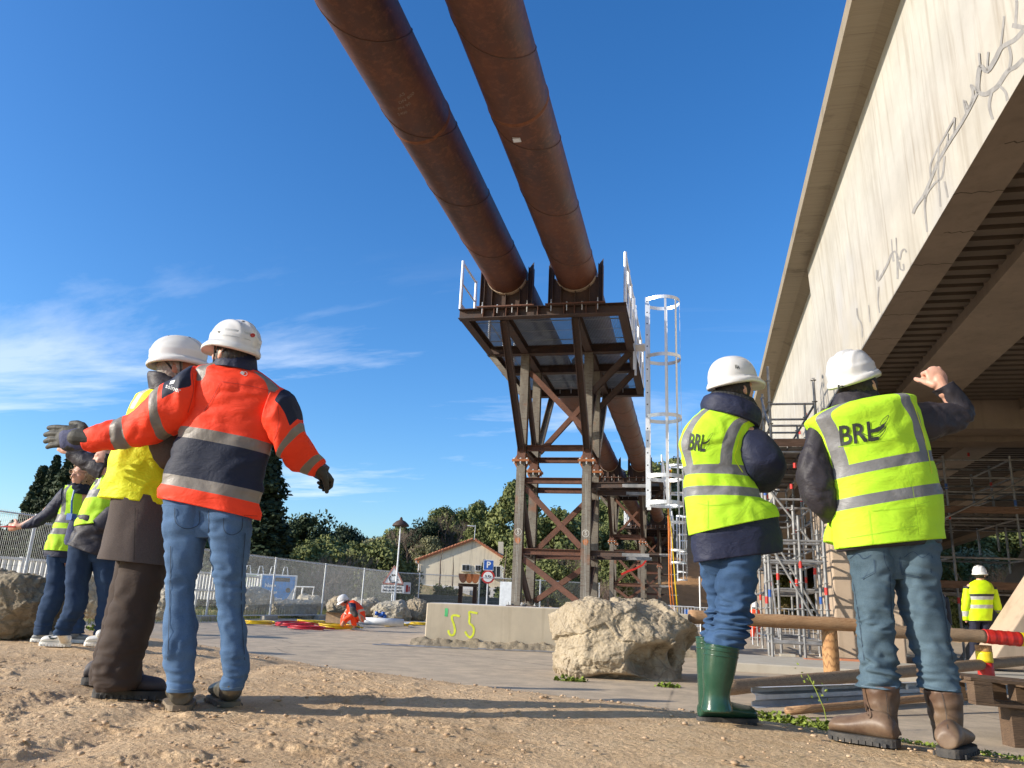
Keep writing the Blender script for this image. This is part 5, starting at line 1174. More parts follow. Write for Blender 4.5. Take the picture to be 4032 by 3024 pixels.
p=atd(2690,2330,80); m.box((p[0]-1.6,p[1],0),(p[0]+1.2,p[1]+2,5.2)); m.box((p[0]-1.6,p[1],5.2),(p[0]+.1,p[1]+2,5.9)); tag(m.build('abutment',MT['fascia'],None,bevel=.04),'pale concrete abutment at the far end of the pipe line','abutment')
# ------------------------------------------------------------------ people: clothing lofts and bodies
def P3(x,y,d,dd=0.): return Vector(atd(x,y,d+dd))
def catmull(A,k):
    A=np.asarray(A,float); n=len(A); o=[]
    for i in range(n-1):
        a,b,c,d=A[max(i-1,0)],A[i],A[i+1],A[min(i+2,n-1)]
        for q in range(k):
            t=q/k; o.append(.5*((2*b)+(-a+c)*t+(2*a-5*b+4*c-d)*t*t+(-a+3*b-3*c+d)*t**3))
    o.append(A[-1]); return np.array(o)
def loft(rings,d,thick=.5,n=56,sub=8,expo=2.2,cap0=True,cap1=True,wr=None,masks=None,yaw=0):
    """rings: (xL,yL,xR,yR[,dd[,thickness]]) surveyed outline pairs at depth d. Returns V,F,attrs.
    thickness: half depth as a fraction of half width (or metres if negative)"""
    K=[]
    for r in rings:
        xL,yL,xR,yR=r[:4]; dd=r[4] if len(r)>4 else 0; th=r[5] if len(r)>5 else thick
        L=np.array(P3(xL,yL,d,dd)); Rr=np.array(P3(xR,yR,d,dd)); a=(Rr-L)/2; K.append(np.concatenate([(L+Rr)/2,a,[(-th if th<0 else th*np.linalg.norm(a))]]))
    K=catmull(K,sub); m=len(K); ts=np.linspace(0,2*PI,n,endpoint=False); ct,st=np.cos(ts),np.sin(ts)
    e=2/expo; X=np.sign(ct)*np.abs(ct)**e; Y=np.sign(st)*np.abs(st)**e
    V=np.zeros((m,n,3)); T=np.gradient(K[:,:3],axis=0)
    for i in range(m):
        a=K[i,3:6]; an=a/np.linalg.norm(a); b=FH-an*(FH@an)
        t=T[i]/max(1e-9,np.linalg.norm(T[i])); b=b-0*t; b/=np.linalg.norm(b)
        V[i]=K[i,:3]+np.outer(X,a)+np.outer(Y,b*K[i,6])
    s=np.repeat(np.arange(m)/sub,n); tt=np.tile(ts,m); V=V.reshape(-1,3)
    # smooth normals for displacement
    C=np.repeat(K[:,:3],n,axis=0); N=V-C; N/=np.maximum(1e-9,np.linalg.norm(N,axis=1,keepdims=True))
    if wr is not None: V=V+N*wr(V,s,tt)[:,None]
    idx=np.arange(m*n).reshape(m,n); nx=np.roll(idx,-1,axis=1)
    Fq=np.stack([idx[:-1],nx[:-1],nx[1:],idx[1:]],-1).reshape(-1,4)
    V=[V]; F=[Fq]; base=m*n
    for flag,row,flip in ((cap0,0,False),(cap1,m-1,True)):
        if not flag: continue
        c=K[row,:3]; ring=V[0][row*n:(row+1)*n]; inner=c+(ring-c)*.55; V.append(inner); V.append(c[None])
        i0=base; ic=base+n; base+=n+1
        r=idx[row]; rn=np.roll(r,-1); j=np.arange(i0,i0+n); jn=np.roll(j,-1)
        q=np.stack([r,j,jn,rn],-1) if not flip else np.stack([r,rn,jn,j],-1)
        t=np.stack([j,np.full(n,ic),np.full(n,ic),jn],-1)
        F.append(q); F.append(np.stack([j[::2],np.full(n//2,ic),jn[1::2],jn[::2]],-1) if not flip else np.stack([j[::2],jn[::2],jn[1::2],np.full(n//2,ic)],-1))
        s=np.concatenate([s,np.full(n+1,row/sub)]); tt=np.concatenate([tt,ts,[0]])
    V=np.concatenate(V); F=np.concatenate(F)
    return V,F,s,tt,K
def tri_(x): return np.arcsin(np.sin(x)*.985)/1.4
def nfold(A=.008,fx=7,fz=16,seed=0,oct=3):
    def f(V,s,t):
        P=V*np.array([fx,fx,fz])*.55+seed; n=fbm(P,2,.45); n2=fbm(P*1.9+7,2,.5)
        return A*(.62*tri_(n*7.5)*(.5+.6*vnoise(V*4+seed))+.36*tri_(n2*6.5)+.55*fbm(V*4+seed,2))
    return f
class Garment:
    def __init__(s): s.V=[];s.F=[];s.A={};s.n=0
    def add(s,V,F,attrs):
        s.V.append(V); s.F.append(F+s.n)
        for k in set(list(s.A)+list(attrs)):
            s.A.setdefault(k,[np.full(s.n,-1.)] if s.n else [])
            s.A[k].append(attrs.get(k,np.full(len(V),-1.)))
        s.n+=len(V); return s
    def build(s,name,mat,parent):
        F=np.concatenate(s.F); V=np.concatenate(s.V)
        me=bpy.data.meshes.new(name); me.from_pydata(V.tolist(),[],[tuple(dict.fromkeys(f)) for f in F.tolist()])
        me.polygons.foreach_set('use_smooth',[True]*len(me.polygons)); me.update()
        for a,vals in s.A.items():
            at=me.attributes.new(a,'FLOAT','POINT'); at.data.foreach_set('value',np.concatenate(vals).astype(np.float32))
        me.materials.append(mat); return mkobj(name,me,None,parent)
def lim(v,lo,hi): return np.minimum(v-lo,hi-v)      # >0 inside a band
def cloth(name,base,c1=(.30,.29,.27),c2=(.02,.025,.045),c3=None,rough=.75,weave=0,bumps=.4,fold=9,r1=.45,stretch=(1,1,1.6),spec=.3,var=.10,sheen=0):
    """cloth whose second/third colours sit where attributes m1/m2/m3 are positive"""
    g=NG(name); v=g.coord('Object'); n=g.noise(g.mapping(v,stretch),fold,6,.6,.5); n2=g.noise(v,2.2,4)
    b=g.mix(g.rng(n2,.3,.7),sc(base,1-var),sc(base,1+var)); 
    if weave: b=g.mix(g.rng(g.noise(v,220,2),.3,.7,0,weave),b,sc(base,1.9))
    m2=g.math('GREATER_THAN',g.attr('m2'),0.0); b=g.mix(m2,b,c2)
    if c3: b=g.mix(g.math('GREATER_THAN',g.attr('m3'),0.0),b,c3)
    m1=g.math('GREATER_THAN',g.attr('m1'),0.0); refl=g.mix(g.rng(n,.35,.65),sc(c1,.85),sc(c1,1.15)); b=g.mix(m1,b,refl)
    rd=g.n('ShaderNodeTexNoise',noise_type='RIDGED_MULTIFRACTAL'); g.l(g.mapping(v,(1,1,.75),(.5,.35,.2)),rd.inputs['Vector']); rd.inputs['Scale'].default_value=fold*.42; rd.inputs['Detail'].default_value=2.5; rd.inputs['Distortion'].default_value=.5
    bm=g.bump(n,bumps,.02); bm=g.bump(rd.outputs[0],bumps*.9,.016,bm); bm=g.bump(g.noise(v,fold*5,4,.6),bumps*.4,.004,bm)
    return g.fin(b,g.mix(m1,rough,r1),bm,Specular_IOR_Level=spec)
def denim(name,c1,c2,dirt=0):
    g=NG(name); v=g.coord('Object'); n=g.noise(g.mapping(v,(1,1,.5)),5,6,.6,.3); f=g.noise(v,260,2); n3=g.noise(g.mapping(v,(1,1,2.6)),7,6,.6,.8)
    c=g.mix(g.rng(n,.35,.66),c1,c2); c=g.mix(g.rng(f,.3,.7,0,.25),c,sc(c2,1.5)); c=g.mix(g.rng(n3,.6,.8,0,.35),c,sc(c2,1.35))
    m1=g.math('GREATER_THAN',g.attr('m1'),0.0); c=g.mix(m1,c,sc(c1,.45))
    rd=g.n('ShaderNodeTexNoise',noise_type='RIDGED_MULTIFRACTAL'); g.l(g.mapping(v,(.8,.8,2.4),(.3,.2,0)),rd.inputs['Vector']); rd.inputs['Scale'].default_value=5; rd.inputs['Detail'].default_value=3; c=g.mix(g.rng(rd.outputs[0],.6,1.3,0,.45),c,sc(c2,1.25))  # fold ridges also tinted paler, shading of the folds put into the colour
    return g.fin(c,.85,g.bump(rd.outputs[0],.55,.018,g.bump(n3,.3,.012,g.bump(f,.2,.001))),Specular_IOR_Level=.2)
MT['jeansA']=denim('faded_blue_denim',(.040,.080,.155),(.092,.165,.29)); MT['jeansC']=denim('dark_blue_denim',(.020,.046,.10),(.050,.10,.195)); MT['jeansD']=denim('grey_blue_denim',(.040,.068,.092),(.095,.145,.185)); MT['jeansN']=denim('navy_denim',(.012,.026,.062),(.030,.058,.115))
MT['hivis']=cloth('hi_vis_yellow',(.50,.84,.035),(.20,.20,.205),(.40,.62,.01),None,.7,0,.45,8)
MT['hivisB']=cloth('hi_vis_lemon',(.76,.80,.010),(.42,.42,.40),(.5,.6,.01),None,.6,0,.7,9)
MT['orange']=cloth('hi_vis_orange',(.93,.055,.016),(.21,.185,.16),(.012,.017,.038),None,.65,0,.5,7)
MT['navy']=cloth('navy_jacket_cloth',(.018,.022,.050),(.3,.3,.3),(.01,.01,.02),None,.6,0,.6,8)
MT['blackc']=cloth('charcoal_jacket_cloth',(.034,.030,.037),(.3,.3,.3),(.01,.01,.02),None,.55,0,.6,8)
MT['wool']=cloth('grey_brown_wool_coat',(.085,.070,.064),(.3,.3,.3),(.02,.015,.014),None,.95,.35,.3,6,spec=.1)
MT['browntr']=cloth('dark_brown_trousers',(.050,.034,.027),(.3,.3,.3),(.03,.02,.018),None,.8,0,.4,5)
MT['helm']=m_noise('white_helmet_plastic',(.66,.65,.63),(.74,.73,.71),5,.25,0,.03)
MT['helmtrim']=m_noise('grey_reflective_tape',(.42,.42,.40),(.52,.52,.5),40,.4,.1,.1)
MT['skin']=m_noise('skin',(.56,.29,.20),(.66,.36,.26),14,.5,0,.1)
MT['skind']=m_noise('tanned_skin',(.42,.20,.13),(.52,.26,.17),14,.5,0,.1)
MT['hairdark']=m_noise('dark_hair',(.012,.009,.008),(.035,.025,.02),60,.6,0,.6,bscale=80,bdist=.006)
MT['hairgrey']=m_noise('grey_hair',(.25,.22,.19),(.40,.36,.32),60,.6,0,.6,bscale=80,bdist=.006)
MT['hairblond']=m_noise('curly_fair_hair',(.28,.19,.11),(.48,.36,.24),30,.6,0,.9,bscale=40,bdist=.01)
MT['glove']=m_noise('grey_green_rubber_glove',(.028,.027,.021),(.050,.047,.036),16,.7,0,.2)
MT['glovecuff']=m_noise('blue_knit_cuff',(.05,.055,.12),(.08,.09,.18),30,.8,0,.3)
def boots_mat(name,c1,c2,rough,dust=None):
    g=NG(name); v=g.coord('Object'); n=g.noise(v,9,7,.65); c=g.mix(g.rng(n,.35,.65),c1,c2)
    if dust: 
        z=g.n('ShaderNodeSeparateXYZ'); g.l(v,z.inputs[0]); c=g.mix(g.math('MULTIPLY',g.rng(z.outputs[2],.42,.62,1,0),g.rng(n,.35,.6,.35,1)),c,dust)
    return g.fin(c,rough,g.bump(n,.35,.008))
MT['wellie']=boots_mat('green_rubber_boot',(.016,.060,.034),(.026,.080,.048),.24,None)
MT['leather']=boots_mat('brown_leather_boot',(.065,.028,.018),(.105,.048,.030),.5,(.20,.135,.085))
MT['blackboot']=boots_mat('black_leather_shoe',(.030,.032,.026),(.055,.055,.042),.35,(.13,.11,.08))
MT['navyboot']=boots_mat('navy_hiking_shoe',(.022,.022,.042),(.035,.035,.06),.7,(.07,.06,.06))
MT['sole']=m_noise('rubber_sole',(.035,.035,.036),(.09,.08,.07),14,.8,0,.4)
MT['solet']=plain('tan_sole',(.22,.17,.115),.8)
MT['whiteshoe']=plain('white_trainer_leather',(.74,.72,.66),.45); MT['greyshoe']=plain('grey_trainer',(.30,.32,.34),.7)
MT['scarf']=cloth('dark_tartan_scarf',(.015,.02,.035),(.3,.3,.3),(.02,.10,.09),None,.95,.2,.6,14)
MT['knit']=m_noise('black_knit',(.018,.018,.020),(.05,.05,.052),60,.95,0,.9,bscale=90,bdist=.006)
MT['ink']=plain('black_print',(.035,.04,.035),.6); MT['whiteprint']=plain('white_print',(.72,.72,.70),.6)
def voxel(parts,name,vox,mat,parent,smooth=4,disp=None):
    """union of overlapping closed pieces into ONE continuous skin"""
    V=[];F=[];n=0
    for v,f in parts:
        V+= [tuple(p) for p in v]; F+=[tuple(i+n for i in q) for q in f]; n+=len(v)
    me=bpy.data.meshes.new(name); me.from_pydata(V,[],F); o=bpy.data.objects.new(name,me); COL.objects.link(o)
    r=o.modifiers.new('r','REMESH'); r.mode='VOXEL'; r.voxel_size=vox; r.use_smooth_shade=True
    s_=o.modifiers.new('s','SMOOTH'); s_.iterations=smooth; s_.factor=.6
    bpy.context.view_layer.update(); dg=bpy.context.evaluated_depsgraph_get(); me2=bpy.data.meshes.new_from_object(o.evaluated_get(dg)); bpy.data.objects.remove(o); bpy.data.meshes.remove(me)
    me2.name=name; me2.materials.clear(); 
    for mm in (mat if isinstance(mat,list) else [mat]): me2.materials.append(mm)
    me2.polygons.foreach_set('use_smooth',[True]*len(me2.polygons))
    return mkobj(name,me2,None,parent)
def capsule(a,b,ra,rb,n=14,k=4):
    a=np.array(a,float);b=np.array(b,float); d=b-a; L=np.linalg.norm(d); d=d/max(L,1e-6)
    u=np.cross(d,[0,0,1.]) if abs(d[2])<.9 else np.cross(d,[1.,0,0]); u/=np.linalg.norm(u); w=np.cross(d,u); V=[]
    rows=[]
    for i in range(1,k+1): an=PI/2*(1-i/k); rows.append((a-d*ra*math.sin(an),ra*math.cos(an)))
    for i in range(k): an=PI/2*i/k; rows.append((b+d*rb*math.sin(an),rb*math.cos(an)))
    V=[a-d*ra]
    for c,r in rows:
        for j in range(n): t=2*PI*j/n; V.append(c+u*math.cos(t)*r+w*math.sin(t)*r)
    V.append(b+d*rb); m=len(rows); F=[(0,1+(j+1)%n,1+j) for j in range(n)]
    for i in range(m-1):
        for j in range(n): F.append((1+i*n+j,1+i*n+(j+1)%n,1+(i+1)*n+(j+1)%n,1+(i+1)*n+j))
    F+=[(len(V)-1,1+(m-1)*n+j,1+(m-1)*n+(j+1)%n) for j in range(n)]
    return V,F
def ellip(c,ax,ay,az,n=20,k=12):
    """ellipsoid with the three semi-axis vectors"""
    c=np.array(c,float);ax,ay,az=[np.array(q,float) for q in (ax,ay,az)]; V=[c+az]
    for i in range(1,k):
        p=PI*i/k
        for j in range(n): t=2*PI*j/n; V.append(c+az*math.cos(p)+(ax*math.cos(t)+ay*math.sin(t))*math.sin(p))
    V.append(c-az); F=[(0,1+j,1+(j+1)%n) for j in range(n)]
    for i in range(k-2):
        for j in range(n): F.append((1+i*n+j,1+(i+1)*n+j,1+(i+1)*n+(j+1)%n,1+i*n+(j+1)%n))
    F+=[(len(V)-1,1+(k-2)*n+(j+1)%n,1+(k-2)*n+j) for j in range(n)]
    return V,F
def hdir(deg):
    """horizontal direction; 0 = away from the viewer, 90 = to the right"""
    a=math.radians(deg); v=FH*math.cos(a)+RH*math.sin(a); return v
def head_parts(c,face,up,s=1.0):
    """c centre of skull; face, up unit vectors"""
    f=np.array(face,float); u=np.array(up,float); u/=np.linalg.norm(u); f=f-u*(f@u); f/=np.linalg.norm(f); r=np.cross(f,u); k=s
    E=[ellip(c,f*.098*k,r*.078*k,u*.108*k), ellip(c+f*.032*k-u*.062*k,f*.062*k,r*.058*k,u*.062*k),        # skull, jaw
       ellip(c+f*.055*k-u*.100*k,f*.026*k,r*.026*k,u*.020*k),                                             # chin
       capsule(c+f*.090*k+u*.000*k,c+f*.112*k-u*.040*k,.009*k,.014*k), ellip(c+f*.098*k-u*.044*k,f*.014*k,r*.018*k,u*.010*k),  # nose
       ellip(c+f*.086*k+u*.018*k,f*.014*k,r*.052*k,u*.012*k),                                             # brow
       ellip(c+f*.088*k-u*.070*k,f*.012*k,r*.025*k,u*.006*k),ellip(c+f*.085*k-u*.080*k,f*.012*k,r*.022*k,u*.007*k),  # lips
       ellip(c+f*.068*k-u*.03*k+r*.04*k,f*.02*k,r*.022*k,u*.022*k),ellip(c+f*.068*k-u*.03*k-r*.04*k,f*.02*k,r*.022*k,u*.022*k)]
    for q in (1,-1):
        e=c+r*q*.080*k-u*.022*k-f*.008*k; E.append(ellip(e,f*.019*k,(r*q*.4-f*.25)*.030*k,u*.033*k)); E.append(capsule(e-u*.02*k,e-u*.028*k+f*.004*k,.011*k,.009*k))
    return E,f,u,r
def neck(c,base,k=1): return [capsule(np.array(c)-np.array([0,0,.06]),base,.056*k,.068*k,18)]
def hand_parts(w,d,nrm,side,curl=.4,s=1.0,spread=.12,thumb=.9,fat=1.0):
    """w wrist, d direction of the hand, nrm out of the palm, side=+1 thumb towards cross(d,nrm)"""
    w=np.array(w,float); d=np.array(d,float)/np.linalg.norm(d); n=np.array(nrm,float); n-=d*(n@d); n/=np.linalg.norm(n); x=np.cross(d,n)*side; P=[]
    L=.095*s; P.append(ellip(w+d*L*.52,d*L*.60,x*.043*s*fat,n*.017*s*fat)); P.append(capsule(w-d*.03*s,w+d*.03*s,.028*s*fat,.030*s*fat))
    for i,(o,l,r) in enumerate(((.031,.078,.0098),(.010,.086,.0102),(-.011,.080,.0098),(-.031,.062,.0088))):
        a=w+d*L*.90+x*o*s; dd=d+x*(1.5-i)*spread*.5; dd/=np.linalg.norm(dd); r=r*s*fat; P.append(capsule(w+d*L*.45+x*o*.9*s,a,r*1.15,r*1.1,10,3))
        c=curl*(1+.12*i); ang=0
        for j,fr in enumerate((.45,.31,.24)):
            ang+=c*(1.0 if j<2 else .8); q=dd*math.cos(ang)+n*math.sin(ang); b=a+q*l*fr*s; P.append(capsule(a,b,r*(1.05-.08*j),r*(.98-.1*j),10,3)); a=b
    t0=w+d*.020*s+x*.028*s; t1=t0+(d*.5+x*thumb+n*.35)*.034*s; t2=t1+(d*.85+x*thumb*.55+n*(.2+.6*curl))*.030*s; t3=t2+(d*1.0+x*thumb*.15+n*(.2+.8*curl))*.024*s
    for a,b,ra,rb in ((t0,t1,.019,.014),(t1,t2,.0135,.012),(t2,t3,.0115,.0095)): P.append(capsule(a,b,ra*s*fat,rb*s*fat,10,3))
    return P
def limb(*js): 
    return [capsule(a,b,ra,rb,14) for (a,ra),(b,rb) in zip(js[:-1],js[1:])]
def helmet(c,face,up,parent,s=1.0,peak=.05,rl=.150,rw=.122,rh=.150,tape=None,ridges=True,mat='helm',strap=True,vents=True):
    """c = centre of the helmet opening"""
    f=np.array(face,float); u=np.array(up,float); u/=np.linalg.norm(u); f=f-u*(f@u); f/=np.linalg.norm(f); r=np.cross(f,u); c=np.array(c,float); n,k=72,20
    def shell(off,zlo):
        rows=[]
        for i in range(k+1):
            p=PI/2*i/k; zz=math.sin(p)**.92; rad=math.cos(p)**.80
            row=[]
            for j in range(n):
                t=2*PI*j/n; ct,st=math.cos(t),math.sin(t); bul=0
                if ridges:
                    y=st*rad
                    bul=.0085*math.exp(-((y)/.20)**8)*(zz**.5)+.007*math.exp(-((abs(y)-.55)/.09)**4)*zz**.7+.004*math.exp(-((zz-.30)/.06)**4)
                row.append(c+f*ct*rad*(rl*s+off+bul)+r*st*rad*(rw*s+off+bul*.6)+u*(zz*(rh*s+off)+bul+zlo))
            rows.append(row)
        return rows
    V=[];F=[]
    # flared rim and peak
    rim=[]
    for (o,dz) in ((.020,-.020),(.018,-.010),(.006,.004)):
        row=[]
        for j in range(n):
            t=2*PI*j/n; ct,st=math.cos(t),math.sin(t); pk=max(0,ct)**2.2*peak*(1 if o>.01 else .15); bk=max(0,-ct)*.004
            row.append(c+f*(ct*(rl*s+o*.6)+pk)+r*st*(rw*s+o*.6)+u*(dz-pk*.28-.012*max(0,-ct)))
        rim.append(row)
    rows=rim+shell(0,0)[0:]
    inner=shell(-.006,-.004); innr=[]
    innr=[[c+(p-c)*.965+u*(-.012) for p in rim[0]]]+[r_ for r_ in inner]
    for rr in rows: V+=rr
    m=len(rows)
    for i in range(m-1):
        for j in range(n): F.append((i*n+j,i*n+(j+1)%n,(i+1)*n+(j+1)%n,(i+1)*n+j))
    b=len(V)
    for rr in innr: V+=rr
    for i in range(len(innr)-1):
        for j in range(n): F.append((b+i*n+j,b+(i+1)*n+j,b+(i+1)*n+(j+1)%n,b+i*n+(j+1)%n))
    for j in range(n): F.append((j,b+j,b+(j+1)%n,(j+1)%n))
    me=bpy.data.meshes.new('helmet'); me.from_pydata([tuple(v) for v in V],[],F); me.polygons.foreach_set('use_smooth',[True]*len(me.polygons)); me.update(); me.materials.append(MT[mat])
    H=mkobj('helmet',me,None,parent)
    if tape:
        m=MB(); t0,t1=tape; NN=26
        for q in range(NN):
            ta=math.radians(t0+(t1-t0)*q/NN); tb=math.radians(t0+(t1-t0)*(q+1)/NN)
            for (z0,z1) in ((.022,.062),):
                pts=[]
                for t,z in ((ta,z0),(tb,z0),(tb,z1),(ta,z1)):
                    p=math.asin(min(1,(z/(rh*s))**(1/.92))); rad=math.cos(p)**.80+.012; pts.append(c+f*math.cos(t)*rad*rl*s+r*math.sin(t)*rad*rw*s+u*(z+.003))
                m.add(pts,[(0,1,2,3)])
        m.build('reflective_tape',MT['helmtrim'],H)
    if vents:
        m=MB()
        for q in (-.028,0,.028):
            for e in (-.10,.0):
                p=1.12; z=math.sin(p)**.92; rad=math.cos(p)**.8; P=c+f*(e*s+.045)+r*q+u*(rh*s*math.sqrt(max(.1,1-((e+.045)/rl)**2-(q/rw)**2))**.92+.0075); m.box((P[0]-.006,P[1]-.004,P[2]-.004),(P[0]+.006,P[1]+.004,P[2]+.002))
        m.build('vent_slot',MT['black'],H)
    if strap:
        m=MB()
        for q in (1,-1):
            a=c+r*q*(rw*.86)+f*.02-u*.01; bb=c+r*q*.070+f*.035-u*.115; e=c+f*.055-u*.155; m.tube([a,bb,e],.005,6); a2=c+r*q*(rw*.82)-f*.07-u*.01; m.tube([a2,c+r*q*.080-f*.005-u*.075,bb],.005,6)
        m.build('chin_strap',MT['black'],H)
    return H
def conform(parent,target,polys,mat,name,off=.003,eye=C0,matlist=None):
    """flat print made of pixel polygons, laid onto a garment: rays from the survey point find the cloth"""
    me=target.data; mw=WM(target); vs=[mw@v.co for v in me.vertices]; bvh=BVHTree.FromPolygons(vs,[tuple(p.vertices) for p in me.polygons])
    V=[];F=[];o=Vector(eye)
    for pv,pf in polys:
        n=len(V); ok=True; W=[]; last=None
        for x,y in pv:
            dv=Vector(ray(x,y)); h=bvh.ray_cast(o,dv)
            if h[0] is None: h=(last,None) if last is not None else (None,None)
            if h[0] is None: ok=False; W.append(None); continue
            last=h[0]; W.append(h[0]-dv*off)
        good=[w for w in W if w is not None]
        if not good: continue
        W=[w if w is not None else good[0] for w in W]
        V+=W; F+=[tuple(i+n for i in q) for q in pf]
    if not V: print('no hit',name); return
    m2=bpy.data.meshes.new(name); m2.from_pydata(V,[],F); m2.update(); m2.materials.append(mat); return mkobj(name,m2,None,parent,True)
def px_text(s,org,ux,uy,size=1,bold=.02):
    """lettering as pixel polygons: org, ux (one em to the right), uy (one em up)"""
    me=textmesh(s,size,bold,'LEFT'); bm=bmesh.new(); bm.from_mesh(me); bmesh.ops.triangulate(bm,faces=bm.faces)
    bmesh.ops.subdivide_edges(bm,edges=[e for e in bm.edges if e.calc_length()>.12*size],cuts=2); bm.to_mesh(me); bm.free()
    pv=[(org[0]+ux[0]*v.co.x+uy[0]*v.co.y,org[1]+ux[1]*v.co.x+uy[1]*v.co.y) for v in me.vertices]; pf=[tuple(p.vertices) for p in me.polygons]; bpy.data.meshes.remove(me); return pv,pf
def px_ribbon(pts,w,k=5):
    p=smooth_pts(pts,k); L=[];Rr=[];n=len(p)
    for i in range(n):
        a,b=p[max(0,i-1)],p[min(n-1,i+1)]; dx,dy=b[0]-a[0],b[1]-a[1]; l=math.hypot(dx,dy) or 1; ww=(w[min(len(w)-1,int(i/n*len(w)))] if isinstance(w,(list,tuple)) else w)/2
        L.append((p[i][0]-dy/l*ww,p[i][1]+dx/l*ww)); Rr.append((p[i][0]+dy/l*ww,p[i][1]-dx/l*ww))
    return L+Rr,[(i,i+1,n+i+1,n+i) for i in range(n-1)]
def shoe(toe,heel,ank,parent,upper,sole,w=.052,h=.085,solet=.028,name='boot',shaft=None,shaftmat=None,nz=.0,heelh=.0,tread=True):
    """toe, heel ground points; ank ankle centre"""
    toe=np.array(toe,float); heel=np.array(heel,float); d=toe-heel; L=np.linalg.norm(d); d/=L; up=np.array([0,0,1.]); d=d; x=np.cross(d,up); x/=np.linalg.norm(x); up=np.cross(x,d)
    prof=[(0,.60,.62),(.06,.80,.86),(.16,.86,1.0),(.30,.82,1.02),(.45,.90,.90),(.60,1.0,.76),(.75,1.04,.68),(.88,.94,.62),(.96,.70,.48),(1.0,.30,.2)]
    K=catmull([[p*L,q*w,r*h] for p,q,r in prof],5); n=28; V=[];F=[]; 
    for p,q,r in K:
        c=heel+d*p+up*solet
        for j in range(n):
            t=2*PI*j/n; zz=math.sin(t); V.append(c+x*q*math.cos(t)*(1 if zz<0 else (1-.35*zz*zz))+up*(r*(.5+.5*zz) if True else 0))
    m=len(K)
    for i in range(m-1):
        for j in range(n): F.append((i*n+j,(i+1)*n+j,(i+1)*n+(j+1)%n,i*n+(j+1)%n))
    F.append(tuple(range(n))); F.append(tuple((m-1)*n+j for j in range(n-1,-1,-1)))
    parts=[(V,F)]
    if shaft is None: parts.append(capsule(heel+d*L*.22+up*h*.6,np.array(ank,float),w*.80,w*.78))
    o=voxel(parts+(shaft or []),name,.006,upper,parent,3)
    # sole
    m=MB(); out=[]
    N=30
    for j in range(N):
        t=2*PI*j/N; px=.5-.5*math.cos(t) ; q=np.interp(px,[k[0]/L for k in K],[k[1] for k in K])+.006; sgn=1 if math.sin(t)>=0 else -1
        out.append(heel+d*(px*(L+.016)-.008)+x*sgn*q*min(1,abs(math.sin(t))**.35+.02))
    v=[p for p in out]+[p+up*(solet+.004) for p in out]; m.add(v,[(i,(i+1)%N,N+(i+1)%N,N+i) for i in range(N)]+[tuple(range(N-1,-1,-1)),tuple(range(N,2*N))])
    if tread:
        for j in range(1,10):
            p=heel+d*(L*j/10)
            for sg in (1,-1):
                q=np.interp(j/10,[k[0]/L for k in K],[k[1] for k in K])+.007; a=p+x*sg*q; b=a+up*solet*.55; m.bar(a,b,.012,.006,tuple(d))
    m.build('sole',sole,o); return o
# grey mortar repairs to the cracked fascia
c4=lambda x,y:(2900+x/1.106,y/1.106); c2=lambda x,y:(3332+x/1.6586,900+y/1.6586)
gird_=[c for c in V_.children if c.name.startswith('girder')]; gird_=[c for c in gird_ if c.name=='girder'][0]
for pts,wd in [([(1250,130),(1215,170),(1180,190),(1150,210),(1125,260),(1090,310),(1060,290),(1050,390),(1080,410),(1110,395),(1140,370),(1180,310),(1215,290),(1250,255)],.045),
    ([(1060,290),(1055,230)],.02),([(1090,310),(1095,225)],.02),([(1150,200),(1160,120),(1165,70)],.02),([(1185,200),(1195,250),(1185,310)],.03),([(1215,105),(1220,20),(1218,0)],.03),([(1200,110),(1250,120)],.05),
    ([(1045,395),(1020,370),(1030,410),(1010,470),(990,435),(1000,490)],.025),([(1050,400),(1010,480),(970,550),(925,620),(880,700),(850,770),(815,850),(780,900),(768,930)],.03),([(1110,400),(1100,460),(1115,520)],.03),([(1140,370),(1170,400),(1180,440)],.03),
    ([(950,510),(945,580)],.016),([(920,580),(915,640)],.016),([(950,510),(880,640),(845,715),(845,770)],.018),([(880,640),(878,720),(880,790),(888,900)],.018),([(905,680),(895,770),(860,800),(820,870),(830,1010)],.02),([(820,850),(822,880)],.02),([(905,790),(920,860)],.02)]:
    conform(V_,gird_,[px_ribbon([c4(*p) for p in pts],wd*380,4)],MT['repair'],'mortar_repair',.006)
for pts,wd in [([(200,270),(205,340),(260,250),(300,160),(330,170),(335,330)],.028),([(295,70),(300,150)],.016),([(325,60),(328,150)],.016),([(335,180),(350,200),(360,150),(380,135),(392,155)],.022),([(345,215),(350,260),(375,270),(372,230)],.022),([(300,160),(310,215)],.03),([(68,520),(75,580),(100,625),(105,710)],.02),([(145,500),(155,610)],.014),([(210,380),(208,480),(218,550)],.018)]:
    conform(V_,gird_,[px_ribbon([c2(*p) for p in pts],wd*290,4)],MT['repair'],'mortar_repair',.006)

def gz(p): return float(gheight(np.array([p[0]]),np.array([p[1]]))[0])
def G(x,y,dz=-.03):
    z=.33
    for i in range(6): p=atz(x,y,z); z=gz(p)+dz
    return np.array([p[0],p[1],z])
def person(label,x,y,group=None):
    p=G(x,y) if y<2700 or True else None
    return thing('person',label,'person',tuple(p),0,group)
def garment(name,mat,parent,pieces):
    g=Garment()
    for V,F,s,t,K,masks in pieces:
        g.add(V,F,masks(s,t,V) if masks else {})
    return g.build(name,mat,parent)
def L(rings,d,masks=None,**k):
    return (*loft(rings,d,**k),masks)
def cuffs(parent,rings,d,mat,name,**k):
    return garment(name,mat,parent,[L(rings,d,**k)])
def body(parent,mat,heads,limbs,vox=.009,sm=3):
    return voxel(heads+limbs,'body',vox,mat,parent,sm)
UP=np.array([0,0,1.])
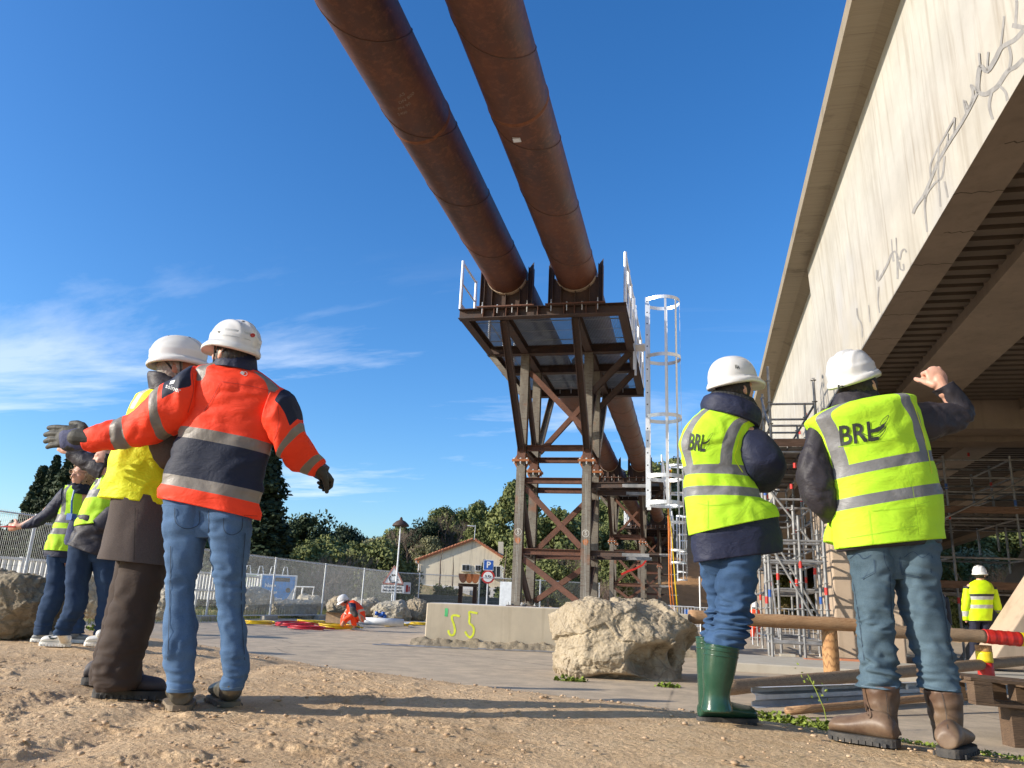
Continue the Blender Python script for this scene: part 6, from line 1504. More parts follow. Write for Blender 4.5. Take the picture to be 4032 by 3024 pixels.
# ================================================================== man in orange and navy
d=3.80; A_=person('man in orange and navy hi-vis jacket and white helmet, arms spread, seen from behind',800,2790)
hc=P3(915,1392,d); fd=hdir(-62); E_,f,u,r=head_parts(np.array(hc),fd,UP-.10*fd,1.0)
sh=[np.array(P3(790,1500,d)),np.array(P3(1080,1560,d))]; wl=np.array(P3(340,1728,d)); wr_=np.array(P3(1250,1848,d,.22))
hip=[np.array(P3(735,2010,d)),np.array(P3(900,2020,d))]; kn=[np.array(P3(712,2350,d)),np.array(P3(902,2350,d))]; an=[np.array(P3(712,2715,d)),np.array(P3(915,2705,d))]
tor=[capsule(np.array(P3(930,1540,d)),np.array(P3(820,1980,d)),.078,.085,14)]
def stdlimbs(sh,el,wr,hip,kn,an): 
    P=[]
    for i in (0,1):
        P+=limb((sh[i],.040),(el[i],.032),(wr[i],.025)); P+=limb((hip[i],.036),(kn[i],.022),(an[i],.018))
    P+=[capsule(sh[0],sh[1],.045,.045)]+[capsule(hip[0],hip[1],.045,.045)]; return P
body(A_,MT['skin'],E_+neck(hc,np.array(P3(935,1480,d))),tor+stdlimbs(sh,[np.array(P3(575,1670,d)),np.array(P3(1165,1740,d,.05))],[wl,wr_],hip,kn,an))
def mA(s,t,V):
    xn=np.cos(t); bk=-np.sin(t)
    m1=np.maximum(lim(s,1,2),lim(s,4,5)); st=np.minimum(np.minimum(lim(xn,-.84,-.58),s-7.9),10.3-s)*1.0; st2=np.minimum(np.minimum(lim(xn,.66,.90),s-7.3),9.9-s)
    return {'m1':np.maximum(m1,np.maximum(st,st2)),'m2':np.maximum(lim(s,2,4),s-10.15)}
def mAl(s,t,V):
    up=np.cos(t)   # -1 on the top edge (first outline), +1 underneath
    sk=s+.45*up
    return {'m1':np.maximum(lim(sk,2.35,3.15),lim(s+.12*up,5.85,6.75)),'m2':np.minimum(lim(sk,.2,2.0),-.05-up)}
def mAr(s,t,V):
    x=np.cos(t); return {'m1':np.maximum(lim(s,3.0,3.75),lim(s,6.0,6.6)),'m2':np.minimum(lim(s,.6,2.75),-.35-x)}
JR=[(625,1962,1018,2047),(639,1908,1021,1985),(653,1868,1029,1940),(672,1802,1046,1860),(700,1724,1060,1793),(709,1682,1066,1749),(728,1634,1086,1704),(745,1560,1122,1630),(752,1500,1140,1585),(772,1453,1118,1535),(820,1436,1040,1475),(850,1428,1008,1450),(880,1405,1003,1420)]
garment('jacket',MT['orange'],A_,[L(JR,d,mA,thick=.46,wr=nfold(.011,5,9,3),n=84,cap1=False),
  L([(800,1455,790,1640),(756,1447,735,1690),(690,1490,665,1715),(640,1525,620,1738),(592,1570,590,1752),(548,1609,560,1757),(494,1640,500,1762),(444,1658,430,1772),(380,1677,375,1778),(322,1690,335,1770)],d,mAl,thick=.85,wr=nfold(.013,9,8,8)),
  L([(1095,1525,1040,1700),(1141,1553,1071,1742),(1168,1591,1085,1765),(1193,1670,1098,1790),(1212,1715,1118,1812,.03),(1236,1761,1147,1840,.07),(1258,1790,1185,1862,.14),(1277,1822,1234,1878,.2)],d,mAr,thick=.9,wr=nfold(.012,9,8,4))])
# neck collar
garment('collar',MT['navy'],A_,[L([(845,1450,1018,1475),(850,1422,1010,1448),(880,1398,1005,1412),(885,1392,1000,1404)],d,thick=.8,wr=nfold(.004,12,12,2))])
def legs(parent,mat,name,hips,left,right,d,dds=(0,0),th=.95,A=.010,seed=0,cap=True):
    ps=[]
    if hips: ps.append(L(hips,d,thick=.40,wr=nfold(A*.8,6,9,seed),n=72))
    def kneef(Zk,Za):
        def f(V,s,t):
            b=nfold(A,7,11,seed)(V,s,t); z=V[:,2]; am=(.55*np.exp(-((z-Zk)/.12)**2)+.9*np.exp(-((z-Za)/.13)**2))*(.55+.9*vnoise(V*np.array([7,7,5])+seed+3))
            ph=fbm(V*np.array([6,6,5])+seed,3)*4.5; g_=fbm(V*np.array([5,5,17])+seed+9,2,.4); return b+am*A*1.15*tri_(g_*9+z*9)
        return f
    for q,rg_ in ((0,left),(1,right)):
        rr=[(*r_[:4],dds[q]) for r_ in rg_]; zs=[P3(r_[0],r_[1],d)[2] for r_ in rg_]; za=min(zs)+.10; zk=.86
        ps.append(L(rr,d,thick=th,wr=kneef(zk,za),n=56,sub=14))
    return garment(name,mat,parent,ps)
legs(A_,MT['jeansA'],'jeans',[(650,1945,992,2005),(651,2030,990,2050),(660,2090,980,2090),(690,2120,950,2120)],
 [(652,1990,825,2005),(654,2075,815,2092),(653,2200,792,2225),(656,2327,765,2338),(648,2522,776,2522),(651,2625,765,2635),(662,2700,762,2700),(666,2724,760,2724)],
 [(822,2005,990,1995),(812,2085,988,2058),(828,2180,976,2174),(840,2286,963,2286),(856,2409,958,2409),(866,2532,974,2532),(874,2635,983,2645),(866,2690,964,2700),(870,2714,960,2718)],d,A=.011,seed=2)
h1=G(705,2800); shoe(h1+hdir(-22)*.30,h1,np.array(P3(712,2700,d)),A_,MT['blackboot'],MT['solet'],.066,.112,.020)
h2=G(905,2784); shoe(h2+hdir(-30)*.30,h2,np.array(P3(915,2695,d)),A_,MT['blackboot'],MT['solet'],.066,.112,.020)
hm=helmet(P3(921,1366,d),fd,UP-.12*fd,A_,1.0,.045,.140,.118,.135,tape=(88,268))
garment('hair',MT['hairdark'],A_,[L([(868,1350,985,1362),(862,1380,988,1395),(880,1412,985,1422)],d,thick=1.0,wr=lambda V,s,t:.004*fbm(V*60,2)-.004)]) if False else None
def hairshell(parent,hc,f,u,r,mat,k=1.0,z0=-.075,z1=.03,back=1):
    """hair at the back and sides of the head, showing under the helmet"""
    V=[];F=[];n=40;m=8
    for i in range(m):
        z=z0+(z1-z0)*i/(m-1)
        for j in range(n):
            a=math.radians(75)+math.radians(210)*j/(n-1); q=math.sqrt(max(.05,1-(z/.112)**2)); p=np.array(hc)+f*math.cos(a)*.103*k*q+r*math.sin(a)*.083*k*q+u*z*k
            V.append(p+(f*math.cos(a)+r*math.sin(a))*.004*math.sin(j*3.7+i*2.1))
    for i in range(m-1):
        for j in range(n-1): F.append((i*n+j,i*n+j+1,(i+1)*n+j+1,(i+1)*n+j))
    me=bpy.data.meshes.new('hair'); me.from_pydata([tuple(v) for v in V],[],F); me.polygons.foreach_set('use_smooth',[True]*len(F)); me.update(); me.materials.append(mat)
    o=mkobj('hair',me,None,parent); b=o.modifiers.new('t','SOLIDIFY'); b.thickness=.010; b.offset=0; return o
hairshell(A_,hc,f,u,r,MT['hairdark'],1.0,-.085)
gl=voxel(hand_parts(wl,-RH*1.0+UP*.05,FH*.9-UP*.15,-1,.20,1.42,.09,.62,1.15),'glove',.004,MT['glove'],A_,2)
garment('knit_cuff',MT['glovecuff'],gl,[L([(345,1690,352,1772),(310,1685,318,1776),(262,1690,268,1780),(240,1700,246,1772)],d,thick=.55,wr=nfold(.003,12,12,2))])
dr=FH*.75+RH*.45-UP*.25; gr=voxel(hand_parts(wr_,dr,-RH*.5-UP*.8+FH*.2,-1,.9,1.08,.06,.55,1.15),'glove',.004,MT['glove'],A_,2)
garment('knit_cuff',MT['glovecuff'],gr,[L([(1268,1812,1226,1872,.2),(1285,1828,1243,1884,.24),(1297,1838,1258,1890,.27)],d,thick=.8)])
jk=[c for c in A_.children if c.name.startswith('jacket')][0]
def quad(pts): return pts,[tuple(range(len(pts)))]
def pts_grid(p0,p1,p2,p3,n=4):
    pv=[];pf=[]
    for i in range(n+1):
        for j in range(n+1):
            a=i/n;b=j/n; pv.append(tuple((1-b)*((1-a)*p0[k]+a*p1[k])+b*((1-a)*p3[k]+a*p2[k]) for k in (0,1)))
    for i in range(n):
        for j in range(n): pf.append((i*(n+1)+j,i*(n+1)+j+1,(i+1)*(n+1)+j+1,(i+1)*(n+1)+j))
    return pv,pf
def px_disc(c,rx,ry,n=14): return [(c[0]+rx*math.cos(2*PI*k/n),c[1]+ry*math.sin(2*PI*k/n)) for k in range(n)],[tuple(range(n))]
conform(A_,jk,[pts_grid((672,1500),(690,1496),(684,1510),(666,1514),2),px_text('ssiner',(652,1518),(25,9),(9,-25),1,.01)],MT['whiteprint'],'sleeve_print')
conform(A_,jk,[quad([(944,1468),(953,1460),(964,1468),(955,1477)]),px_ribbon([(965+8*math.cos(a),1471+8*math.sin(a)) for a in np.linspace(0,6.28,9)],2.2,3)],MT['helmtrim'],'neck_print')
conform(A_,hm,[px_disc((995,1320),10,8)],MT['red'],'round_sticker') if hm else None
conform(A_,hm,[pts_grid((856,1303),(866,1302),(866,1311),(856,1312),1)],MT['ink'],'helmet_print')
# ================================================================== man in wool coat and lemon vest
d=4.06; B_=person('older man in long grey wool coat, lemon vest and white helmet',500,2755)
hc=P3(703,1447,d); fd=hdir(72); E_,f,u,r=head_parts(np.array(hc),fd,UP-.05*fd,1.0)
sh=[np.array(P3(560,1600,d,.08)),np.array(P3(690,1600,d,-.12))]
body(B_,MT['skind'],E_+neck(hc,np.array(P3(665,1540,d))),[capsule(np.array(P3(630,1620,d)),np.array(P3(560,2100,d)),.078,.085,14)]+stdlimbs(sh,[np.array(P3(520,1760,d,.2)),np.array(P3(660,1790,d,-.12))],[np.array(P3(640,1780,d,.32)),np.array(P3(740,1740,d,.1))],[np.array(P3(530,2100,d,.1)),np.array(P3(590,2100,d,-.05))],[np.array(P3(480,2400,d,.12)),np.array(P3(530,2400,d))],[np.array(P3(425,2680,d,.14)),np.array(P3(460,2690,d))]))
def mB(s,t,V):
    xn=np.cos(t); return {'m1':np.maximum(lim(s,2.75,3.15),np.minimum(lim(xn,-.78,-.52),s-4.2)),'m2':.03-np.abs(s-.06)}
garment('vest',MT['hivisB'],B_,[L([(389,1960,668,1994),(415,1870,674,1900),(441,1774,680,1800),(466,1700,695,1730),(496,1632,716,1650),(535,1562,738,1592),(592,1530,745,1548),(630,1512,738,1522),(650,1500,720,1505)],d,mB,thick=.62,wr=nfold(.015,8,6,31),n=72)])
garment('coat',MT['wool'],B_,[L([(452,1930,656,1965),(444,1990,662,2010),(425,2080,666,2110),(400,2190,668,2218),(402,2200,666,2226)],d,thick=.8,wr=nfold(.007,5,3,6),n=64),
 L([(600,1570,730,1580,-.10),(588,1680,722,1700,-.13),(592,1760,724,1775,-.14),(628,1838,716,1842,-.10),(690,1852,722,1820,0)],d,thick=.85,wr=nfold(.010,8,8,5))])
garment('hood_collar',MT['blackc'],B_,[L([(592,1545,742,1552),(588,1515,735,1525),(585,1480,722,1500),(590,1468,712,1490)],d,thick=.85,wr=nfold(.006,10,10,7))])
legs(B_,MT['browntr'],'trousers',None,[(470,2170,600,2180),(425,2389,560,2392),(392,2512,520,2515),(362,2635,480,2640),(358,2695,470,2700)],
 [(490,2170,664,2190),(450,2360,622,2362),(410,2500,585,2500),(382,2620,553,2600),(374,2690,545,2680),(384,2722,530,2715)],d,dds=(.14,0),A=.009,seed=12)
t1=G(648,2752); shoe(t1,t1-hdir(84)*.335,np.array(P3(455,2690,d)),B_,MT['navyboot'],MT['sole'],.052,.105,.034)
t2=G(560,2700); shoe(t2,t2-hdir(80)*.31,np.array(P3(415,2680,d,.14)),B_,MT['navyboot'],MT['sole'],.050,.10,.034)
helmet(P3(700,1424,d),fd,UP-.04*fd,B_,1.0,.055,.145,.120,.138)
hairshell(B_,hc,f,u,r,MT['hairgrey'],1.0,-.085)
# ================================================================== man with green wellingtons
d=4.06; C_=person('man in BRL hi-vis vest and green rubber boots, white helmet, looking right',2860,2850)
hc=P3(2893,1528,d); fd=hdir(62); E_,f,u,r=head_parts(np.array(hc),fd,UP-.12*fd,1.0)
body(C_,MT['skin'],E_+neck(hc,np.array(P3(2860,1610,d))),[capsule(np.array(P3(2830,1700,d)),np.array(P3(2860,2140,d)),.078,.085,14)]+stdlimbs([np.array(P3(2730,1700,d,.04)),np.array(P3(2950,1710,d,-.04))],[np.array(P3(2740,1880,d,.15)),np.array(P3(3035,1860,d,.02))],[np.array(P3(2880,1900,d,.32)),np.array(P3(2980,1900,d,.25))],[np.array(P3(2820,2130,d,.08)),np.array(P3(2900,2130,d,-.04))],[np.array(P3(2822,2390,d,.15)),np.array(P3(2890,2400,d))],[np.array(P3(2800,2740,d,.12)),np.array(P3(2820,2780,d))]))
garment('jacket',MT['navy'],C_,[L([(2722,2050,3045,2000),(2720,2108,3062,2050),(2733,2198,3084,2158),(2737,2214,3074,2176)],d,thick=.55,wr=nfold(.010,7,9,21),n=72),
 L([(2935,1668,2990,1688,-.02),(2905,1722,3022,1716,-.04),(2903,1795,3072,1778,-.05),(2925,1855,3094,1838,-.04),(2952,1905,3072,1905,0),(2990,1938,3032,1940,.06)],d,thick=.8,wr=nfold(.010,9,9,22))])
def strips(lst):
    def f(s,xn):
        o=np.full(len(s),-1.)
        for (s0,a0,b0,s1,a1,b1) in lst:
            k=np.clip((s-s0)/(s1-s0),-.3,1.3); a=a0+(a1-a0)*k; b=b0+(b1-b0)*k; o=np.maximum(o,np.minimum(lim(xn,a,b),np.minimum(s-s0,s1-s)))
        return o
    return f
stC=strips([(4.6,-.06,.27,10,.30,.62),(4.6,-.98,-.78,9,-.93,-.74)])
def mC(s,t,V):
    xn=np.cos(t); return {'m1':np.maximum(np.maximum(lim(s,2,3),lim(s,4,5)),np.where(np.sin(t)<0,stC(s,xn),-1))}
vC=garment('vest',MT['hivis'],C_,[L([(2713,2108,3060,2036),(2703,2045,3040,1995),(2697,1958,2990,1964),(2694,1920,2978,1930),(2697,1872,2950,1882),(2693,1838,2946,1842),(2682,1795,2942,1790),(2673,1739,2950,1735),(2706,1664,2968,1692),(2760,1616,2988,1674),(2800,1602,2960,1640)],d,mC,thick=.60,wr=nfold(.010,8,7,40),n=84)])
garment('hood',MT['navy'],C_,[L([(2768,1622,2985,1690),(2763,1590,2994,1662),(2770,1562,2990,1630),(2790,1552,2975,1610)],d,thick=.85,wr=nfold(.008,9,9,9))])
garment('knit_collar',MT['knit'],C_,[L([(2795,1600,2985,1650),(2796,1556,2985,1622),(2805,1540,2968,1580)],d,thick=.72,wr=nfold(.004,20,20,9))])
legs(C_,MT['jeansC'],'jeans',[(2738,2140,2995,2130),(2752,2205,2992,2190),(2775,2240,2965,2230),(2800,2265,2930,2255)],[(2757,2215,2875,2222),(2767,2286,2860,2290),(2784,2350,2862,2352),(2790,2395,2862,2395),(2772,2448,2838,2455),(2757,2515,2825,2520)],
 [(2822,2140,2992,2125),(2820,2195,2990,2185),(2820,2310,2979,2286),(2825,2382,2965,2366),(2808,2454,2948,2459),(2789,2517,2926,2530),(2788,2552,2918,2556)],d,dds=(.13,0),A=.014,seed=33)
def wellie(rings,dd,toe,heel,nm='boot'):
    V,F,_,_,_=loft([(*q,dd) for q in rings],d,thick=1.0,n=36)
    o=shoe(toe,heel,rings[-1][:2] and np.array(P3((rings[-1][0]+rings[-1][2])/2,rings[-1][1],d,dd)),C_,MT['wellie'],MT['sole'],.056,.100,.026,nm,shaft=[(V,[tuple(dict.fromkeys(f)) for f in F.tolist()])])
    m=MB(); 
    for fr in (.03,.16,.30):
        a=np.array(rings[0],float); b=np.array(rings[1],float); q=a+(b-a)*fr*1.3; V2,F2,_,_,_=loft([(*(q+np.array([-1.5,-2,1.5,-2])),dd),(*(q+np.array([-2.2,0,2.2,0])),dd),(*(q+np.array([-1.5,2,1.5,2])),dd)],d,thick=1.03,n=36,sub=2); m.add(V2,[tuple(dict.fromkeys(f)) for f in F2.tolist()])
    m.build('boot_rib',MT['wellie'],o,True)
tb=G(2960,2803,-.03); wellie([(2741,2505,2828,2508),(2745,2620,2832,2620),(2750,2730,2848,2730),(2752,2790,2868,2790)],.13,tb,tb-hdir(84)*.30)
tf=G(2980,2852,-.03); wellie([(2774,2530,2910,2550),(2768,2640,2892,2650),(2770,2730,2872,2735),(2760,2800,2885,2800)],0,tf,tf-hdir(84)*.305)
helmet(P3(2885,1500,d),fd,UP-.16*fd,C_,1.0,.060,.142,.120,.136,strap=False,ridges=False,vents=False)
hairshell(C_,hc,f,u,r,MT['hairdark'],1.02,-.09)
def swoosh(o,ux,uy):
    pt=lambda a,b:(o[0]+ux[0]*a+uy[0]*b,o[1]+ux[1]*a+uy[1]*b)
    return [px_ribbon([pt(1.02,.02),pt(1.12,-.20),pt(1.35,-.32),pt(1.62,-.28),pt(1.90,-.08),pt(2.02,.12)],1.6*abs(ux[0])/60),px_ribbon([pt(1.02,.02),pt(1.20,-.10),pt(1.45,-.16),pt(1.72,-.10),pt(2.02,.12)],1.3*abs(ux[0])/60),
            px_ribbon([pt(1.76,.20),pt(1.93,.22),pt(2.08,.33),pt(2.16,.50),pt(2.00,.44),pt(1.84,.32),pt(1.76,.20)],1.4*abs(ux[0])/60)]
def tick(o,ux,uy):
    pt=lambda a,b:(o[0]+ux[0]*a+uy[0]*b,o[1]+ux[1]*a+uy[1]*b)
    return px_ribbon([pt(1.30,.03),pt(1.62,.05),pt(1.85,.13),pt(2.02,.26)],[9*abs(ux[0])/60,11*abs(ux[0])/60,8*abs(ux[0])/60,3*abs(ux[0])/60],4)
def brl(parent,target,o,ux,uy,sw=True):
    ps=[px_text('BRL',o,ux,uy,1,.018),tick(o,ux,uy)]+(swoosh(o,ux,uy) if sw else [])
    return conform(parent,target,ps,MT['ink'],'brl_logo',.004)
# glyph em: B R L spans about 1.95 em wide, .73 em tall
brl(C_,vC,(2709,1742),(42,4.0),(13,-92))
# ================================================================== man with brown boots, arm raised
d=3.86; D_=person('man in BRL hi-vis vest and brown leather boots, raising his fist towards the bridge',3600,2930)
hc=P3(3378,1512,d); fd=hdir(52)+UP*.38; fd=fd/np.linalg.norm(fd); upv=UP*.95-RH*.30-FH*.15; E_,f,u,r=head_parts(np.array(hc),fd,upv,1.0)
wr2=np.array(P3(3708,1522,d)); 
hd_=UP*.86-RH*.30+FH*.1
body(D_,MT['skin'],E_+neck(hc,np.array(P3(3385,1610,d)),1.0)+hand_parts(wr2,hd_,FH*1.0+UP*.1-RH*.0,1,1.40,1.12,.10,.42,1.12),[capsule(np.array(P3(3430,1680,d)),np.array(P3(3510,2120,d)),.078,.085,14)]+stdlimbs([np.array(P3(3250,1680,d)),np.array(P3(3560,1640,d))],[np.array(P3(3210,1900,d)),np.array(P3(3780,1650,d))],[np.array(P3(3290,2030,d,.08)),wr2],[np.array(P3(3430,2160,d)),np.array(P3(3590,2160,d))],[np.array(P3(3445,2440,d)),np.array(P3(3650,2450,d))],[np.array(P3(3475,2850,d)),np.array(P3(3735,2880,d))]),.0048,2)
garment('jacket',MT['blackc'],D_,[
 L([(3185,1680,3262,1692),(3157,1774,3266,1780),(3140,1865,3278,1865),(3157,1946,3292,1935),(3197,2005,3302,1990),(3252,2062,3322,2040,.05)],d,thick=.85,wr=nfold(.011,9,10,50)),
 L([(3560,1585,3600,1750),(3640,1583,3655,1742),(3690,1584,3705,1722),(3740,1590,3762,1708),(3790,1592,3805,1684),(3826,1610,3830,1650)],d,thick=.85,wr=nfold(.012,10,10,51)),
 L([(3750,1668,3828,1662),(3742,1612,3834,1618),(3720,1574,3808,1570),(3694,1552,3772,1530),(3676,1540,3744,1504)],d,thick=.9,wr=nfold(.009,10,10,52)),
 L([(3292,2080,3700,2060),(3300,2172,3700,2140)],d,thick=.50,n=60)])
stD=strips([(4.6,-.985,-.76,10.4,-.86,-.64),(4.6,.52,.735,11,.44,.66)])
def mD(s,t,V):
    xn=np.cos(t); return {'m1':np.maximum(np.maximum(lim(s,2,3),lim(s,4,5)),np.where(np.sin(t)<0,stD(s,xn),-1))}
vD=garment('vest',MT['hivis'],D_,[L([(3298,2162,3716,2122),(3288,2085,3706,2055),(3279,2018,3698,1950),(3276,1974,3688,1908),(3266,1895,3666,1821),(3261,1853,3656,1780),(3240,1790,3642,1720),(3205,1712,3625,1650),(3172,1665,3602,1600),(3205,1636,3592,1568),(3262,1608,3560,1558),(3300,1595,3500,1560)],d,mD,thick=.58,wr=nfold(.008,6,6,61),n=96),
 L([(3268,2030,3300,2035,.10),(3246,2100,3308,2110,.10),(3243,2130,3312,2150,.10)],d,thick=1.0,n=30,wr=nfold(.006,9,9,2))])
garment('collar',MT['blackc'],D_,[L([(3275,1610,3470,1580),(3282,1582,3458,1556),(3290,1555,3440,1535)],d,thick=.75,wr=nfold(.006,12,12,9))])
jD=legs(D_,MT['jeansD'],'jeans',[(3322,2120,3694,2095),(3328,2172,3689,2150),(3345,2220,3692,2215),(3370,2255,3665,2250),(3400,2285,3630,2280)],
 [(3335,2100,3512,2110),(3343,2180,3514,2190),(3350,2225,3515,2240),(3357,2288,3511,2300),(3377,2420,3513,2425),(3377,2490,3518,2490),(3397,2611,3525,2620),(3390,2680,3532,2690),(3386,2704,3536,2714)],
 [(3504,2105,3688,2085),(3506,2180,3690,2165),(3512,2235,3695,2225),(3530,2300,3702,2319),(3559,2420,3722,2450),(3599,2541,3745,2585),(3622,2660,3768,2690),(3622,2708,3778,2724)],d,A=.013,seed=71)
st=[]
for pk in ([(3330,2205),(3343,2262),(3398,2282),(3447,2255),(3444,2205)],[(3540,2195),(3552,2262),(3620,2276),(3668,2255),(3672,2190)]):
    st.append(px_ribbon(pk,1.8,1)); st.append(px_ribbon([(x+ (4 if x<pk[2][0] else -4),y-5) for x,y in pk],1.3,1))
st.append(px_ribbon([(3345,2200),(3375,2180),(3400,2200),(3430,2185)],1.8,5)); st.append(px_ribbon([(3560,2195),(3595,2172),(3630,2195),(3660,2178)],1.8,5)); st.append(px_ribbon([(3480,2170),(3486,2215),(3505,2250)],1.8,4))
conform(D_,jD,st,MT['jeansN'],'pocket_stitching')
def bootD(rings,toe,heel):
    V,F,_,_,_=loft(rings,d,thick=1.05,n=40,wr=nfold(.007,11,14,5))
    o=shoe(toe,heel,np.array(P3((rings[-1][0]+rings[-1][2])/2,rings[-1][1],d)),D_,MT['leather'],MT['sole'],.062,.110,.030,'boot',shaft=[(V,[tuple(dict.fromkeys(f)) for f in F.tolist()])]); return o
hl=G(3535,2945,-.03); b1=bootD([(3396,2694,3528,2700),(3405,2745,3532,2750),(3416,2800,3530,2805),(3424,2850,3530,2855),(3420,2890,3540,2890)],hl+hdir(-42)*.30,hl)
hr=G(3735,2985,-.03); b2=bootD([(3642,2714,3778,2720),(3655,2770,3782,2775),(3672,2830,3784,2835),(3684,2880,3784,2885),(3690,2920,3790,2920)],hr+hdir(40)*.30,hr)
for bb,xs in ((b1,[(3400,2705),(3412,2760),(3428,2812),(3418,2822),(3404,2770)]),(b2,[(3646,2735),(3652,2772),(3668,2815)])): conform(D_,bb,[px_ribbon(xs,6,4)],MT['leather'],'pull_strap',.008)
conform(D_,b1,[px_ribbon([(3485,2700),(3492,2760),(3498,2830)],2.2,4)],MT['sole'],'seam'); conform(D_,b2,[px_ribbon([(3706,2722),(3722,2790),(3732,2870)],2.2,4)],MT['sole'],'seam')
hD=helmet(P3(3356,1482,d),fd-UP*.0,upv,D_,1.0,.035,.138,.118,.135,strap=False,vents=False)
hairshell(D_,hc,f,u,r,MT['hairdark'],1.02,-.085)
brl(D_,vD,(3301,1722),(94,-15),(-11,-108))
brl(D_,hD,(3297,1525),(26,5),(-2,-28),False)
conform(C_,[c for c in C_.children if c.name.startswith('helmet')][0],[px_ribbon([(2895,1436),(2898,1452)],2.5,2),px_ribbon([(2901,1436),(2904,1453)],2.5,2),px_ribbon([(2895,1445),(2912,1447)],2,2),px_ribbon([(2908,1440),(2911,1453)],2.5,2)],MT['ink'],'helmet_print')
# ================================================================== two women on the left
d=7.6; E2=person('woman with curly fair hair, glasses and scarf, pointing left with a red marker',230,2525)
hc=P3(328,1866,d); fd=hdir(203); E_,f,u,r=head_parts(np.array(hc),fd,UP+.05*RH,1.0)
hw=np.array(P3(66,2074,d)); 
body(E2,MT['skin'],E_+neck(hc,np.array(P3(300,1930,d)))+hand_parts(np.array(P3(74,2073,d)),-RH+UP*-.12,FH,-1,1.0,1.0,.06,.9),[capsule(np.array(P3(290,1960,d)),np.array(P3(240,2150,d)),.055,.055,14)]+stdlimbs([np.array(P3(250,1945,d)),np.array(P3(330,1950,d))],[np.array(P3(165,2030,d)),np.array(P3(340,2040,d))],[np.array(P3(80,2072,d)),np.array(P3(330,2080,d,-.1))],[np.array(P3(220,2190,d)),np.array(P3(262,2190,d))],[np.array(P3(215,2330,d)),np.array(P3(290,2330,d,.12))],[np.array(P3(165,2480,d)),np.array(P3(302,2480,d,.12))]))
garment('sweater',MT['navy'],E2,[L([(178,2192,280,2196),(178,2160,284,2166),(213,2081,308,2080),(232,2020,320,2030),(238,1950,330,1950),(268,1908,322,1912)],d,thick=.6,wr=nfold(.01,6,6,4)),
 L([(262,1915,262,2000),(225,1952,235,2022),(180,2000,190,2052),(140,2030,150,2076),(104,2052,108,2082),(78,2062,82,2084)],d,thick=.9,wr=nfold(.01,8,8,5))])
def mE(s,t,V):
    xn=np.cos(t); return {'m1':np.maximum(np.maximum(lim(s,2.4,3.0),lim(s,1.55,2.0)),np.minimum(lim(xn,-.5,-.1),s-2.6))}
vE=garment('vest',MT['hivis'],E2,[L([(180,2166,286,2172),(190,2130,296,2135),(210,2081,312,2085),(230,2025,324,2035),(234,1980,332,1985),(236,1945,336,1945),(262,1912,326,1918)],d,mE,thick=.72,wr=nfold(.014,7,6,14))])
garment('scarf',MT['scarf'],E2,[L([(278,1945,352,1950),(280,1915,350,1920),(290,1893,345,1898),(298,1885,340,1888)],d,thick=.9,wr=nfold(.016,12,22,5))])
legs(E2,MT['jeansN'],'jeans',[(182,2130,286,2140),(182,2190,290,2195),(196,2215,280,2218)],[(186,2185,250,2190),(190,2290,256,2300),(166,2370,236,2385),(143,2440,208,2445),(135,2500,194,2500)],[(238,2185,292,2190),(250,2300,315,2310),(272,2400,328,2410),(278,2495,328,2495)],d,dds=(0,.1),A=.010,seed=81)
a=G(122,2526); shoe(a,a+hdir(80)*.26,np.array(P3(168,2490,d)),E2,MT['greyshoe'],MT['whiteshoe'],.045,.075,.026); a=G(352,2532); shoe(a,a-hdir(85)*.26,np.array(P3(300,2490,d,.1)),E2,MT['greyshoe'],MT['whiteshoe'],.045,.075,.026)
m=MB(); rgh=np.random.default_rng(3)
for k in range(900):
    a=rgh.random()*2*PI; z=rgh.random()*2-.85
    dirv=f*math.cos(a)*math.sqrt(max(0,1-min(1,z*z)))+r*math.sin(a)*math.sqrt(max(0,1-min(1,z*z)))+u*z
    if dirv@f>.42 and z<.55: continue
    p=np.array(hc)+(f*(dirv@f)*.105+r*(dirv@r)*.098+u*(dirv@u)*.120)*(1+.10*rgh.random())+u*.008; q=rgh.normal(0,1,3); q/=np.linalg.norm(q); t_=np.cross(q,dirv); t_/=max(1e-6,np.linalg.norm(t_)); L_=.022
    m.tube([p-t_*L_,p+dirv*.012,p+t_*L_],.0042,4,cap=False)
m.build('hair',MT['hairblond'],E2,True)
m=MB()
for q in (1,-1):
    c=np.array(hc)+f*.108+r*q*.033+u*.004; m.tube([c+r*.026*math.cos(a)+u*.020*math.sin(a) for a in np.linspace(0,2*PI,17)],.0022,5); m.tube([c+r*q*.026,np.array(hc)+r*q*.082+u*.002],.002,5)
m.tube([np.array(hc)+f*.112+r*.008+u*.004,np.array(hc)+f*.112-r*.008+u*.004],.002,5); m.build('glasses',MT['card'],E2)
garment('cap',MT['card'],E2,[L([(302,1848,352,1850),(306,1832,350,1834),(318,1822,342,1824)],d,thick=1.0,n=30)])
m=MB(); m.tube([P3(293,1930,d,-.24),P3(283,1970,d,-.26),P3(281,2030,d,-.24)],.009,6); m.box(tuple(np.array(P3(281,2036,d,-.24))-.03),tuple(np.array(P3(281,2036,d,-.24))+.03))
m.build('lanyard',MT['blue'],E2)
garment('phone_pouch',MT['glovecuff'],E2,[L([(274,2050,300,2042,-.26),(262,2090,296,2085,-.26),(252,2130,290,2128,-.26),(258,2146,280,2146,-.26)],d,thick=.35,n=24)])
m=MB(); a=np.array(P3(60,2074,d,-.04)); m.tube([a,a-RH*.11-UP*.004],.008,8); m.tube([a-RH*.11-UP*.004,a-RH*.14-UP*.005],.005,8)
mk=tag(m.build('marker_pen',MT['red']),'red marker pen held in the pointing hand of the curly haired woman','marker pen')
d=6.8; F2=person('woman in yellow vest and black puffer jacket, arm raised, half hidden behind the wool coat',330,2535)
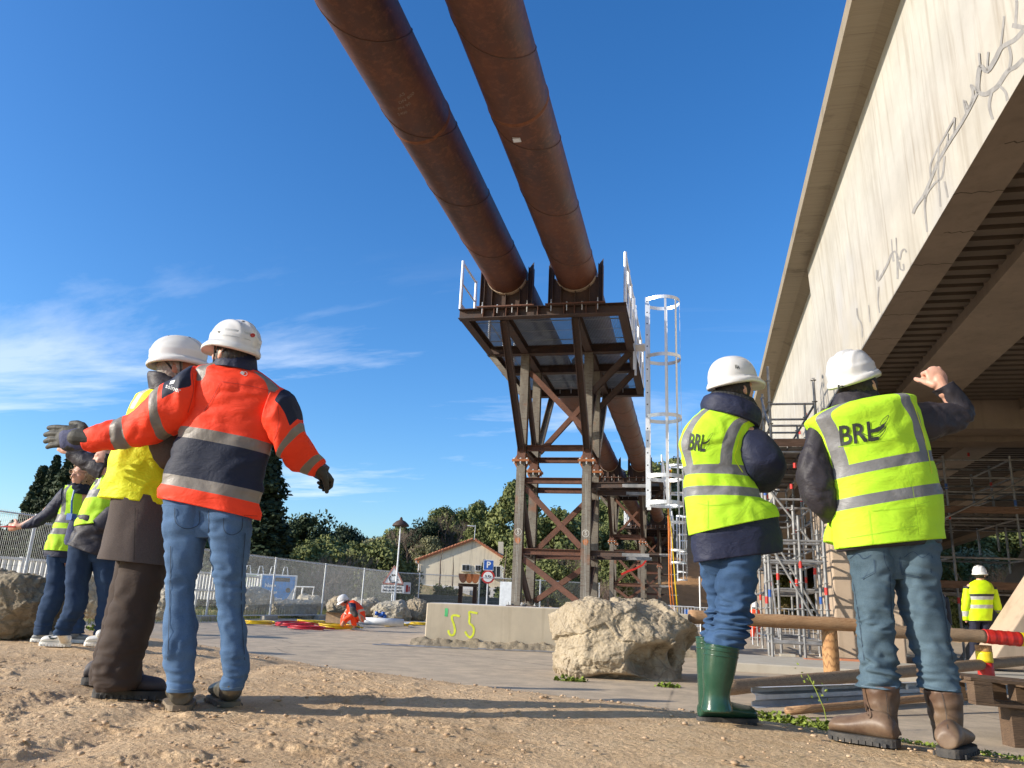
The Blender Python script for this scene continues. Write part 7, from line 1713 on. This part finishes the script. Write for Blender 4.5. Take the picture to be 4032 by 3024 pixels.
hc=P3(420,1806,d); fd=hdir(236); E_,f,u,r=head_parts(np.array(hc),fd,UP,1.0)
body(F2,MT['skin'],E_+neck(hc,np.array(P3(425,1870,d)))+hand_parts(np.array(P3(268,1778,d)),-RH*.8+UP*.35,FH,-1,.6,1.0),[capsule(np.array(P3(420,1910,d)),np.array(P3(370,2150,d)),.055,.055,14)]+stdlimbs([np.array(P3(400,1880,d)),np.array(P3(460,1885,d))],[np.array(P3(350,1830,d)),np.array(P3(450,2020,d))],[np.array(P3(275,1782,d)),np.array(P3(400,2050,d,-.15))],[np.array(P3(340,2170,d)),np.array(P3(405,2180,d))],[np.array(P3(300,2330,d)),np.array(P3(420,2330,d,.08))],[np.array(P3(242,2485,d)),np.array(P3(396,2480,d,.08))]))
garment('puffer_jacket',MT['blackc'],F2,[L([(272,2140,452,2205),(288,2105,456,2130),(306,2055,458,2060),(340,1975,462,1970),(380,1895,470,1890),(402,1858,455,1858)],d,thick=.7,wr=nfold(.016,6,12,7),n=64),
 L([(440,1815,400,1895),(388,1796,350,1864),(330,1775,300,1832),(288,1760,264,1806)],d,thick=.9,wr=nfold(.012,10,10,3)), L([(420,2000,470,1990,-.12),(375,2045,440,2085,-.16),(372,2050,400,2090,-.2)],d,thick=.8)])
def mF(s,t,V):
    xn=np.cos(t); return {'m1':np.maximum(lim(s,2.0,2.45),np.minimum(lim(xn,-.6,-.25),s-2.2))}
garment('vest',MT['hivis'],F2,[L([(302,2076,462,2058),(318,2022,464,2012),(343,1965,468,1960),(378,1898,474,1892),(398,1868,462,1862)],d,mF,thick=.78,wr=nfold(.016,7,6,17))])
legs(F2,MT['jeansN'],'jeans',[(284,2120,450,2160),(280,2165,452,2205),(300,2200,430,2225)],[(280,2140,388,2170),(262,2280,348,2290),(259,2381,335,2393),(226,2455,285,2465),(212,2502,270,2502)],[(350,2160,460,2190),(376,2280,464,2290),(386,2370,450,2375),(374,2500,420,2500)],d,dds=(0,.05),A=.011,seed=91)
a=G(157,2542); shoe(a,a+hdir(84)*.245,np.array(P3(240,2490,d)),F2,MT['whiteshoe'],MT['whiteshoe'],.046,.085,.030); a=G(333,2542); shoe(a,a+hdir(78)*.245,np.array(P3(395,2495,d)),F2,MT['whiteshoe'],MT['whiteshoe'],.046,.085,.030)
hairshell(F2,hc,f,u,r,MT['hairdark'],1.05,-.085)
garment('beret',MT['card'],F2,[L([(392,1784,448,1786),(388,1770,452,1772),(402,1758,442,1760)],d,thick=1.0,n=30)])
# ================================================================== distant people
def figure(label,x,yf,yh,d,top,legm,yaw=0,helmc='helm',pose='stand',arm=None,mfun=None,group=None,lean=0):
    H=yf-yh; P_=person(label,x,yf) if d<9 else thing('person',label,'person',tuple(atd(x,yf,d)),0,group)
    X=lambda a,b:(x+a*H+lean*b*H,yf-b*H)
    hc=np.array(P3(*X(0,.915),d)); fd=hdir(yaw); E_,f,u,r=head_parts(hc,fd,UP,1.0); q=lambda a,b,dd=0:np.array(P3(*X(a,b),d,dd))
    ar=arm or [(.13,.62,0),(.14,.46,.05)]
    body(P_,MT['skin'],E_+neck(hc,q(0,.84))+hand_parts(q(ar[1][0],ar[1][1],ar[1][2]),-UP,hdir(yaw),1,.4),[capsule(q(0,.78),q(0,.52),.078,.085,14)]+stdlimbs([q(-.10,.80),q(.10,.80)],[q(-.13,.62),q(*ar[0])],[q(-.13,.46,.05),q(*ar[1])],[q(-.045,.50),q(.045,.50)],[q(-.05,.27),q(.05,.27)],[q(-.055,.04),q(.055,.04)]),.012)
    def rg(lst,dd=0): return [(*X(a,z),*X(b,z),dd) for a,b,z in lst]
    garment('jacket',top,P_,[L(rg([(-.105,.105,.46),(-.115,.115,.55),(-.12,.12,.66),(-.13,.13,.76),(-.10,.10,.825),(-.045,.045,.86)]),d,mfun,thick=.62,n=48,wr=nfold(.012,6,6,int(x)%9)),
      L([(*X(-.155,.80),*X(-.085,.79)),(*X(-.17,.62),*X(-.10,.62)),(*X(-.16,.47),*X(-.115,.47),.05)],d,mfun,thick=1.0,n=28,wr=nfold(.01,8,8,2)),
      L([(*X(.08,.80),*X(.155,.79)),(*X(ar[0][0]-.035,ar[0][1]),*X(ar[0][0]+.035,ar[0][1]),ar[0][2]),(*X(ar[1][0]-.025,ar[1][1]+.02),*X(ar[1][0]+.025,ar[1][1]+.02),ar[1][2])],d,mfun,thick=1.0,n=28,wr=nfold(.01,8,8,3))])
    legs(P_,legm,'trousers',rg([(-.095,.095,.55),(-.10,.10,.46)]),rg([(-.10,0,.48),(-.095,-.012,.28),(-.09,-.028,.04)]),rg([(0,.10,.48),(.012,.095,.28),(.028,.09,.04)]),d,seed=int(x)%13)
    for sx in (-.055,.055):
        a=q(sx,.0); a[2]=max(gz(a)*0,0)+.0; shoe(a+hdir(yaw)*.16,a-hdir(yaw)*.12,a+UP*.12,P_,MT['blackboot'],MT['sole'],.05,.09,.03,tread=False)
    if helmc: helmet(hc+UP*.02,fd,UP,P_,1.0,.05,.142,.12,.14,strap=False)
    hairshell(P_,hc,f,u,r,MT['hairdark'],1.0); return P_
def mH(s,t,V): return {'m1':np.maximum(lim(s,1.35,1.65),lim(s,2.1,2.4)),'m2':np.maximum(.18-s,lim(s,2.4,2.62))}
MT['hivisH']=cloth('hi_vis_yellow_coat',(.62,.86,.012),(.45,.45,.43),(.03,.03,.035),None,.6,0,.6,8)
MT['orangeG']=cloth('hi_vis_orange_overalls',(.93,.07,.016),(.50,.46,.40),(.012,.017,.05),None,.6,0,.6,8)
MT['navytr']=cloth('navy_work_trousers',(.016,.018,.035),(.3,.3,.3),(.01,.01,.02),None,.8)
H2=figure('worker in yellow hi-vis coat and white helmet standing beyond the log fence, right',3858,2636,2226,14.96,MT['hivisH'],MT['navytr'],50,arm=[(.17,.60,0),(.20,.52,.05)],mfun=mH)
I2=figure('person in dark jacket behind the log fence, only a hand shows beside the raised-arm man',3672,2672,2268,13.0,MT['blackc'],MT['greytr'] if 'greytr' in MT else MT['navytr'],20,helmc=None,arm=[(.14,.63,0),(.165,.50,0)])
J2=figure('distant worker in orange overalls and white helmet beside the viaduct pier',2974,2560,2372,28.0,MT['orangeG'],MT['orangeG'],30)
# crouching worker coiling hoses
d=21.4; G2=thing('person','worker in orange hi-vis clothes crouching over the yellow hoses','person',tuple(atd(1400,2478,d)))
hc=np.array(P3(1352,2366,d)); fd=hdir(-120)-UP*.75; fd/=np.linalg.norm(fd); E_,f,u,r=head_parts(hc,fd,UP*.8+hdir(-120)*.5,1.0)
q=lambda x,y,dd=0:np.array(P3(x,y,d,dd))
body(G2,MT['skind'],E_+[capsule(hc,q(1382,2378),.05,.06)]+hand_parts(q(1352,2448,-.2),-UP-RH*.3,FH,1,.8,1.1),[capsule(q(1388,2384),q(1422,2432),.078,.085,14)]+limb((q(1384,2380,-.15),.055),(q(1386,2418,-.25),.045),(q(1353,2446,-.2),.03))+limb((q(1378,2378,.15),.055),(q(1362,2415,.1),.045),(q(1352,2440,0),.03))+limb((q(1425,2438,-.1),.08),(q(1392,2408,-.3),.06),(q(1394,2468,-.1),.04))+limb((q(1425,2438,.1),.08),(q(1362,2415,.1),.06),(q(1356,2460,.1),.04)),.012)
def mG(s,t,V): return {'m1':lim(s,1.6,1.95)}
def mGl(s,t,V): return {'m1':np.maximum(lim(s,.2,.5),lim(s,1.35,1.7))}
def mGa(s,t,V): return {'m2':1.02-s,'m1':lim(s,1.5,1.8)}
garment('overalls',MT['orangeG'],G2,[L([(1396,2452,1440,2440),(1382,2432,1438,2420),(1370,2412,1430,2396),(1362,2390,1412,2374),(1364,2372,1392,2362)],d,mG,thick=.75,wr=nfold(.02,5,5,3),n=48),
 L([(1372,2372,1400,2376,-.12),(1376,2398,1402,2398,-.22),(1368,2420,1396,2424,-.28),(1346,2440,1366,2450,-.22)],d,mGa,thick=1.0,n=30,wr=nfold(.015,6,6,5)),
 L([(1422,2416,1432,2452,-.10),(1396,2396,1404,2434,-.25),(1380,2402,1400,2416,-.32),(1380,2430,1404,2434,-.22),(1384,2462,1404,2464,-.12)],d,mGl,thick=1.0,n=30,wr=nfold(.02,6,6,6)),
 L([(1400,2420,1410,2452,.10),(1368,2404,1378,2436,.12),(1348,2420,1374,2424,.12),(1342,2445,1366,2448,.12),(1340,2462,1360,2464,.12)],d,mGl,thick=1.0,n=30,wr=nfold(.02,6,6,7))])
for a,b in (((1396,2474),-.1),((1358,2470),.1)):
    a=atz(a[0],a[1],0.); shoe(a+hdir(-80)*.14,a+hdir(100)*.14,a+UP*.12,G2,MT['blackboot'],MT['sole'],.05,.09,.03,tread=False)
voxel([capsule(q(1388,2402,-.34),q(1400,2420,-.36),.085,.07)],'knee_pad',.015,MT['sole'],G2)
helmet(hc+u*.02,fd,UP*.8+hdir(-120)*.5,G2,1.0,.05,.142,.12,.14,strap=False)
m=MB(); m.tube([hc-u*.02+r*.10,hc-u*.02+r*.13],.045,12); m.tube([hc-u*.02-r*.10,hc-u*.02-r*.13],.045,12); m.build('ear_defenders',MT['black'],G2)

# ------------------------------------------------------------------ seams, pockets, piping and painted crease shade on the clothes
MT['seam_orange']=plain('orange_seam',(.50,.03,.012),.7); MT['seam_blue']=plain('dark_blue_seam',(.018,.032,.060),.8); MT['piping']=plain('bright_yellow_piping',(.72,.86,.02),.6); MT['fold_shade']=plain('crease_shade',(.38,.62,.03),.7); MT['seam_wool']=plain('coat_seam',(.022,.018,.017),.9); MT['stitch']=plain('pale_stitching',(.17,.25,.34),.8)  # vest folds: their shade is drawn as thin darker yellow lines
def kid(par,nm): return [c for c in par.children if c.name.split('.')[0]==nm][0]
def lines(par,nm,mat,name,ls,w=2.2): conform(par,kid(par,nm),[px_ribbon(l,w,5) for l in ls],MT[mat],name,.0035)
lines(A_,'jacket','seam_orange','seam',[[(872,1502),(960,1515),(1050,1535),(1094,1550)],[(802,1620),(835,1570),(867,1506)],[(632,1950),(740,1990),(860,2020),(1014,2032)],[(1094,1600),(1098,1660),(1078,1735)],[(757,1470),(762,1540),(740,1625)]])
lines(A_,'jeans','seam_blue','seam',[[(820,2010),(822,2060),(820,2100)],[(688,2000),(693,2058),(735,2082),(782,2064),(784,2010)],[(880,2040),(884,2090),(915,2106),(950,2086),(956,2040)],[(672,2150),(668,2350),(660,2600)],[(966,2100),(950,2350),(964,2600)]],2.4)
lines(A_,'jeans','stitch','hem_stitch',[[(668,2712),(712,2718),(758,2712)],[(872,2704),(915,2710),(958,2704)]],2.0)
lines(B_,'coat','seam_wool','seam',[[(533,2000),(530,2100),(528,2205)]],2.2)
lines(D_,'vest','piping','piping',[[(3175,1668),(3232,1762),(3260,1854),(3279,2014)],[(3590,1572),(3617,1648),(3648,1751),(3670,1865)],[(3302,2158),(3450,2150),(3600,2136),(3712,2117)]],4)
lines(D_,'vest','fold_shade','crease_shade_lines',[[(3420,2010),(3428,2080),(3436,2150)],[(3580,1850),(3600,1960),(3622,2130)],[(3430,2012),(3560,1998),(3660,1975)],[(3330,2120),(3480,2095),(3610,2070)],[(3300,1760),(3420,1742),(3540,1722)]],1.8)
lines(C_,'vest','piping','piping',[[(2968,1648),(2925,1682),(2903,1760),(2893,1805),(2925,1860)],[(2716,2104),(2820,2112),(2950,2086),(3056,2034)]],3.5)
lines(C_,'vest','fold_shade','crease_shade_lines',[[(2787,1970),(2786,2040),(2788,2100)],[(2720,1975),(2800,1990),(2900,1975)],[(2880,2060),(2930,2000),(2950,1970)],[(2990,1975),(3020,2000),(3045,2020)]],1.8)
lines(D_,'jeans','stitch','hem_stitch',[[(3392,2700),(3460,2708),(3530,2702)],[(3628,2712),(3700,2722),(3772,2716)]],2.0)
lines(D_,'jeans','seam_blue','seam',[[(3360,2300),(3382,2440),(3402,2600)],[(3705,2330),(3728,2460),(3752,2600)],[(3505,2260),(3508,2340),(3512,2440)]],2.0)
for c_ in [c for c in F2.children if c.name.startswith('boot')]:
    x0=165 if c_.name=='boot' or True else 0
b_=[c for c in F2.children if c.name.startswith('boot')]
conform(F2,b_[0],[px_ribbon([(190,2500),(200,2514),(222,2512),(250,2496)],[5,6,4,2],4)],MT['ink'],'shoe_mark')
